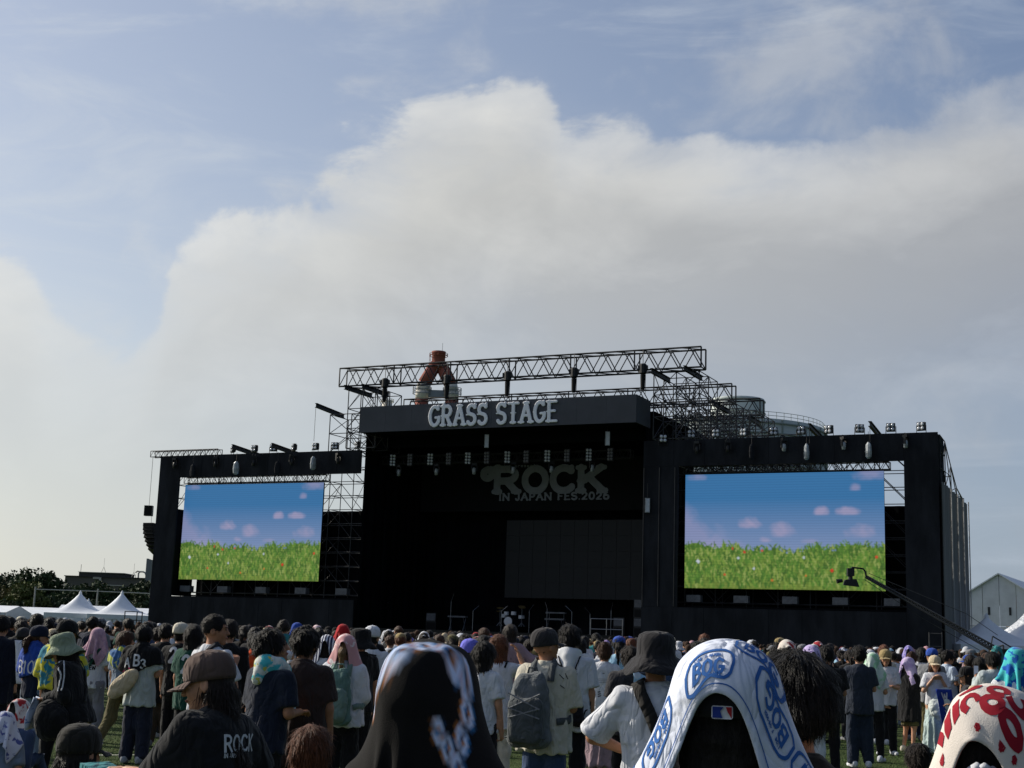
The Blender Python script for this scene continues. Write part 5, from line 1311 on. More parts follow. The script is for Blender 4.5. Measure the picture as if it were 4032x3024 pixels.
def strands(V, Fc, b, n, L, w, seed=0, lift=.22, curl=.3, below=None):
    """thin tapering locks laid over a hair shell"""
    if not len(V): return V, Fc
    rg = np.random.default_rng(seed); T = V[Fc]; N = np.cross(T[:, 2]-T[:, 0], T[:, 3]-T[:, 1]); ar = np.linalg.norm(N, axis=1); N = N/(ar[:, None]+1e-9)
    if below is not None: ar = ar*(hq(b, T.mean(1).astype(np.float32))[:, 2] < below)+1e-12
    f = rg.choice(len(Fc), n, p=ar/ar.sum()); P = T[f].mean(1)+rg.normal(0, .002, (n, 3)); nn = N[f]
    c = b.h0+b.rh@np.array([0, -.03, .20])*b.hs; rad = P-c; g = np.array([0, 0, -1.0])+.55*rad/(np.linalg.norm(rad, axis=1)[:, None]+1e-6)+rg.normal(0, curl, (n, 3))
    d = g-nn*(g*nn).sum(1, keepdims=True)*.92; d /= np.linalg.norm(d, axis=1)[:, None]+1e-9
    l = (L*rg.uniform(.5, 1.3, n))[:, None]; sd = np.cross(d, nn); sd /= np.linalg.norm(sd, axis=1)[:, None]+1e-9
    p0 = P-nn*.004-d*l*.3; p1 = P+nn*(.004+.10*lift*l)+d*l*.3; p2 = P+nn*(.002+lift*l*rg.uniform(-.1, 1.0, n)[:, None])+d*l+np.array([0, 0, -.12])*l
    W = np.stack([p0-sd*w, p0+sd*w, p1-sd*w, p1+sd*w, p2-sd*w*.15, p2+sd*w*.15], 1).reshape(-1, 3); k = np.arange(n)[:, None]*6+len(V)
    return np.concatenate([V, W]), np.concatenate([Fc, k+np.array([0, 1, 3, 2]), k+np.array([2, 3, 5, 4])])
def headxf(b, V): return (np.asarray(V)*b.hs)@b.rh.T+b.h0
def hat_mesh(b, kind, back=False):
    """cap or bucket hat in the head's frame, with thickness"""
    q = MB()
    if kind in ('cap', 'beanie'):
        prof = [(.0885, .118), (.0925, .135), (.0930, .165), (.088, .195), (.074, .222), (.050, .240), (.02, .248), (.004, .249)]
        q.lathe([(.084, .120)]+prof, 28, (0, -.008, .002), 1.0, 1.20, caps=False)
        if kind == 'cap':
            q.lathe([(.009, .249), (.008, .254), (.002, .256)], 8, (0, -.008, .002), caps=False)
            n, mrow = 16, 5; V = []; Fc = []
            for lay in (0, -.005):
                for j in range(mrow+1):
                    t = j/mrow
                    for i in range(n+1):
                        a = R(-62+124*i/n); r0x, r0y = .093*math.sin(a), .1115*math.cos(a)-.008
                        ln = .074*math.cos(a*1.15)**.6 if abs(a) < R(75) else 0
                        x = r0x*(1+.02*t); y = r0y+ln*t; V.append((x, y, .128-.020*t-.30*x*x*t*10*.35+lay))
            N = n+1; S = (mrow+1)*N
            for lay in (0, 1):
                for j in range(mrow):
                    for i in range(n):
                        f = (lay*S+j*N+i, lay*S+j*N+i+1, lay*S+(j+1)*N+i+1, lay*S+(j+1)*N+i); Fc.append(f[::-1] if lay == 0 else f)
            for i in range(n): Fc.append((mrow*N+i, mrow*N+i+1, S+mrow*N+i+1, S+mrow*N+i))
            if back: V = [(-x, -y-.016, z) for x, y, z in V]
            q.add(V, Fc)
    else:
        prof = [(.150, .066), (.156, .062), (.158, .066), (.128, .096), (.098, .122), (.0945, .135), (.0945, .170), (.0925, .200), (.083, .224), (.055, .238), (.004, .243)]
        n = 32; V = []; m = len(prof)
        for i, (r, z) in enumerate(prof):
            for k in range(n):
                a = k*2*math.pi/n; wv = (.012*math.sin(3*a+.6)+.006*math.sin(5*a)) if i < 4 else 0
                V.append((r*math.cos(a), r*1.15*math.sin(a)-.008, z+wv+(.10*r*math.sin(a)-.012*(r-.09)/.06 if i < 5 else 0)))
        q.add(V, [(i*n+k, i*n+(k+1) % n, (i+1)*n+(k+1) % n, (i+1)*n+k) for i in range(m-1) for k in range(n)])
    V = headxf(b, np.concatenate(q.v)); return mesh(kind+'_hat', V, q.f, True)
def shoe_mesh(b, i):
    hp, kn, an, to = b.leg[i]; s = b.s; d = unit([to[0]-an[0], to[1]-an[1], 0])
    def fn(P):
        a = an+np.array([0, 0, -.045*s])-d*.045; c = an+d*.155*s; c[2] = an[2]-.05*s
        g = smin(cone(P, a, c, .043*s, .034*s), cone(P, a+np.array([0, 0, .03]), an, .045*s, .042*s), .03); return smax(g, (an[2]-.083*s)-P[:, 2], .01)
    lo = np.minimum(an, to)-.17; hi = np.maximum(an, to)+.19
    V, Fc = sdf_mesh(fn, lo, hi, .014); return mesh('shoe', V, Fc, True)

SKIN = [mat('skin_a', (182, 134, 106), .55, .10, 22.0, .1, 90.0, spec=.3), mat('skin_b', (164, 116, 88), .55, .10, 22.0, .1, 90.0, spec=.3), mat('skin_c', (194, 150, 122), .55, .10, 22.0, .1, 90.0, spec=.3)]
def hair_mat(name, col): return mat('hair_'+name, col, .5, .6, 26.0, .8, 90.0, spec=.22, stretch=(6, 6, .7))
HAIR = {'black': hair_mat('black', (24, 21, 20)), 'dark': hair_mat('dark', (38, 30, 26)), 'brown': hair_mat('brown', (74, 50, 36)), 'auburn': hair_mat('auburn', (104, 62, 40)), 'tan': hair_mat('tan', (120, 92, 62))}
PAL = {'black': (26, 26, 28), 'charcoal': (50, 50, 54), 'navy': (30, 36, 54), 'white': (202, 204, 210), 'cream': (196, 190, 174), 'grey': (120, 122, 126), 'brown': (62, 50, 46), 'denim': (58, 74, 104), 'washed': (120, 134, 152), 'green': (34, 74, 62), 'teal': (52, 128, 132),
       'red': (168, 34, 40), 'pink': (206, 160, 168), 'purple': (168, 146, 200), 'blue': (44, 76, 160), 'lightblue': (160, 200, 226), 'yellow': (206, 196, 78), 'orange': (220, 84, 38), 'olive': (92, 86, 56), 'khaki': (150, 132, 92), 'mint': (176, 214, 200), 'maroon': (96, 30, 40), 'mauve': (150, 128, 136), 'sage': (134, 146, 124), 'beige': (196, 180, 152), 'periwinkle': (110, 110, 206)}
CREASE = {}
def cl(c): return cloth(c, PAL[c]) if isinstance(c, str) else cloth('%d_%d_%d' % c, c)

def sdf_obj(name, fn, lo, hi, h, m, parent=None, **kw):
    V, Fc = sdf_mesh(fn, lo, hi, h); return link(name, mesh(name, V, Fc, True), m, parent, **kw)

def project(fn, P, dirv, steps=26):
    """march points along dirv onto the surface fn = 0"""
    P = np.asarray(P, np.float32).copy(); dv = np.asarray(dirv, np.float32); hit = np.zeros(len(P), bool)
    for _ in range(steps):
        d = fn(P); P += dv*(np.maximum(d, 0)*.85)[:, None]
        hit |= d < .004
    return P, hit
def print_on(parent, fn, o, right, up_, dirv, lines, m, lift=.003, name='print'):
    """flat lettering: ribbons laid on the surface fn. lines = [(text or strokes, x, y, size, stroke)]"""
    o = np.asarray(o, float); right = unit(right); up_ = unit(up_); dirv = unit(dirv); VV = []; FF = []; n = 0
    for tx, x, y, size, th in lines:
        st = [k for _, _, ks in text_strokes(tx)[0] for k in ks] if isinstance(tx, str) else tx
        for pl in st:
            v, f = ribbon(np.asarray(pl)*size+np.array([x, y]), th, max(.012, size*.12)); VV.append(v); FF.append(f+n); n += len(v)
    V2 = np.concatenate(VV); Fc = np.concatenate(FF)
    P, hit = project(fn, o+V2[:, :1]*right+V2[:, 1:]*up_-dirv*.35, dirv); P = P-dirv*lift
    ok = hit[Fc].all(1); return tag(link(name, mesh(name, P, Fc[ok]), m, parent), kind='stuff')

# ------------------------------------------------------------------ cloth: a sheet relaxed over a distance function
def drape_cloth(fn, center, ux, uy, L, W, nx, ny, steps=78, seed=0, pins=None, fric=.55, bend=.25, pull=None):
    rg = np.random.default_rng(seed); ux = unit(ux); uy = unit(uy)
    a = np.linspace(-.5, .5, nx)*L; c = np.linspace(-.5, .5, ny)*W
    X = np.asarray(center, float)+a[:, None, None]*ux+c[None, :, None]*uy+rg.normal(0, .002, (nx, ny, 3))
    Vv = np.zeros_like(X); dx, dy = L/(nx-1), W/(ny-1); dd = math.hypot(dx, dy); dt = 1/55
    def con(A, B, rest, k):
        d = B-A; l = np.sqrt((d*d).sum(-1, keepdims=True))+1e-9; c_ = d*((l-rest)/l*.5*k); A += c_; B -= c_
    # the solid, sampled once on a grid
    h = .018; g0 = np.asarray(center, float)-np.array([L*.5+.1, max(W, L)*.5+.1, 1.05]); n3 = np.ceil((np.array([L+.2, max(W, L)+.2, 1.25]))/h).astype(int)
    GI = np.stack(np.meshgrid(*[np.arange(k) for k in n3], indexing='ij'), -1)
    G = fn((g0+GI.reshape(-1, 3)*h).astype(np.float32)).reshape(n3)
    GG = np.stack([G]+list(np.gradient(G, h)), -1)
    def samp(P):
        q = (P-g0)/h; out = ((q < 0) | (q > n3-1.01)).any(1); q = np.clip(q, 0, n3-1.01); i = q.astype(int); f = q-i; r = 0
        for k in range(8):
            o = COFF[k]; w = np.prod(np.where(o, f, 1-f), 1)[:, None]; r = r+w*GG[i[:, 0]+o[0], i[:, 1]+o[1], i[:, 2]+o[2]]
        d = np.where(out, 1.0, r[:, 0]); g = r[:, 1:]; return d, g/(np.linalg.norm(g, axis=1)[:, None]+1e-6)
    for st in range(steps):
        Vv[..., 2] -= 9.8*dt; Vv *= .965; Pn = X+Vv*dt
        for it in range(6):
            for o in (0, 1):
                con(Pn[o:-1:2], Pn[o+1::2], dx, 1.0); con(Pn[:, o:-1:2], Pn[:, o+1::2], dy, 1.0)
            con(Pn[:-1, :-1], Pn[1:, 1:], dd, .35); con(Pn[:-1, 1:], Pn[1:, :-1], dd, .35)
            for o in range(3): con(Pn[o:-2:3], Pn[o+2::3], 2*dx, bend); con(Pn[:, o:-2:3], Pn[:, o+2::3], 2*dy, bend)
            if pins is not None:
                for i, j, tgt in pins: Pn[i, j] = tgt
            if it in (2, 4, 5):
                F_ = Pn.reshape(-1, 3); d, g = samp(F_); d = d-.009; m = d < 0
                if m.any():
                    Fn = F_[m]-g[m]*d[m][:, None]
                    if it == 5:
                        old = X.reshape(-1, 3)[m]; mv = Fn-old; tn = mv-g[m]*(mv*g[m]).sum(1, keepdims=True)
                        Fn = Fn-tn*np.where(g[m][:, 2:] > .2, .993, fric)
                    F_[m] = Fn; Pn = F_.reshape(Pn.shape)
        Pn[..., 2] = np.maximum(Pn[..., 2], .01)
        Vv = (Pn-X)/dt; sp_ = np.linalg.norm(Vv, axis=-1, keepdims=True); Vv *= np.minimum(1, 1.1/(sp_+1e-6)); X = Pn
    return X
def refine(X, k=2):
    for _ in range(k):
        nx, ny = X.shape[:2]; Y = np.zeros((2*nx-1, ny, 3)); Y[::2] = X; Y[1::2] = (X[1:]+X[:-1])/2; Y[2:-1:2] = Y[2:-1:2]*.5+(Y[1:-2:2]+Y[3::2])*.25
        X = np.zeros((Y.shape[0], 2*ny-1, 3)); X[:, ::2] = Y; X[:, 1::2] = (Y[:, 1:]+Y[:, :-1])/2; X[:, 2:-1:2] = X[:, 2:-1:2]*.5+(X[:, 1:-2:2]+X[:, 3::2])*.25
    return X
def sheet_normals(X):
    gx = np.gradient(X, axis=0); gy = np.gradient(X, axis=1); n = np.cross(gx, gy); return n/(np.linalg.norm(n, axis=-1, keepdims=True)+1e-9)
def sheet_mesh(name, X, th=.0035):
    nx, ny = X.shape[:2]; N = sheet_normals(X); V = np.concatenate([X.reshape(-1, 3), (X-N*th).reshape(-1, 3)])
    I = np.arange(nx*ny).reshape(nx, ny); q = np.stack([I[:-1, :-1], I[1:, :-1], I[1:, 1:], I[:-1, 1:]], -1).reshape(-1, 4); o = nx*ny
    rim = np.concatenate([I[:, 0], I[-1, 1:], I[-2::-1, -1], I[0, -2:0:-1]]); r2 = np.roll(rim, -1)
    return mesh(name, V, np.concatenate([q, q[:, ::-1]+o, np.stack([r2, rim, rim+o, r2+o], 1)]), True)
def sheet_print(parent, X, lines, m, name='print', lift=.0016, up=1):
    """print in the sheet's own coordinates: s along the first axis and t along the second, both in metres from the centre. lines = [polyline, stroke]"""
    nx, ny = X.shape[:2]; N = sheet_normals(X)
    L = np.linalg.norm(np.diff(X[:, ny//2], axis=0), axis=1).sum(); W = np.linalg.norm(np.diff(X[nx//2], axis=0), axis=1).sum()
    VV = []; FF = []; n = 0
    for pl, th in lines:
        v, f = ribbon(pl, th, .012); VV.append(v); FF.append(f+n); n += len(v)
    V = np.concatenate(VV); Fc = np.concatenate(FF)
    i = (V[:, 0]/L+.5)*(nx-1); j = (V[:, 1]/W+.5)*(ny-1); ok = (i > 0) & (i < nx-1.01) & (j > 0) & (j < ny-1.01)
    i = np.clip(i, 0, nx-1.01); j = np.clip(j, 0, ny-1.01); a = i.astype(int); c = j.astype(int); fa = (i-a)[:, None]; fc = (j-c)[:, None]
    G = X+N*lift*up
    P = G[a, c]*(1-fa)*(1-fc)+G[a+1, c]*fa*(1-fc)+G[a, c+1]*(1-fa)*fc+G[a+1, c+1]*fa*fc
    return tag(link(name, mesh(name, P, Fc[ok[Fc].all(1)]), m, parent), kind='stuff')
def glyph_lines(text, size, th, ox, oy, ang=0.0, track=.06, flip=1):
    st, W = text_strokes(text, track); c, s = math.cos(ang), math.sin(ang); out = []
    for _, _, ks in st:
        for pl in ks:
            p = (np.asarray(pl)-np.array([W/2, .5]))*size; p[:, 0] *= flip; out.append((np.stack([p[:, 0]*c-p[:, 1]*s+ox, p[:, 0]*s+p[:, 1]*c+oy], 1), th))
    return out

# ------------------------------------------------------------------ a single person, from a short description
def hz_y(x): return 1512+F_PX*math.tan(PITCH)/math.cos(ROLL)+(x-2016)*math.tan(ROLL)
def person(label, x, ytop, dist, face=0.0, kind='stand', top='white', topkind='tee', bottom='black', botkind='pants', hair='short', haircol='black', hat=None, hatcol='black', hatback=False, skin=0, H=None, hfac=1.0,
           res=None, cres=None, group=None, fit=1.0, hem=.80, seed=0, shoes='white', amp=.008, face_detail=False, vol=1.0, botfit=1.0, bothem=None, fingers=True, sleeve=None, glasses=False, cat='person', **pose):
    p = at(x, ytop, dist); zt = float(p[2]); lift = {None: .008, 'cap': .02, 'bucket': .018, 'beanie': .02}[hat]+(.012 if hair == 'curly' else 0)
    lean = pose.get('lean', 0.0); res = res or max(.0100, min(.023, .0105+dist*.0006))
    if H is None:
        H = zt-lift if kind in ('stand', 'walk') else 1.64
        if kind in ('stand', 'walk') and lean: H = H/(1-.49*(1-math.cos(lean)))
    b = skeleton(H, kind, top=zt-lift, **pose); cres = cres or res
    o = bpy.data.objects.new('person', None)
    lo, hi = bounds(b, .06); bf = body_fn(b, fingers=fingers)
    V, Fc = sdf_mesh(bf, lo, hi, res); me = mesh('body', V, Fc, True); me.materials.append(SKIN[skin])
    o = bpy.data.objects.new('person', me); COL.objects.link(o)
    loc = np.array([p[0], p[1], 0.0]); off = rotz(face)@np.array([b.h0[0], b.h0[1], 0]); loc = loc-off
    o.location = loc; o.rotation_euler = (0, 0, face); tag(o, label, cat, group)
    tf = top_fn(b, topkind, fit, hem, seed, amp, sleeve); lo2, hi2 = lo.copy(), hi.copy(); hi2[2] = b.nb[2]+.12; 
    if kind in ('stand', 'walk'): lo2[2] = hem*b.s-.06
    b.top = sdf_obj('shirt' if topkind in ('tee', 'tank') else 'jacket' if topkind == 'jacket' else 'sweatshirt', tf, lo2, hi2, cres, cl(top), o)
    pf = pants_fn(b, botkind, botfit, seed, hem=bothem); hi3 = hi.copy(); hi3[2] = b.hip[2]+.24
    sdf_obj({'pants': 'trousers', 'shorts': 'shorts', 'skirt': 'skirt', 'dress': 'skirt'}[botkind], pf, lo-.06, hi3+np.array([.06, .06, 0]), cres*(2.6 if dist < 13 else 1.5), cl(bottom), o)
    hf = None
    if hair:
        hf = hair_fn(b, hair, seed, vol, bool(hat)); Vh, Fh = sdf_mesh(hf, b.h0-np.array([.2, .25, .32 if hair in ('long', 'braid', 'pony', 'tucked') else .12]), b.h0+np.array([.2, .2, .36]), min(res, .0155 if dist > 8 else .0105))
        b.hair0 = (Vh, Fh)
        if hair != 'buzz' or dist < 12: Vh, Fh = strands(Vh, Fh, b, int(max(500, min(9000, 30000/dist if dist < 6 else 19000/dist))), {'buzz': .008, 'short': .035, 'messy': .045, 'curly': .03}.get(hair, .06), max(.0009, dist*.00028), seed, (.10 if dist < 5 else .26) if hair in ('messy', 'short') else .14, .3 if dist > 5 else .16, below=.085 if hat else None)
        b.hairo = link('hair', mesh('hair', Vh, Fh, True), HAIR[haircol], o)
    if hat: link('cap' if hat != 'bucket' else 'hat', hat_mesh(b, 'cap' if hat == 'cap' else hat, hatback), cl(hatcol), o)
    if shoes and kind in ('stand', 'walk') and dist > 13:
        for i in (0, 1): link('shoe', shoe_mesh(b, i), cl(shoes), o)
    if face_detail:
        ex = mat('eye_dark', (24, 18, 16), .25, .1, spec=.6); br = HAIR['dark']; lp = mat('lips', (156, 86, 78), .5, .1)
        for sx in (-1, 1):
            q = MB(); q.lathe([(.001, -.006), (.007, -.003), (.0085, 0), (.007, .003), (.001, .006)], 10); V_ = np.concatenate(q.v); V_ = V_[:, [0, 2, 1]]*np.array([1.35, 1, .8])+np.array([sx*.031, .0905, .119]); link('eye', mesh('eye', headxf(b, V_), q.f, True), ex, o)
            q = MB(); q.tube([(sx*.014, .0965, .134), (sx*.03, .0955, .139), (sx*.046, .083, .135)], .0035, 5); link('eyebrow', mesh('eyebrow', headxf(b, np.concatenate(q.v)), q.f, True), br, o)
        q = MB(); q.tube([(-.018, .091, .054), (-.008, .1005, .056), (0, .1015, .0545), (.008, .1005, .056), (.018, .091, .054)], .0042, 6); link('lips', mesh('lips', headxf(b, np.concatenate(q.v)), q.f, True), lp, o)
    if glasses:
        q = MB()
        for sx in (-1, 1):
            q.tube([(sx*.033+.019*math.cos(a), .104, .118+.015*math.sin(a)) for a in np.linspace(0, 6.28, 13)], .0016, 5, False); q.tube([(sx*.052, .103, .12), (sx*.079, .06, .122), (sx*.081, -.01, .115)], .0018, 5)
        q.tube([(-.014, .106, .122), (.014, .106, .122)], .0018, 5); link('spectacles', mesh('spectacles', headxf(b, np.concatenate(q.v)), q.f, True), K_BODY, o)
        if glasses == 'sun':
            for sx in (-1, 1): q = MB(); q.lathe([(.001, -.001), (.019, 0), (.001, .001)], 14); V_ = np.concatenate(q.v)[:, [0, 2, 1]]*np.array([1, 1, .8])+np.array([sx*.033, .105, .118]); link('lens', mesh('lens', headxf(b, V_), q.f), K_BODY, o)
    b.obj = o; b.bf = bf; b.tf = tf; b.pf = pf; b.hf = hf; b.hat = hat; b.loc = loc; b.face = face
    bpy.context.view_layer.update()
    return b
def world_of(b, P): return np.asarray(P)@rotz(b.face).T+b.loc
def solid_fn(b, hatpad=0.0):
    def fn(P):
        d = np.minimum(b.bf(P), b.tf(P))
        if b.hf is not None: d = np.minimum(d, b.hf(P))
        if b.hat: Q = hq(b, P); d = np.minimum(d, ell(Q, (0, -.008, .150), (.095, .114, .102))*b.hs)
        return d-hatpad
    return fn
def cover(b):
    """hair lies flat under a towel"""
    me = mesh('hair', *b.hair0, True); me.materials.append(b.hairo.data.materials[0]); b.hairo.data = me
def place(b, o):
    """put a separate thing modelled in the person's frame at its place in the scene"""
    o.location = b.loc; o.rotation_euler = (0, 0, b.face); return o

# ------------------------------------------------------------------ things people wear, carry and hold
def pattern_mat(name, c1, c2, kind='blotch', scale=14.0, c3=None, thr=.5):
    if name in MATS: return MATS[name]
    m = bpy.data.materials.new(name); m.use_nodes = True; MATS[name] = m
    t = NT(m.node_tree); b = t.n['Principled BSDF']; oc = t.node('ShaderNodeTexCoord').outputs['Object']
    if kind == 'stripe':
        w = t.node('ShaderNodeTexWave', {'Vector': oc, 'Scale': scale, 'Distortion': 1.0}); f = t.step(w.outputs['Fac'], thr-.08, thr+.08)
    elif kind == 'leopard':
        v = t.node('ShaderNodeTexVoronoi', {'Vector': oc, 'Scale': scale}); f = t.step(v.outputs['Distance'], .32, .38)
    else: f = t.step(t.noise(oc, scale, 3, .55, .6), thr-.04, thr+.04)
    c = t.mix(f, lin(c1), lin(c2))
    if c3: c = t.mix(t.step(t.noise(oc, scale*1.7, 2, .5), .58, .62), c, lin(c3))
    t.l.new(c, b.inputs['Base Color']); b.inputs['Roughness'].default_value = .95; b.inputs['Specular IOR Level'].default_value = .1; b.inputs['Sheen Weight'].default_value = .2
    bn = t.node('ShaderNodeBump', {'Strength': .4, 'Distance': .003, 'Height': t.noise(oc, 420, 2, .6)}); t.l.new(bn.outputs[0], b.inputs['Normal'])
    return m
def slide(fn, P, off):
    """pull points onto the surface fn = off"""
    P = np.asarray(P, np.float32).copy(); e = .004
    for _ in range(10):
        d = fn(P); g = np.stack([fn(P+np.array(v, np.float32)*e)-d for v in ((1, 0, 0), (0, 1, 0), (0, 0, 1))], 1); g /= np.linalg.norm(g, axis=1)[:, None]+1e-6
        P = P-g*(d-off)[:, None]*.8
    return P, g
def strap(b, pts, width, m, parent, off=.008, th=.006, name='strap', free=()):
    P = resample(np.array([b.up(np.array(p)*b.s) for p in pts]), .03); S, g = slide(b.tf, P, off); n = len(S)
    t = np.gradient(S, axis=0); t /= np.linalg.norm(t, axis=1)[:, None]+1e-9; w = np.cross(t, g); w /= np.linalg.norm(w, axis=1)[:, None]+1e-9
    V = np.concatenate([S-w*width/2, S+w*width/2, S+w*width/2+g*th, S-w*width/2+g*th]); Fc = []
    for i in range(n-1):
        for k in range(4): k2 = (k+1) % 4; Fc.append((k*n+i, k2*n+i, k2*n+i+1, k*n+i+1))
    return link(name, mesh(name, V, Fc, True), m, parent)
STRAP_R = [(.075, -.15, 1.30), (.08, -.11, 1.42), (.088, .0, 1.47), (.092, .10, 1.38), (.11, .16, 1.22), (.15, .12, 1.06), (.16, .0, 1.00), (.13, -.13, .99)]
def mirror(pts): return [(-x, y, z) for x, y, z in pts]
def backpack(b, label, m, w=.30, h=.46, dp=.17, zc=1.17, m2=None, straps=True, kind='backpack', tilt=0.0, lattice_=False, xoff=0.0):
    e = place(b, empty('backpack', (0, 0, 0), 0, label, 'backpack')); s = b.s; m2 = m2 or m
    c = b.up(np.array([xoff, -.155-dp*.5, zc])*np.array([1, 1, s])); Rm = (b.rl@rotx(-tilt)).astype(np.float32); n = wob
    def fn(P):
        q = (P-c.astype(np.float32))@Rm; d = rbox(q, (0, 0, 0), (w/2, dp/2, h/2), .075)
        k = np.clip((q[:, 2]+h/2)/h, 0, 1); d = rbox(q/np.stack([1.0-.34*k**2.2, 1.0-.30*k**2, np.ones_like(k)], 1).astype(np.float32), (0, 0, 0), (w/2, dp/2, h/2), .085); d = d*.75+wob(q, 17, 3)*.013+wob(q, 40, 5)*.005; return d
    sdf_obj('main_pouch', fn, c-.42, c+.42, .012, m, e)
    c2 = c+Rm@np.array([0, -dp*.55, -h*.14], np.float32)
    f2 = lambda P: rbox((P-c2.astype(np.float32))@Rm, (0, 0, 0), (w*.40, dp*.32, h*.30), .055)+wob(P, 24, 7)*.010
    sdf_obj('front_pocket', f2, c2-.3, c2+.3, .011, m2, e)
    q = MB(); q.tube([c+Rm@np.array([-.04, dp*.35, h*.47]), c+Rm@np.array([-.03, dp*.32, h*.56]), c+Rm@np.array([.03, dp*.32, h*.56]), c+Rm@np.array([.04, dp*.35, h*.47])], .009, 6); q.build('grab_handle', m2, e, True)
    if lattice_:
        q = MB(); y = -dp*.86
        for z0, z1 in ((.02, .14), (-.10, .02)):
            q.tube([c+Rm@np.array([-w*.36, y, h*z0]), c+Rm@np.array([w*.36, y, h*z1*1.6])], .006, 5); q.tube([c+Rm@np.array([w*.36, y, h*z0]), c+Rm@np.array([-w*.36, y, h*z1*1.6])], .006, 5)
        q.build('bungee_cord', cl('grey'), e)
        q = MB(); q.tube([c+Rm@np.array([-w*.46, -dp*.52, -h*.36]), c+Rm@np.array([0, -dp*.88, -h*.36]), c+Rm@np.array([w*.46, -dp*.52, -h*.36])], .008, 5); q.build('base_seam', m2, e)
    if straps:
        for pts in (STRAP_R, mirror(STRAP_R)): strap(b, pts, .052, m2, e)
    return e
def drawstring_bag(b, label, m):
    e = place(b, empty('drawstring_bag', (0, 0, 0), 0, label, 'bag')); s = b.s
    def fn(P):
        Pu = (P-b.hip.astype(np.float32))@b.rl.astype(np.float32); Pu[:, 2] += .87*s
        d = loft(Pu, [.80*s, .84*s, .98*s, 1.2*s], [-.185, -.20, -.20, -.165], [.13, .165, .14, .02], [.03, .055, .055, .012], pw=2.6); return d+wob(P, 22, 3)*.007
    c = b.up((0, -.18, 1.0*s)); sdf_obj('pouch', fn, c-np.array([.25, .15, .3]), c+np.array([.25, .15, .3]), .011, m, e)
    for sx in (-1, 1): strap(b, [(0, -.16, 1.19), (sx*.05, -.14, 1.30), (sx*.10, -.08, 1.42), (sx*.105, .02, 1.45), (sx*.12, .12, 1.33), (sx*.15, .13, 1.15), (sx*.165, 0, 1.0), (sx*.13, -.15, .86)], .012, m, e, .005, .006, 'cord')
    MB().box((-.04, 0, 0), (.04, .004, .012)).build('label_tab', cl('white'), e, loc=tuple(b.up((-.01, -.262, .86*s))))
    return e
def sling_bag(b, label, m, side=-1, zc=.98):
    e = place(b, empty('sling_bag', (0, 0, 0), 0, label, 'bag')); s = b.s; c = b.up((side*.13, -.17, zc*s))
    fn = lambda P: ell((P-c.astype(np.float32)), (0, 0, 0), (.23, .06, .105), roty(side*.75).astype(np.float32))+wob(P, 18, 2)*.010
    sdf_obj('pouch', fn, c-.3, c+.3, .014, m, e)
    strap(b, [(side*.05, -.17, 1.04), (-side*.05, -.16, 1.22), (-side*.10, -.08, 1.43), (-side*.10, .05, 1.43), (-side*.02, .17, 1.25), (side*.12, .14, 1.08), (side*.17, -.02, 1.0)], .05, m, e)
    return e
def tote(b, label, m, c, size=(.16, .06, .15), name='shoulder_bag'):
    e = place(b, empty(name, (0, 0, 0), 0, label, 'bag')); c = np.asarray(c, float)
    fn = lambda P: rbox(P, c, size, min(size)*.9)+wob(P, 11, 4)*.018+wob(P, 30, 2)*.006
    sdf_obj('pouch', fn, c-np.array(size)-.06, c+np.array(size)+.06, .013, m, e); return e
def cape(b, label, m, z0=1.08, fit=1.14, seed=0, front=True):
    """towel worn round the shoulders"""
    e = place(b, empty('shoulder_towel', (0, 0, 0), 0, label, 'towel')); s = b.s; rl = b.rl.astype(np.float32); base = b.tf
    def fn(P):
        Pu = (P-b.hip.astype(np.float32))@rl; Pu[:, 2] += .87*s
        d = base(P)-.022-.012*np.clip((1.4*s-Pu[:, 2])/.3, 0, 1)
        g = cone(P, b.nb+b.rl@np.array([0, -.03, .01]), b.nb+b.rl@np.array([0, -.02, .05]), .092*s, .080*s); d = smin(d, g, .03)
        hem = z0*s+.05*np.sin(Pu[:, 0]*9+seed)+.35*np.abs(Pu[:, 0])*(.6 if front else 1.2)
        d = smax(d, hem-Pu[:, 2], .02); d = smax(d, Pu[:, 1]-(.07 if front else -.0), .02)
        return d+wob(P, 26, seed)*.006+np.sin(np.arctan2(Pu[:, 0], Pu[:, 1])*14+2*wob(P, 6, seed))*.004
    lo = b.nb-np.array([.42, .34, .55]); hi = b.nb+np.array([.42, .3, .12])
    link('cloth', mesh('cloth', *sdf_mesh(fn, lo, hi, .013), True), m, e); b.cape = fn; b.cape_e = e; return e
def neck_towel(b, label, m):
    e = place(b, empty('neck_towel', (0, 0, 0), 0, label, 'towel')); s = b.s; rl = b.rl.astype(np.float32)
    def fn(P):
        Pu = (P-b.hip.astype(np.float32))@rl; Pu[:, 2] += .87*s
        rr = np.hypot(Pu[:, 0], (Pu[:, 1]+.01)*1.05)-.088*s; d = np.hypot(rr, (Pu[:, 2]-(1.43*s+.25*(-Pu[:, 1]-.02)))*.6)-.036
        for sx in (-1, 1): d = smin(d, cone(P, b.up((sx*.07*s, .07, 1.42*s)), b.up((sx*.09*s, .15, 1.12*s)), .032, .035), .03)
        g = cone(P, b.up((0, -.10*s, 1.42*s)), b.up((0, -.13*s, 1.33*s)), .06*s, .05*s); d = smin(d, g, .05); return d+wob(P, 30, 1)*.007
    sdf_obj('cloth', fn, b.nb-np.array([.3, .3, .38]), b.nb+np.array([.3, .34, .16]), .012, m, e); return e
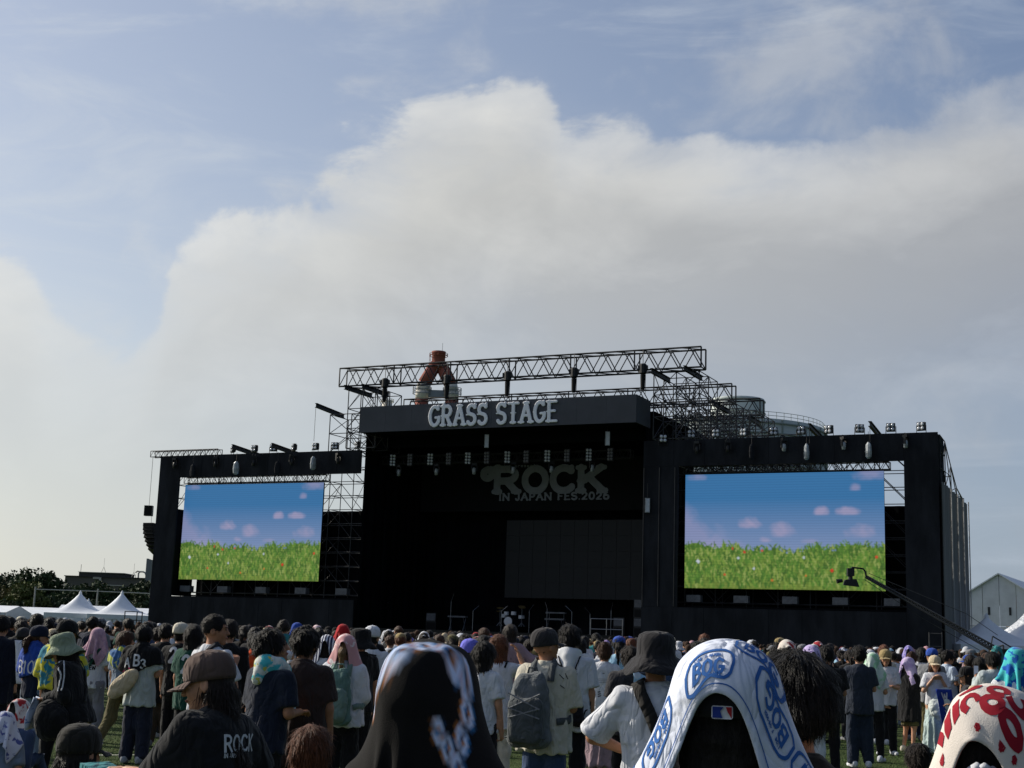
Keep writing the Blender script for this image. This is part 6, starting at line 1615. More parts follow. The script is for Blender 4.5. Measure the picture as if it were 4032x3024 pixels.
def towel_sheet(b, label, X, colf=None, inner=(200, 200, 205), m=None, name='head_towel', group=None):
    cover(b); me = sheet_mesh(name, X); nx, ny = X.shape[:2]
    if colf is not None:
        L = np.linalg.norm(np.diff(X[:, ny//2], axis=0), axis=1).sum(); W = np.linalg.norm(np.diff(X[nx//2], axis=0), axis=1).sum()
        S, T = np.meshgrid((np.arange(nx)/(nx-1)-.5)*L, (np.arange(ny)/(ny-1)-.5)*W, indexing='ij')
        C = colf(S.ravel(), T.ravel()); vcol(me, np.concatenate([C, np.tile(np.array(lin(inner)), (len(C), 1))])); m = attr_mat('towel_print', .95, bump=.5)
    o = link(name, me, m); place(b, o); tag(o, label, 'towel', group); return o
# towels draped once on a standard head, shared by the smaller figures
GEN = {}
def gen_towels():
    b = skeleton(1.60, fem=True); b.bf = body_fn(b, fingers=False); b.tf = top_fn(b); b.hf = hair_fn(b, 'bob'); b.hat = None; f = solid_fn(b); GEN['b'] = b
    for k, off, ux, uy, L, W, nx, ny, sd in (('over', (0, .02, .30), (1, 0, 0), (0, 1, 0), .80, .38, 33, 17, 1), ('back', (0, -.06, .30), (1, .1, 0), (-.1, 1, 0), .62, .62, 27, 27, 2), ('skew', (.02, 0, .30), (1, .5, 0), (-.5, 1, 0), .74, .40, 31, 17, 3)):
        X = drape_cloth(f, b.h0+np.array(off), ux, uy, L, W, nx, ny, 62, sd); GEN[k+'_x'] = X; GEN[k] = sheet_mesh('head_towel', refine(X, 1))
gen_towels()
def gen_towel(b, label, kind, m, name='head_towel', group=None):
    cover(b); k = b.hs/GEN['b'].hs; o = link(name, GEN[kind], m); M3 = rotz(b.face)@b.rl@rotz(math.atan2(-b.rh[0, 1], b.rh[1, 1])*.8); o.matrix_world = Matrix.Translation(Vector(world_of(b, b.h0))) @ Matrix(M3.tolist()).to_4x4() @ Matrix.Scale(k, 4) @ Matrix.Translation(Vector(-GEN['b'].h0)); return tag(o, label, 'towel', group)
def phone(b, label, c, rz=0.0, tilt=-.4, lit=True):
    e = empty('phone', tuple(world_of(b, c)), b.face+rz, label, 'phone'); e.rotation_euler = (tilt, 0, b.face+rz)
    MB().box((-.037, -.004, -.075), (.037, .004, .075)).build('case', K_BODY, e)
    MB().box((-.034, -.0055, -.070), (.034, -.0042, .070)).build('screen', mat('phone_screen', (60, 66, 80), .1, .05, emit=(150, 165, 190, .35)) if lit else K_BODY, e); return e

# ------------------------------------------------------------------ people told apart in the photograph, from the picture's left to its right
WH = mat('print_white', (206, 208, 212), .9, .08); BK = mat('print_black', (30, 30, 34), .9, .1); BLU = mat('print_blue', (50, 98, 166), .95, .08); REDP = mat('print_red', (142, 20, 38), .95, .08)
P_ = person
def back_print(b, lines, m, z=1.22, x=0.0, fn=None, parent=None, dirv=(0, 1, 0)):
    s = b.s; o = b.up(np.array([x, -.1, z*s])); return print_on(parent or b.top, fn or b.tf, o, b.rl@np.array([1.0, 0, 0]), b.rl@np.array([0, 0, 1.0]), b.rl@np.array(dirv, float), lines, m)
# --- left part
b = P_('man in plain navy top at the picture edge, white cloth at his side', 12, 2424, 17.2, R(-8), top=(24, 28, 40), bottom=(24, 28, 40), topkind='long', hem=.62, fit=1.15, wide=1.08)
o = link('hanging_cloth', sheet_mesh('hanging_cloth', refine(np.stack([np.stack([np.array([.25+.03*math.sin(j*.9)+.02*i, -.12-.015*i, 1.36-.085*i]) for j in range(5)]) + np.array([[.028*j, .01*math.sin(j*2+i), 0] for j in range(5)]) for i in range(7)]), 1)), cl('white')); place(b, o); tag(o, 'white cloth hanging at the side of the navy-topped man by the picture edge', 'cloth')
b = P_('person with black cap and dark shirt between the edge man and the ponytail woman', 95, 2470, 19.5, R(-20), top='black', hat='cap', hatcol='charcoal', bottom='black')
b = P_('ponytail woman in navy cap with blue lettered towel on shoulders', 160, 2461, 16.5, R(-22), hyaw=R(-25), top='navy', hair='pony', haircol='brown', hat='cap', hatcol='navy', fem=True, bottom='washed', botfit=1.35)
cape(b, 'blue towel with white script over the ponytail woman\'s shoulders', cl('blue'), 1.02, seed=1); back_print(b, [("B10", -.16, -.10, .14, .016), ('S', .08, -.06, .12, .014)], WH, fn=b.cape, parent=b.cape_e.children[0])
b = P_('capped man wrapped in a yellow and teal lettered towel', 262, 2437, 14.2, R(-10), hyaw=R(-20), top='black', hair='short', hat='cap', hatcol='black', bottom='black', hpitch=.2)
cape(b, 'yellow and teal towel lettered MUC round the capped man', pattern_mat('towel_yellow', (196, 190, 52), (40, 120, 140), scale=9, thr=.55), .92, 1.2, seed=2, front=True); back_print(b, [('MUC', -.17, .04, .11, .024)], mat('print_teal', (36, 112, 140), .9), fn=b.cape, parent=b.cape_e.children[0])
tote(b, 'black shoulder bag hanging behind the yellow towel wearer', cl('black'), b.up((.20, -.18, .98)), (.13, .08, .15))
b = P_('woman in white printed T-shirt and grey trousers, pink towel over her head', 390, 2474, 19.4, R(-14), top='white', bottom=(128, 128, 136), hair='long', fem=True, botfit=1.15, armR='front', armL='front', seed=4)
gen_towel(b, 'pink towel over the head of the woman in grey trousers', 'back', pattern_mat('towel_pink', (196, 160, 172), (176, 140, 158), scale=20)); back_print(b, [('SKY', -.06, -.02, .06, .012), ('1', -.1, -.16, .1, .02), ('EW', -.02, -.12, .05, .01)], BK)
strap(b, [(.12, -.10, 1.43), (.04, -.15, 1.25), (-.08, -.15, 1.05), (-.15, -.06, .92)], .035, cl('green'), b.obj, name='bag_strap')
b = P_('elderly figure in sage bucket hat and sunglasses facing the tents, black track jacket', 262, 2543, 12.4, R(88), hyaw=R(4), top=(26, 27, 30), topkind='jacket', hair='bob', hat='bucket', hatcol='sage', bottom='khaki', glasses='sun', face_detail=True, H=1.52, lean=.28, armL='front', armR='front', fem=True, res=.011, fit=1.12, hfac=1)
for sx in (-1, 1): strap(b, [(sx*.07, .03, 1.45), (sx*.13, .0, 1.42), (sx*.20, .0, 1.28), (sx*.215, .03, 1.14)], .014, cl('white'), b.top, .003, .002, 'stripe')
for sx in (-1, 1): strap(b, [(sx*.085, .0, 1.46), (sx*.15, -.02, 1.40), (sx*.205, -.02, 1.28), (sx*.225, .01, 1.14)], .012, cl('white'), b.top, .003, .002, 'stripe')
e = tote(b, 'bulky black bag hugged by the bucket hat figure', cl('black'), b.up((-.04, .16, .80)), (.25, .15, .17)); strap(b, [(-.1, .18, 1.05), (-.05, .14, 1.25), (.08, .06, 1.44), (.09, -.06, 1.43), (.02, -.16, 1.2), (-.1, -.14, 1.0)], .04, cl('black'), e)
o = link('hand_towel', sheet_mesh('hand_towel', refine(np.stack([np.stack([np.array([-.13+.03*j+.012*math.sin(i*1.3), .34+.035*math.sin(j*1.9+i*.6)+.012*i, .94-.055*i+.012*math.sin(j*2.1)]) for j in range(5)]) for i in range(6)]), 1)), pattern_mat('towel_paleblue', (186, 196, 216), (90, 116, 170), scale=22, thr=.62)); place(b, o); tag(o, 'pale blue patterned towel hanging in front of the black bag', 'towel')
b = P_('crouching person in denim under a red and white towel near the picture edge', 70, 2772, 13.2, R(-15), kind='sit', top='denim', topkind='jacket', bottom='denim', fit=1.2, hair='bob', lean=.35, H=1.6)
gen_towel(b, 'red and white towel over the crouching denim wearer', 'over', pattern_mat('towel_redwhite', (206, 200, 196), (158, 30, 38), scale=9, thr=.52))
b = P_('crouching person under a white and blue patterned towel at the very picture edge', 14, 2856, 12.6, R(10), kind='sit', top='washed', bottom='denim', hair='bob', lean=.5, H=1.5)
gen_towel(b, 'white and blue patterned towel at the very picture edge', 'back', pattern_mat('towel_whiteblue', (196, 200, 214), (84, 92, 150), scale=14, thr=.6))
b = P_('kneeling person in dark olive cap low in the front, back to the camera', 318, 2918, 6.9, R(-30), kind='kneel', top='black', hair='bob', hat='cap', hatcol=(44, 42, 38), res=.010)
b = P_('woman with braid turning aside beside the man with beige bag', 500, 2484, 18.2, R(-20), hyaw=R(-55), top='washed', hair='braid', haircol='brown', fem=True, bottom='olive', botfit=1.2, kind='walk')
cape(b, 'blue and lime towel round the braided woman\'s neck', pattern_mat('towel_bluelime', (60, 100, 150), (190, 196, 90), scale=10), 1.22, 1.08, seed=5)
b = P_('man in pale shirt with colourful black towel and beige sling bag, dark trousers', 572, 2462, 16.6, R(-12), top=(176, 184, 182), hem=.70, fit=1.14, bottom=(38, 42, 56), botfit=1.35, shoes=(150, 154, 160), seed=7, vol=1.3, armR='front', armL='down')
cape(b, 'black towel with white and pink scrawl over the sling bag man\'s shoulders', cl('black'), 1.12, 1.12, seed=6); back_print(b, [('A', -.15, -.03, .10, .018), ('B', -.03, -.01, .12, .022), ('3', .06, -.04, .10, .018)], WH, fn=b.cape, parent=b.cape_e.children[0]); back_print(b, [([arc(0, 0, .1, .05, 20, 340), [(.05, -.05), (.2, .03)]], -.08, -.09, 1.0, .014)], mat('print_pink', (196, 70, 120), .9), fn=b.cape, parent=b.cape_e.children[0])
sling_bag(b, 'beige slouchy sling bag on the back of the pale-shirted man', cl(('beige')), -1)
b = P_('man in white T-shirt just behind the sling bag man', 632, 2470, 20.5, R(-25), hyaw=R(-30), top='white', bottom='charcoal', haircol='dark')
b = P_('man in dark long coat and brown trousers between sling bag man and green jersey', 655, 2455, 19.0, R(5), top='black', topkind='long', hem=.60, bottom=(74, 64, 54), botfit=1.3, shoes='grey')
b = P_('person in black jersey numbered 2 with cream cap', 715, 2450, 17.2, R(-8), top='black', hat='cap', hatcol='cream', hair='short', bottom='black'); back_print(b, [('2', -.08, .0, .17, .035)], WH)
b = P_('long-haired person in green jersey numbered 2', 768, 2460, 15.8, R(-15), top='green', hair='bob', haircol='black', bottom='black', fem=True, vol=1.2, hem=.72, fit=1.1); back_print(b, [('2', -.06, -.06, .18, .036)], WH)
b = P_('tall man with cropped hair in white T-shirt looking across to the right', 852, 2417, 11.8, R(-40), hyaw=R(-48), top='white', hair='buzz', bottom=(28, 28, 32), skin=1, res=.0115, fit=1.08, hem=.74, armL='loose', armR='strap', face_detail=True, amp=.011)
for pts in (STRAP_R, mirror(STRAP_R)): strap(b, pts[1:6], .045, cl('charcoal'), b.top, name='bag_strap')
for z in (1.30, 1.22, 1.12): strap(b, [(-.17, .02, z), (-.14, -.12, z), (-.02, -.16, z-.01)], .006, cl('lightblue'), b.top, .002, .002, 'stripe')
b = P_('dark figure in black coat behind the cropped-hair man', 905, 2440, 15.5, R(10), top='black', topkind='long', bottom='black', hem=.6, haircol='dark')
# --- the woman in the brown cap
b = P_('woman in brown corduroy cap and black printed T-shirt, face in profile', 848, 2556, 5.9, R(48), hyaw=R(36), hpitch=.10, top=(30, 31, 34), hair='tucked', haircol='dark', hat='cap', hatcol=(92, 76, 70), fem=True, armL='reach', armR='elbow', res=.0075, cres=.009, fit=1.22, face_detail=True, lean=.10, amp=.011, bottom='black', sleeve=.95, skin=0)
back_print(b, [('ROCK', -.075, .04, .062, .011), ('IN JAPAN', -.075, .015, .016, .003), ('2026.9.12', -.06, -.06, .024, .005), ([[(0, 0), (.13, 0)], [(0, -.012), (.12, -.012)], [(0, -.024), (.13, -.024)]], -.06, -.085, 1.0, .002), ('2026.9.13', -.06, -.15, .024, .005), ([[(0, 0), (.13, 0)], [(0, -.012), (.12, -.012)], [(0, -.024), (.10, -.024)]], -.06, -.175, 1.0, .002), ('2026.9.19', -.06, -.24, .024, .005)], WH, 1.20, .03)
hd = b.arm[0][2]; fdir = unit(b.arm[0][2]-b.arm[0][1]); c = hd+fdir*.11
q = MB(); q.obox(c+np.array([0, .02, -.02]), np.array([.07, 0, 0]), np.array([0, .10, .02]), np.array([0, 0, .012])); o = q.build('teal_pouch', cl('teal')); place(b, o); tag(o, 'flat teal pouch held by the woman in the brown cap', 'pouch')
# --- middle left
b = P_('woman with dark bob and orange towel round her shoulders', 1012, 2488, 17.8, R(-5), top='charcoal', hair='bob', fem=True, bottom='black', vol=1.1); cape(b, 'bright orange towel round the shoulders of the dark bob', cl('orange'), 1.10, 1.08, seed=3)
b = P_('man in glasses with navy T-shirt bending his head down, looking to the right', 1090, 2476, 9.9, R(-38), hyaw=R(-42), hpitch=-.32, top=(30, 36, 50), hair='messy', glasses=True, bottom='black', skin=1, lean=.10, armR='front', armL='front', res=.0115, face_detail=True, vol=1.2)
neck_towel(b, 'white and teal patterned towel round the neck of the man in glasses', pattern_mat('towel_tealwhite', (208, 212, 206), (70, 176, 186), scale=12, c3=(190, 186, 90), thr=.54))
b = P_('man in plain dark brown T-shirt standing square with back to the camera', 1206, 2468, 10.3, R(-6), hyaw=R(-18), top=(58, 46, 44), hair='messy', bottom='black', res=.0115, fit=1.10, hem=.66, wide=1.05, amp=.013, vol=1.25, skin=1, seed=3)
b = P_('person under navy and white striped towel, white lettered T-shirt', 1290, 2502, 17.0, R(-4), top='white', bottom='black', hair='bob', fem=True); gen_towel(b, 'navy and white striped towel over a head beside the brown T-shirt', 'over', pattern_mat('towel_navystripe', (30, 36, 72), (206, 210, 220), 'stripe', 9, thr=.62)); back_print(b, [('NEW', -.08, -.02, .05, .012), ('FUN', -.08, -.10, .05, .012)], BK)
b = P_('person in white long-sleeved top with green backpack, pink towel over head', 1365, 2500, 13.2, R(-6), top='white', topkind='long', fit=1.18, bottom='black', hair='pony', haircol='tan', fem=True, armR='front', armL='down', res=.012, botfit=1.2, wide=1.1)
gen_towel(b, 'pink and white towel over the head of the green backpack wearer', 'over', pattern_mat('towel_rose', (198, 148, 150), (222, 214, 214), scale=10, thr=.60))
backpack(b, 'slim sage green backpack on a white long-sleeved top', cl((96, 124, 116)), .27, .52, .13, 1.10, cl((110, 132, 124)))
phone(b, 'phone held beside the green backpack wearer', b.arm[1][2]+unit(b.arm[1][2]-b.arm[1][1])*.12)
b = P_('man in black brimmed hat and black T-shirt turned towards the tents', 1420, 2470, 15.0, R(35), hyaw=R(45), top='black', hair='short', hat='bucket', hatcol='black', skin=1, bottom='black', face_detail=False)
b = P_('man in white cap and black shirt with white sleeves', 1468, 2462, 16.8, R(-10), top='white', hair='short', hat='cap', hatcol='white', bottom='black'); strap(b, [(0, -.16, 1.40), (0, -.17, 1.2), (0, -.17, 1.0)], .20, cl('black'), b.top, .004, .004, 'vest_panel')
b = P_('head covered by a plain dark red towel beyond the pink towel', 1352, 2460, 22.0, R(0), top='charcoal', bottom='black', hair='bob', fem=True); gen_towel(b, 'plain dark red towel over a head beyond the pink towel', 'back', cl('red'))
b = P_('kneeling girl with auburn hair low in the front, holding a phone', 1240, 2852, 7.3, R(-14), kind='kneel', hyaw=R(-8), hpitch=-.2, top='mauve', hair='long', haircol='auburn', fem=True, armR='phone', armL='phone', res=.0095, lean=.12, vol=1.15)
phone(b, 'dark phone with lit screen held up by the auburn-haired girl', b.arm[1][2]+np.array([-.05, .06, .10]), 0, -.2)
# --- the black towel wearer
b = P_('person hidden under a large black towel in the front', 1728, 2556, 3.25, R(-30), top='white', bottom='black', hair='short', skin=1, res=.009, hpitch=-.18)
X = refine(drape_cloth(solid_fn(b, .014), b.h0+np.array([.02, -.06, .325]), (1, .05, 0), (-.05, 1, 0), .86, .60, 56, 40, 70, 5, fric=.45, bend=.2), 1)
def blackcol(S, T):
    # soft chrome rings in a row, with warm and cold fringes
    def rings(ds, dt):
        m = np.zeros(len(S))
        for s0, t0, r in ((-.15, -.075, .020), (-.10, -.072, .024), (-.05, -.078, .026), (-.005, -.035, .028), (.055, -.008, .030), (.105, .022, .028), (.15, .004, .028), (.178, -.045, .026), (.10, -.115, .022), (.15, -.105, .026), (.205, -.092, .028), (.26, -.09, .026)):
            d = np.abs(np.hypot((S+ds-s0)*1.0, (T+dt-t0)*1.25)-r*.8); m = np.maximum(m, np.clip(1.35-d/.0095, 0, 1)*np.clip(1.15+np.sin(np.arctan2(T-t0, S-s0)*2+s0*40)*.75, 0, 1))
        return np.clip(m, 0, 1)
    m, a_, c_ = rings(0, 0), rings(.007, .005), rings(-.007, -.005)
    base = np.array(lin((18, 17, 18))); col = base+m[:, None]*(np.array(lin((190, 204, 232)))-base)
    return np.clip(col+np.clip(a_-m, 0, 1)[:, None]*np.array([.42, .15, .03])+np.clip(c_-m, 0, 1)[:, None]*np.array([.02, .16, .40]), 0, 1)
towel_sheet(b, 'large black towel with blurred chrome pattern draped over the front figure', X, blackcol, (176, 176, 186))
# --- middle
b = P_('head in periwinkle blue cap just past the black towel', 1852, 2513, 13.4, R(-5), top='navy', hair='bob', hat='cap', hatcol='periwinkle', fem=True, bottom='black')
b = P_('dark-haired woman between the periwinkle cap and the auburn hair', 1912, 2527, 13.0, R(-30), hyaw=R(-20), top='white', hair='bob', haircol='black', fem=True, bottom='black')
b = P_('auburn long-haired woman in white top raising a hand to her hair', 1965, 2499, 14.6, R(-5), top='white', topkind='tee', hair='long', haircol='auburn', fem=True, armR='hair', bottom='cream', hem=.7, res=.0125); strap(b, [(.09, -.13, 1.36), (.1, -.02, 1.45), (.1, .1, 1.36)], .02, cl('black'), b.top, name='bag_strap')
b = P_('man in dark cap and cream shirt with grey backpack, head turned right', 2158, 2469, 11.0, R(-16), hyaw=R(-38), hpitch=-.15, top='cream', hat='cap', hatcol=(52, 50, 52), hair='buzz', bottom='denim', botfit=1.1, res=.0115, fit=1.12, hem=.75, skin=1, armR='front', armL='front', sleeve=.95, amp=.012, wide=1.04)
backpack(b, 'large grey hiking backpack on the cream-shirted man', cl((98, 102, 104)), .34, .56, .20, 1.08, cl((78, 82, 84)), lattice_=True, xoff=-.06)
back_print(b, [([[(0, 0), (.03, -.03)], [(.04, .01), (.06, -.03)]], .13, .10, 1.0, .006), ([[(0, 0), (.03, -.02)]], .14, .02, 1.0, .006)], BK, 1.25)
b = P_('man in white date-printed T-shirt with black drawstring bag', 2244, 2462, 13.2, R(-2), hyaw=R(6), top='white', hair='messy', bottom='black', glasses=True, fit=1.14, hem=.76, res=.0125, amp=.011, shoes='white', vol=1.2, wide=1.03)
drawstring_bag(b, 'black drawstring bag hanging on the date-printed white T-shirt', cl('black')); neck_towel(b, 'white towel with yellow edge round the neck of the drawstring bag man', pattern_mat('towel_whiteyellow', (214, 216, 220), (198, 196, 90), scale=6, thr=.66))
back_print(b, [('2026.9.12', -.075, .05, .028, .006), ('2026.9.13', -.075, -.02, .028, .006), ('2026.9.19', -.075, -.09, .028, .006), ([[(0, 0), (.16, 0)], [(0, -.014), (.16, -.014)]], -.08, .035, 1.0, .004), ([[(0, 0), (.16, 0)], [(0, -.014), (.16, -.014)]], -.08, -.035, 1.0, .004), ('L', -.16, .06, .06, .014), ('F', -.01, .10, .05, .006)], BK, 1.24)
b = P_('woman with tied brown hair, white printed T-shirt and long mauve skirt', 2382, 2529, 17.6, R(-4), top='white', hair='bun', haircol='brown', fem=True, bottom='mauve', botkind='skirt', bothem=.06, hem=.78, fit=1.15)
back_print(b, [([[(0, 0), (.05, 0), (.05, .03), (0, .03), (0, 0)], [(.07, .02), (.18, .02)]], -.09, .05, 1.0, .008), ([[(0, 0), (.17, .03)], [(0, -.025), (.17, .005)], [(0, -.05), (.17, -.02)]], -.07, -.16, 1.0, .014), ([[(0, 0), (.14, 0)], [(0, -.02), (.14, -.02)], [(0, -.04), (.14, -.04)]], -.08, 0.0, 1.0, .003)], BK, 1.22)
b = P_('dark-shirted figure with pale blue towel over the shoulder beside the bucket hat', 2478, 2541, 14.0, R(8), hpitch=-.3, top='charcoal', hair='messy', haircol='dark', bottom='black', hem=.74, fit=1.12, skin=1)
o = link('shoulder_towel', sheet_mesh('shoulder_towel', refine(np.stack([np.stack([slide(b.tf, np.array([b.up((.02+.03*j, -.14+.012*i*(i-3)*.2, 1.45*b.s-.045*i))]), .012+.01*math.sin(i+j))[0][0] for j in range(6)]) for i in range(7)]), 1), .012), pattern_mat('towel_sky', (158, 196, 220), (206, 216, 226), scale=9)); place(b, o); tag(o, 'pale blue towel bunched on the dark shirt beside the bucket hat man', 'towel')
# --- the bucket hat man
b = P_('man in black bucket hat and white T-shirt with black backpack, elbow out', 2584, 2478, 7.2, R(-4), top='white', hat='bucket', hatcol=(42, 41, 44), hair='buzz', bottom=(54, 72, 104), armL='elbow', armR='elbow', res=.0095, cres=.0095, fit=1.06, sleeve=.95, amp=.014, seed=9, skin=1)
backpack(b, 'black backpack slung off one shoulder of the bucket hat man', cl((44, 42, 40)), .28, .46, .16, 1.04, cl((36, 35, 34)), xoff=.10, straps=False); e = bpy.data.objects[[o.name for o in bpy.data.objects if o.get('label', '').startswith('black backpack slung')][0]]
strap(b, [(.03, -.17, 1.14), (-.03, -.15, 1.28), (-.09, -.09, 1.42), (-.10, .02, 1.46), (-.10, .12, 1.36)], .062, cl((40, 38, 36)), e, .010, .012); back_print(b, [('o', .07, .10, .05, .006), ('e', .10, .10, .04, .006)], mat('print_grey', (120, 124, 140), .9), 1.22)
q = MB(); c = b.up((-.06, -.20, .96)); q.tube([c+np.array([.035*math.cos(a), 0, .05*math.sin(a)]) for a in np.linspace(0, 6.28, 15)], .0035, 5, False); q.tube([c+np.array([-.01, 0, -.05]), c+np.array([-.015, 0, -.26])], .010, 6); q.build('bag_cord', cl('black'), e, loc=(0, 0, 0))
# --- the blue and white towel wearer
b = P_('person in black cap hidden under the white and blue lettered towel', 2862, 2552, 2.92, R(-13), top='black', hat='cap', hatcol=(38, 38, 42), hair='bob', bottom='black', res=.009)
X = refine(drape_cloth(solid_fn(b, .012), b.h0+np.array([.02, .025, .315]), (1, -.06, 0), (.06, 1, 0), 1.02, .40, 66, 27, 72, 8, fric=.45, bend=.16), 1)
o = towel_sheet(b, 'white towel with blue badge lettering draped over a black cap', X, None, m=cloth('towel_bog', (214, 220, 236)))
def badge(s0, t0, ang, k=1.0):
    c, s = math.cos(ang), math.sin(ang); L = []
    ring = [(-.075, -.03), (-.075, .015), (-.06, .035), (-.03, .045), (.045, .048), (.07, .04), (.078, .02), (.07, -.022), (.055, -.035), (.035, -.035), (.01, -.028), (-.03, -.045), (-.06, -.045), (-.075, -.03)]
    def tf(pl): pl = np.asarray(pl)*k; return np.stack([pl[:, 0]*c-pl[:, 1]*s+s0, pl[:, 0]*s+pl[:, 1]*c+t0], 1)
    L.append((tf(ring), .0075))
    for pl, th in glyph_lines('BOG', .042, .0085, 0, -.004, track=.10): L.append((tf(pl), th))
    for pl, th in glyph_lines('BUMP OF CHICKEN', .0075, .002, -.005, .028, .05): L.append((tf(pl), th))
    for pl, th in glyph_lines('SINCE 1996' if False else 'MADE', .007, .002, .03, -.026): L.append((tf(pl), th))
    return L
LB = badge(-.055, -.182, .0, .85)+badge(.145, -.150, math.pi+.03, .95)+badge(.075, -.085, .05, .9)+badge(-.25, -.15, math.pi, .9)+badge(.30, -.12, .0, .95)+badge(-.2, -.02, .1)+badge(.26, .03, .1)+badge(-.42, -.1, .1)
LB += [([(-.6, -.226), (.6, -.226)], .003), ([(-.6, .226), (.6, .226)], .003)]
up_s = 1 if sheet_normals(X)[X.shape[0]//2, X.shape[1]//2, 2] > 0 else -1
sheet_print(o, X, LB, BLU, up=up_s)
# badge patch on the back of the cap
cz = .131; e2 = np.array([0, -.1445, cz]); pv = []
def patch(pts, m, y, nm):
    P = [(x, -math.sqrt(max(0, 1-(x/.0945)**2))*.1125-.0085-y, z) for x, z in pts]; V = headxf(b, np.array(P)); me = mesh(nm, V, [tuple(range(len(V)))]); return link(nm, me, m, b.obj)
def rr(w, h, cx=0, cz_=cz, r=.004): return [(cx+sx*(w-r)+r*math.cos(a), cz_+sz*(h-r)+r*math.sin(a)) for sx, sz, a0 in ((1, 1, 0), (-1, 1, 90), (-1, -1, 180), (1, -1, 270)) for a in (R(a0), R(a0+45), R(a0+90))]
patch(rr(.0205, .0125), mat('patch_white', (214, 214, 220), .8), .0030, 'cap_patch')
patch([(-.0185, cz-.0105), (-.0185, cz+.0105), (.003, cz+.0105), (-.0035, cz+.002), (.001, cz-.0105)][::-1], mat('patch_blue', (30, 52, 130), .8), .0042, 'cap_patch')
patch([(.0185, cz-.0105), (.0185, cz+.0105), (.007, cz+.0105), (.011, cz+.0), (.016, cz-.0075)], mat('patch_red', (170, 36, 44), .8), .0042, 'cap_patch')
b = P_('dark-haired head with one ear showing beside the white and blue towel', 3118, 2578, 3.55, R(4), hyaw=R(6), top='black', hair='messy', haircol='black', bottom='black', skin=1, res=.0085, vol=1.5, wide=1.0)
# --- right part
for lab, tl, x, y, d, kd, pm in (('person under a red and white patterned towel past the dark hair', 'red and white mask-patterned towel over a head past the dark hair', 3097, 2522, 16.5, 'over', pattern_mat('towel_mask', (212, 204, 194), (150, 30, 30), scale=8, thr=.54)),
                               ('person under a purple leopard towel with blue cap beside the black T-shirt', 'purple leopard towel over a blue cap beside the black T-shirt man', 3192, 2543, 16.0, 'over', pattern_mat('towel_leopard', (78, 62, 120), (186, 170, 214), 'leopard', 26))):
    b = P_(lab, x, y, d, R(0), top='charcoal', bottom='cream' if x < 3150 else 'white', hair='bob', fem=True); gen_towel(b, tl, kd, pm)
b = P_('man in black T-shirt and black trousers with a small white emblem at the collar', 3253, 2541, 17.6, R(-6), top='black', hair='short', bottom='black', wide=1.12, fit=1.12, armR='front', armL='down', skin=1, hem=.72); back_print(b, [([[(0, 0), (.01, .03), (.02, .0), (.03, .025)]], -.01, .14, 1.0, .008)], WH, 1.24)
b = P_('man in grey-navy T-shirt, wide dark jeans and white shoes', 3382, 2543, 19.4, R(-4), top=(46, 52, 64), hair='messy', bottom=(38, 46, 60), botfit=1.35, shoes='white', armR='front', armL='cross', hem=.74, fit=1.08, vol=1.2)
b = P_('person under a pale green and white towel, white T-shirt, red phone case', 3436, 2571, 20.4, R(-20), top='white', bottom='black', hair='bob', fem=True, armR='front'); gen_towel(b, 'pale green and white towel over a head past the navy T-shirt', 'back', pattern_mat('towel_palegreen', (200, 214, 206), (150, 196, 160), scale=8))
phone(b, 'red-cased phone held beside the navy T-shirt man', b.arm[0][2]+np.array([0, .05, .03]), 0, .1, False).children[0].material_slots[0].material = cl('black')
b = P_('woman in khaki cap and sunglasses facing the camera, white T-shirt', 3486, 2555, 21.8, R(170), top='white', hat='cap', hatcol='khaki', hair='long', haircol='dark', fem=True, glasses='sun', bottom='black', armL='front', armR='front', face_detail=True, res=.014)
b = P_('woman in long black T-shirt and olive shorts under a lilac towel', 3578, 2592, 22.6, R(-60), hyaw=R(-20), top='black', fit=1.4, hem=.55, bottom='olive', botkind='shorts', hair='long', fem=True, shoes='cream', armR='front', armL='front', H=1.47); gen_towel(b, 'lilac towel over the head of the long black T-shirt', 'skew', pattern_mat('towel_lilac', (178, 156, 200), (200, 184, 214), scale=9))
b = P_('smiling girl in beige cap and white dress facing the camera', 3680, 2579, 22.0, R(176), top='white', hat='cap', hatcol='beige', hair='long', haircol='brown', fem=True, bottom=(178, 196, 196), botkind='skirt', bothem=.05, armL='strap', armR='strap', face_detail=True, res=.0135, hem=.86, skin=2, botfit=.9)
fn_over = lambda P: loft((P-np.array([-.10, .05, 0], np.float32)), [.50, .62, .85, 1.05], [0, 0, 0, 0], [.13, .22, .19, .10], [.11, .17, .15, .09])+wob(P, 13, 4)*.022
e = place(b, empty('gathered_wrap', (0, 0, 0), 0, 'white gathered overdress layer on the smiling girl', 'garment')); bpy.data.objects.remove(e); sdf_obj('overdress', fn_over, (-.45, -.3, .4), (.3, .35, 1.15), .016, cl((206, 214, 212)), b.obj)
G_ = refine(np.stack([np.stack([np.array([.05-.050*j+.0*i-.012*i, .25+.012*math.sin(j*1.5+i*.3)-.012*j, 1.02-.075*i]) for j in range(6)]) for i in range(11)]), 1); o = link('held_towel', sheet_mesh('held_towel', G_), cl((38, 62, 150))); place(b, o); tag(o, 'blue towel with white SKY lettering hanging from the smiling girl\'s hands', 'towel')
nu = 1 if sheet_normals(G_)[5, 5, 1] > 0 else -1; sheet_print(o, G_, [l for k, t in enumerate('SKY W') if t != ' ' for l in glyph_lines(t, .10, .020, .27-k*.135, .0, R(90))], WH, up=nu); sheet_print(o, G_, glyph_lines('S', .10, .02, -.25, 0, R(90)), WH, up=-nu, lift=.010)
b = P_('man in open pale shirt over white, turned right behind the smiling girl', 3732, 2560, 25.0, R(-70), hyaw=R(-10), top=(176, 190, 208), bottom='black', haircol='black', armR='front', armL='front', hat=None)
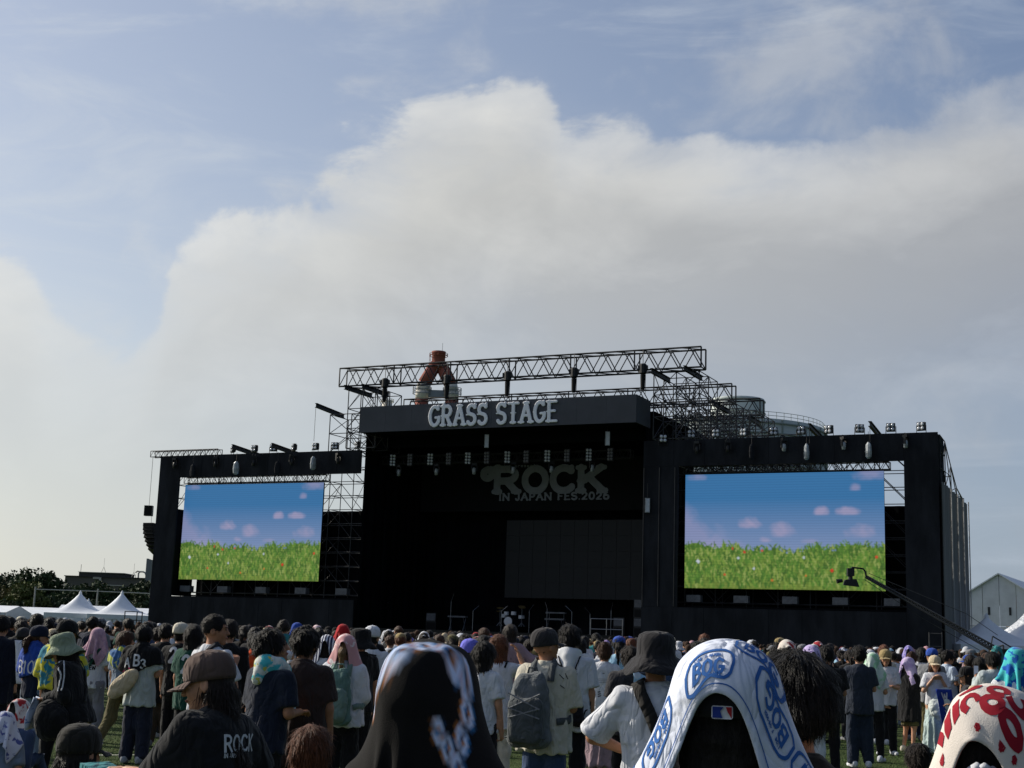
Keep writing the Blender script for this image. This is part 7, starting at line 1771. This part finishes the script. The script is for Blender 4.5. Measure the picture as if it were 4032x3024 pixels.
b = P_('seated woman in black cap looking towards the stage side, dark hair', 3806, 2622, 20.8, R(70), hyaw=R(15), kind='kneel', top='charcoal', hat='cap', hatcol='black', hair='long', haircol='dark', fem=True, armL='front', armR='front')
b = P_('small child in fuzzy beige hood beside the seated woman in the black cap', 3836, 2694, 19.8, R(10), kind='kneel', top='beige', hair='curly', haircol='tan', hat='beanie', hatcol='beige', fem=True, H=1.25)
b = P_('man in pale washed jacket raising a phone, back to the camera', 3906, 2567, 19.8, R(12), top=(176, 186, 188), topkind='jacket', bottom='black', hair='messy', armL='phone', armR='front', fit=1.15, hem=.78); phone(b, 'phone raised by the man in the pale washed jacket', b.arm[0][2]+np.array([.03, .05, .1]), 0, 0); back_print(b, [([arc(0, 0, .05, .07, 0, 360), arc(.06, .03, .05, .06, 0, 300), [(-.08, -.08), (.1, -.05)]], 0, -.05, 1.0, .010)], mat('print_slate', (70, 84, 90), .9), 1.2)
b = P_('person in white printed T-shirt under a blue and turquoise towel at the picture edge', 3998, 2553, 12.8, R(-4), top='white', bottom='black', hair='bob', fit=1.2, hem=.7, res=.0125); gen_towel(b, 'blue and turquoise marbled towel over a head at the picture edge', 'back', pattern_mat('towel_aqua', (30, 90, 178), (70, 186, 190), scale=13, thr=.48)); back_print(b, [('ROCK', -.11, .02, .07, .012), ([[(0, 0), (.2, 0)], [(0, -.03), (.2, -.03)], [(0, -.06), (.2, -.06)], [(0, -.09), (.2, -.09)]], -.10, -.04, 1.0, .006)], mat('print_indigo', (48, 54, 84), .9), 1.22); back_print(b, [([[(0, 0), (.10, 0)], [(0, -.03), (.1, -.03)], [(0, -.06), (.1, -.06)]], -.02, -.24, 1.0, .02)], mat('print_wine', (110, 40, 66), .9), 1.22)
b = P_('small dark-haired head low beside the red and white towel', 3612, 2950, 11.4, R(10), kind='sit', top='navy', hair='bun', haircol='dark', fem=True, H=1.5)
# --- the red and white towel wearer
b = P_('person under the red and white towel at the bottom corner, dark hair in the opening', 3918, 2738, 3.15, R(-36), top='cream', hair='long', haircol='black', fem=True, bottom='black', res=.009, lean=.06)
X = refine(drape_cloth(solid_fn(b, .012), b.h0+np.array([.02, .02, .32]), (1, .0, 0), (-.0, 1, 0), 1.0, .39, 66, 27, 72, 11, fric=.45, bend=.16), 1)
def redcol(S, T):
    c = np.tile(np.array(lin((214, 206, 198))), (len(S), 1)); return c
o = towel_sheet(b, 'white towel with dark red rings and hearts over the corner figure', X, redcol, (140, 24, 36)); up_s = 1 if sheet_normals(X)[X.shape[0]//2, X.shape[1]//2, 2] > 0 else -1
heart = lambda x, y, k: [(np.array([(0, -.012), (-.011, .0), (-.009, .008), (-.003, .009), (0, .005), (.003, .009), (.009, .008), (.011, 0), (0, -.012)])*k+np.array([x, y]), .006*k)]+[(np.array([(0, -.008), (0, .004)])*k+np.array([x, y]), .012*k)]
LR = [(arc(.0, -.142, .026, .022, 0, 360, 26), .022), (arc(.060, -.163, .027, .019, 0, 360, 26), .023), (arc(-.062, -.146, .021, .021, 20, 250, 16), .017), ([(-.100, -.165), (-.112, -.125)], .020), ([(-.130, -.165), (-.145, -.115)], .022), ([(-.165, -.15), (-.185, -.11)], .022),
      (arc(.060, -.098, .024, .020, 200, 420, 14), .019), ([(.105, -.13), (.12, -.10), (.15, -.12)], .02), (arc(.0, -.085, .024, .02, 0, 300), .019), (arc(-.08, -.08, .026, .02, 0, 360), .019), (arc(.13, -.05, .03, .024, 0, 360), .02), (arc(.2, -.1, .03, .024, 0, 360), .02)]
for x, y, k in ((-.184, -.185, 1.0), (-.030, -.207, .75), (.045, -.212, .9), (.090, -.20, .8), (.135, -.19, .9), (-.25, -.15, 1.0), (-.3, -.2, 1.0), (.2, -.2, 1.0), (.26, -.15, 1.0), (-.23, -.21, .9)): LR += heart(x, y, k)
sheet_print(o, X, LR, REDP, up=up_s)

q = MB(); rg_ = random.Random(5)
for a in np.linspace(0, 6.28, 15)[:-1]: q.lathe([(.002, -.012), (.012, -.006), (.014, .004), (.002, .012)], 8, (.034*math.cos(a)+.004*rg_.random(), -.122+.012*math.sin(a*3), .055+.030*math.sin(a)))
link('hair_scrunchie', mesh('hair_scrunchie', headxf(b, np.concatenate(q.v)), q.f, True), cl('white'), b.obj)

# ------------------------------------------------------------------ the crowd: templates, individual copies, then the far mass
def crowd():
    rg = random.Random(11); HT = 1.62; T = []
    specs = [dict(fem=False), dict(fem=True), dict(fem=False, armL='front', armR='front'), dict(fem=True, armR='hip'), dict(fem=False, hyaw=R(35)), dict(fem=True, hyaw=R(-35), armL='front'), dict(fem=True, armR='cross', armL='cross', hpitch=-.2), dict(fem=False, armL='phone', armR='down', hpitch=-.25), dict(fem=True, hyaw=R(60), lean=.06), dict(fem=False, armR='hair', hpitch=.1), dict(fem=True, armL='phone', armR='phone')]
    for i, sp_ in enumerate(specs):
        b = skeleton(HT, 'stand' if i % 3 else 'stand', **sp_); lo, hi = bounds(b, .06)
        t = {'body': mesh('person', *sdf_mesh(body_fn(b, fingers=True), lo, hi, .021), True), 'top': mesh('shirt', *sdf_mesh(top_fn(b, 'tee' if i != 3 else 'long', 1.08, .76, i), lo, hi, .021), True),
             'bot': mesh('trousers', *sdf_mesh(pants_fn(b, 'pants', 1.15, i), lo, hi, .026), True), 'hair': {}, 'hat': {}, 'yaw': sp_.get('hyaw', 0)}
        for k in (('short', 'messy', 'buzz') if not b.fem else ('bob', 'long', 'pony', 'bun')): t['hair'][k] = mesh('hair', *strands(*sdf_mesh(hair_fn(b, k, i, 1.15), b.h0-np.array([.2, .25, .32]), b.h0+np.array([.2, .2, .36]), .018), b, 300 if k != 'buzz' else 60, .04 if k in ('short', 'messy') else .06, .006, i), True)
        for k in ('cap', 'bucket'): t['hat'][k] = hat_mesh(b, k)
        t['shoe'] = [shoe_mesh(b, j) for j in (0, 1)]
        T.append(t)
    tw = [('pale pink', pattern_mat('ct_pink', (206, 170, 176), (226, 206, 210), scale=12), 'over'), ('red and white', pattern_mat('ct_redw', (206, 200, 200), (164, 40, 50), scale=10), 'over'), ('plain red', cl('red'), 'back'), ('light blue', pattern_mat('ct_lb', (160, 194, 220), (200, 214, 226), scale=10), 'skew'), ('white', cl('white'), 'over'), ('white', cl('white'), 'back'),
          ('purple', pattern_mat('ct_pur', (120, 110, 190), (170, 160, 210), scale=12), 'over'), ('navy and white', pattern_mat('ct_navy', (36, 44, 84), (196, 200, 214), scale=12), 'over'), ('blue', cl('blue'), 'back'), ('black and white', pattern_mat('ct_bw', (24, 24, 26), (206, 206, 208), scale=11), 'over'), ('teal', cl('teal'), 'back'), ('maroon', cl('maroon'), 'over')]
    tops = ['black']*7+['white']*6+['charcoal', 'navy', 'grey', 'cream', 'charcoal', 'navy', 'brown', 'green', 'lightblue', 'maroon', 'denim', 'mauve', 'teal', 'olive']
    hatc = ['black', 'black', 'charcoal', 'white', 'cream', 'navy', 'beige', 'olive', 'grey', 'blue', 'khaki']
    taken = [(o.location.x, o.location.y) for o in bpy.data.objects if o.name.startswith('person') and o.parent is None]
    def zone(px): return ('by the tree-side tents', 'under the far video screen', 'before the dark stage', 'before the dark stage end near the railing', 'under the near video screen', 'by the crane and grey curtain')[0 if px < 560 else 1 if px < 1400 else 2 if px < 2000 else 3 if px < 2650 else 4 if px < 3500 else 5]
    people = []; tries = 0; lim = {}
    want = 300-len(taken)
    while len(people) < want and tries < 60000:
        tries += 1; d = 19.8+(rg.random()**.8)*15.0; px = rg.uniform(-40, 4072)
        if d < 22.5 and (430 < px < 640 or 2900 < px < 3330 or 3440 < px < 3760): continue
        p = at(px, hz_y(px), d); x, y = float(p[0]), float(p[1])
        if any((x-a)**2+(y-c)**2 < .27 for a, c in taken): continue
        taken.append((x, y)); people.append((d, px, x, y))
    people.sort(); counts = {}; made = []
    for i, (d, px, x, y) in enumerate(people):
        t = rg.choice(T); H = rg.gauss(1.60, .07); H = max(1.46, min(1.79, H)); k = H/HT
        r = rg.random(); hg = 'towel' if r < .16 and t['yaw'] == 0 else 'hat' if r < .36 else 'hair'
        topc = rg.choice(tops); botc = rg.choice(['black', 'black', 'navy', 'charcoal', 'denim', 'denim', 'grey', 'beige', 'olive', 'washed'])
        face = rg.gauss(0, .28) if rg.random() < .9 else rg.uniform(-2.2, 2.2)
        o = link('person', t['body'], SKIN[rg.randrange(3)], None, (x, y, 0), face, (k*rg.uniform(.97, 1.08), k, k)); o.rotation_euler = (rg.gauss(0, .025), rg.gauss(0, .03), face)
        link('shirt', t['top'], cl(topc), o); link('trousers', t['bot'], cl(botc), o)
        hk = rg.choice(list(t['hair'])); hcn = rg.choice(['black', 'black', 'black', 'dark', 'dark', 'brown', 'auburn' if rg.random() < .4 else 'dark'])
        ho = link('hair', t['hair'][hk], HAIR[hcn], o)
        if d < 27:
            for sm in t['shoe']: link('shoe', sm, cl(rg.choice(['white', 'black', 'grey'])), o)
        if hg == 'towel':
            nm, m, kd = rg.choice(tw); q = link('head_towel', GEN[kd], m, o); q.scale = (HT/1.60,)*3; look = f'person under {nm} head towel, {topc} top,'
        elif hg == 'hat':
            hk2 = rg.choice(['cap', 'cap', 'bucket']); hc = rg.choice(hatc); link('cap' if hk2 == 'cap' else 'hat', t['hat'][hk2], cl(hc), o); look = f'person in {hc} {hk2 if hk2 == "cap" else "bucket hat"} and {topc} top,'
        else: look = {'short': 'short-haired', 'messy': 'tousled', 'buzz': 'cropped', 'bob': 'bobbed', 'long': 'long-haired', 'pony': 'ponytailed', 'bun': 'bun-haired'}[hk]+f' {hcn} head, {topc} top,'
        row = 'front rows' if d < 25 else 'middle rows' if d < 30 else 'back rows'
        lab = f'{look} {row} {zone(px)}'.replace('black and white', 'monochrome').replace('navy and white', 'navy-white').replace('red and white', 'red-white').replace('before the dark stage end near the railing', 'before the stage railing'); counts.setdefault(lab, []).append((px, o)); tag(o, lab, 'person', 'standing festival crowd')
    for lab, l in counts.items():
        if len(l) > 1:
            l.sort(key=lambda q: q[0])
            for j, (px, o) in enumerate(l):
                w = ('leftmost' if j == 0 else 'rightmost' if j == len(l)-1 else NTH[j]+'-from-left')
                o['label'] = f'{lab}, {w}'
    # ---- far mass
    TT = []
    for fem, hk, hat, tow in ((0, 'short', None, None), (1, 'bob', None, None), (1, 'long', None, None), (0, 'short', 'cap', None), (1, 'bob', 'bucket', None), (1, 'bob', None, 'over'), (0, 'short', None, None), (0, 'messy', None, None), (1, 'bob', None, None), (0, 'messy', None, None), (1, 'long', None, None)):
        b = skeleton(1.60, fem=bool(fem)); lo, hi = bounds(b, .06); L = []
        L.append((*sdf_mesh(body_fn(b, fingers=False), np.array([lo[0], lo[1], .8]), hi, .084), 0)); L.append((*sdf_mesh(top_fn(b, 'tee', 1.08, .7), np.array([lo[0], lo[1], .6]), hi, .084), 1)); L.append((*sdf_mesh(pants_fn(b, 'pants', 1.2), lo, hi, .16), 2))
        if not tow: L.append((*sdf_mesh(hair_fn(b, hk), b.h0-.32, b.h0+.36, .044), 3))
        if hat:
            def hfn(P, b=b, hat=hat):
                Q = hq(b, P); d = ell(Q, (0, -.008, .155), (.098, .117, .098)); d = smax(d, .115-Q[:, 2], .01)
                return (smin(d, ell(Q, (0, .12, .125), (.075, .085, .03)) if hat == 'cap' else ell(Q, (0, -.008, .11), (.15, .17, .035)), .01))*b.hs
            L.append((*sdf_mesh(hfn, b.h0-.25, b.h0+.4, .036), 4))
        if tow:
            X = GEN[tow+'_x'][::2, ::2]; nx, ny = X.shape[:2]; I = np.arange(nx*ny).reshape(nx, ny); L.append((X.reshape(-1, 3), np.stack([I[:-1, :-1], I[1:, :-1], I[1:, 1:], I[:-1, 1:]], -1).reshape(-1, 4), 4))
        n = 0; VV = []; FF = []; CC = []
        for V, Fc, c in L: VV.append(V); FF.append(np.asarray(Fc)+n); CC.append(np.full(len(V), c)); n += len(V)
        TT.append((np.concatenate(VV), np.concatenate(FF), np.concatenate(CC)))
    VV, FF, CC = [], [], []; n = 0; cells = {}; cnt = 0; tries = 0
    pal = [np.array(lin(PAL[c])) for c in tops]; hcol = [np.array(lin(c)) for c in ((24, 21, 20), (24, 21, 20), (38, 30, 26), (60, 44, 34), (20, 18, 18))]
    tcol = [np.array(lin(PAL[c]))*.8 for c in ('white', 'white', 'white', 'pink', 'maroon', 'lightblue', 'purple', 'navy', 'navy', 'black', 'black', 'black', 'cream', 'beige', 'charcoal', 'charcoal', 'grey')]
    while cnt < 720 and tries < 40000:
        tries += 1; d = 34.6+rg.random()*42; px = rg.uniform(-60, 4090); p = at(px, hz_y(px), d); q = p-SO; w = q@SW; u = q@SU
        if w > -5.5 and -28 < u < 29: continue
        if px > 3700 and d > 52: continue
        if d > 70 or rg.random() > (d/70)**.8: continue
        key = (round(p[0]/.62), round(p[1]/.75))
        if key in cells: continue
        cells[key] = 1; V, Fc, c = rg.choice(TT); k = rg.gauss(1.0, .035); a = rg.gauss(0, .3)
        W = (V*k)@rotz(a).T+np.array([p[0], p[1], 0]); cols = np.array([np.array(lin((198, 152, 122))), rg.choice(pal), np.array(lin((34, 36, 44))), rg.choice(hcol), rg.choice(tcol)])
        VV.append(W.astype(np.float32)); FF.append(Fc+n); CC.append(cols[c]); n += len(V); cnt += 1
    me = mesh('crowd', np.concatenate(VV), np.concatenate(FF), True); vcol(me, np.concatenate(CC))
    tag(link('crowd', me, attr_mat('crowd_mix', .9)), 'far mass of festival goers packed up to the stage front', 'crowd', kind='stuff')
    print('crowd', len(people), cnt, 'tris', sum(len(f) for f in FF)*2)
crowd()
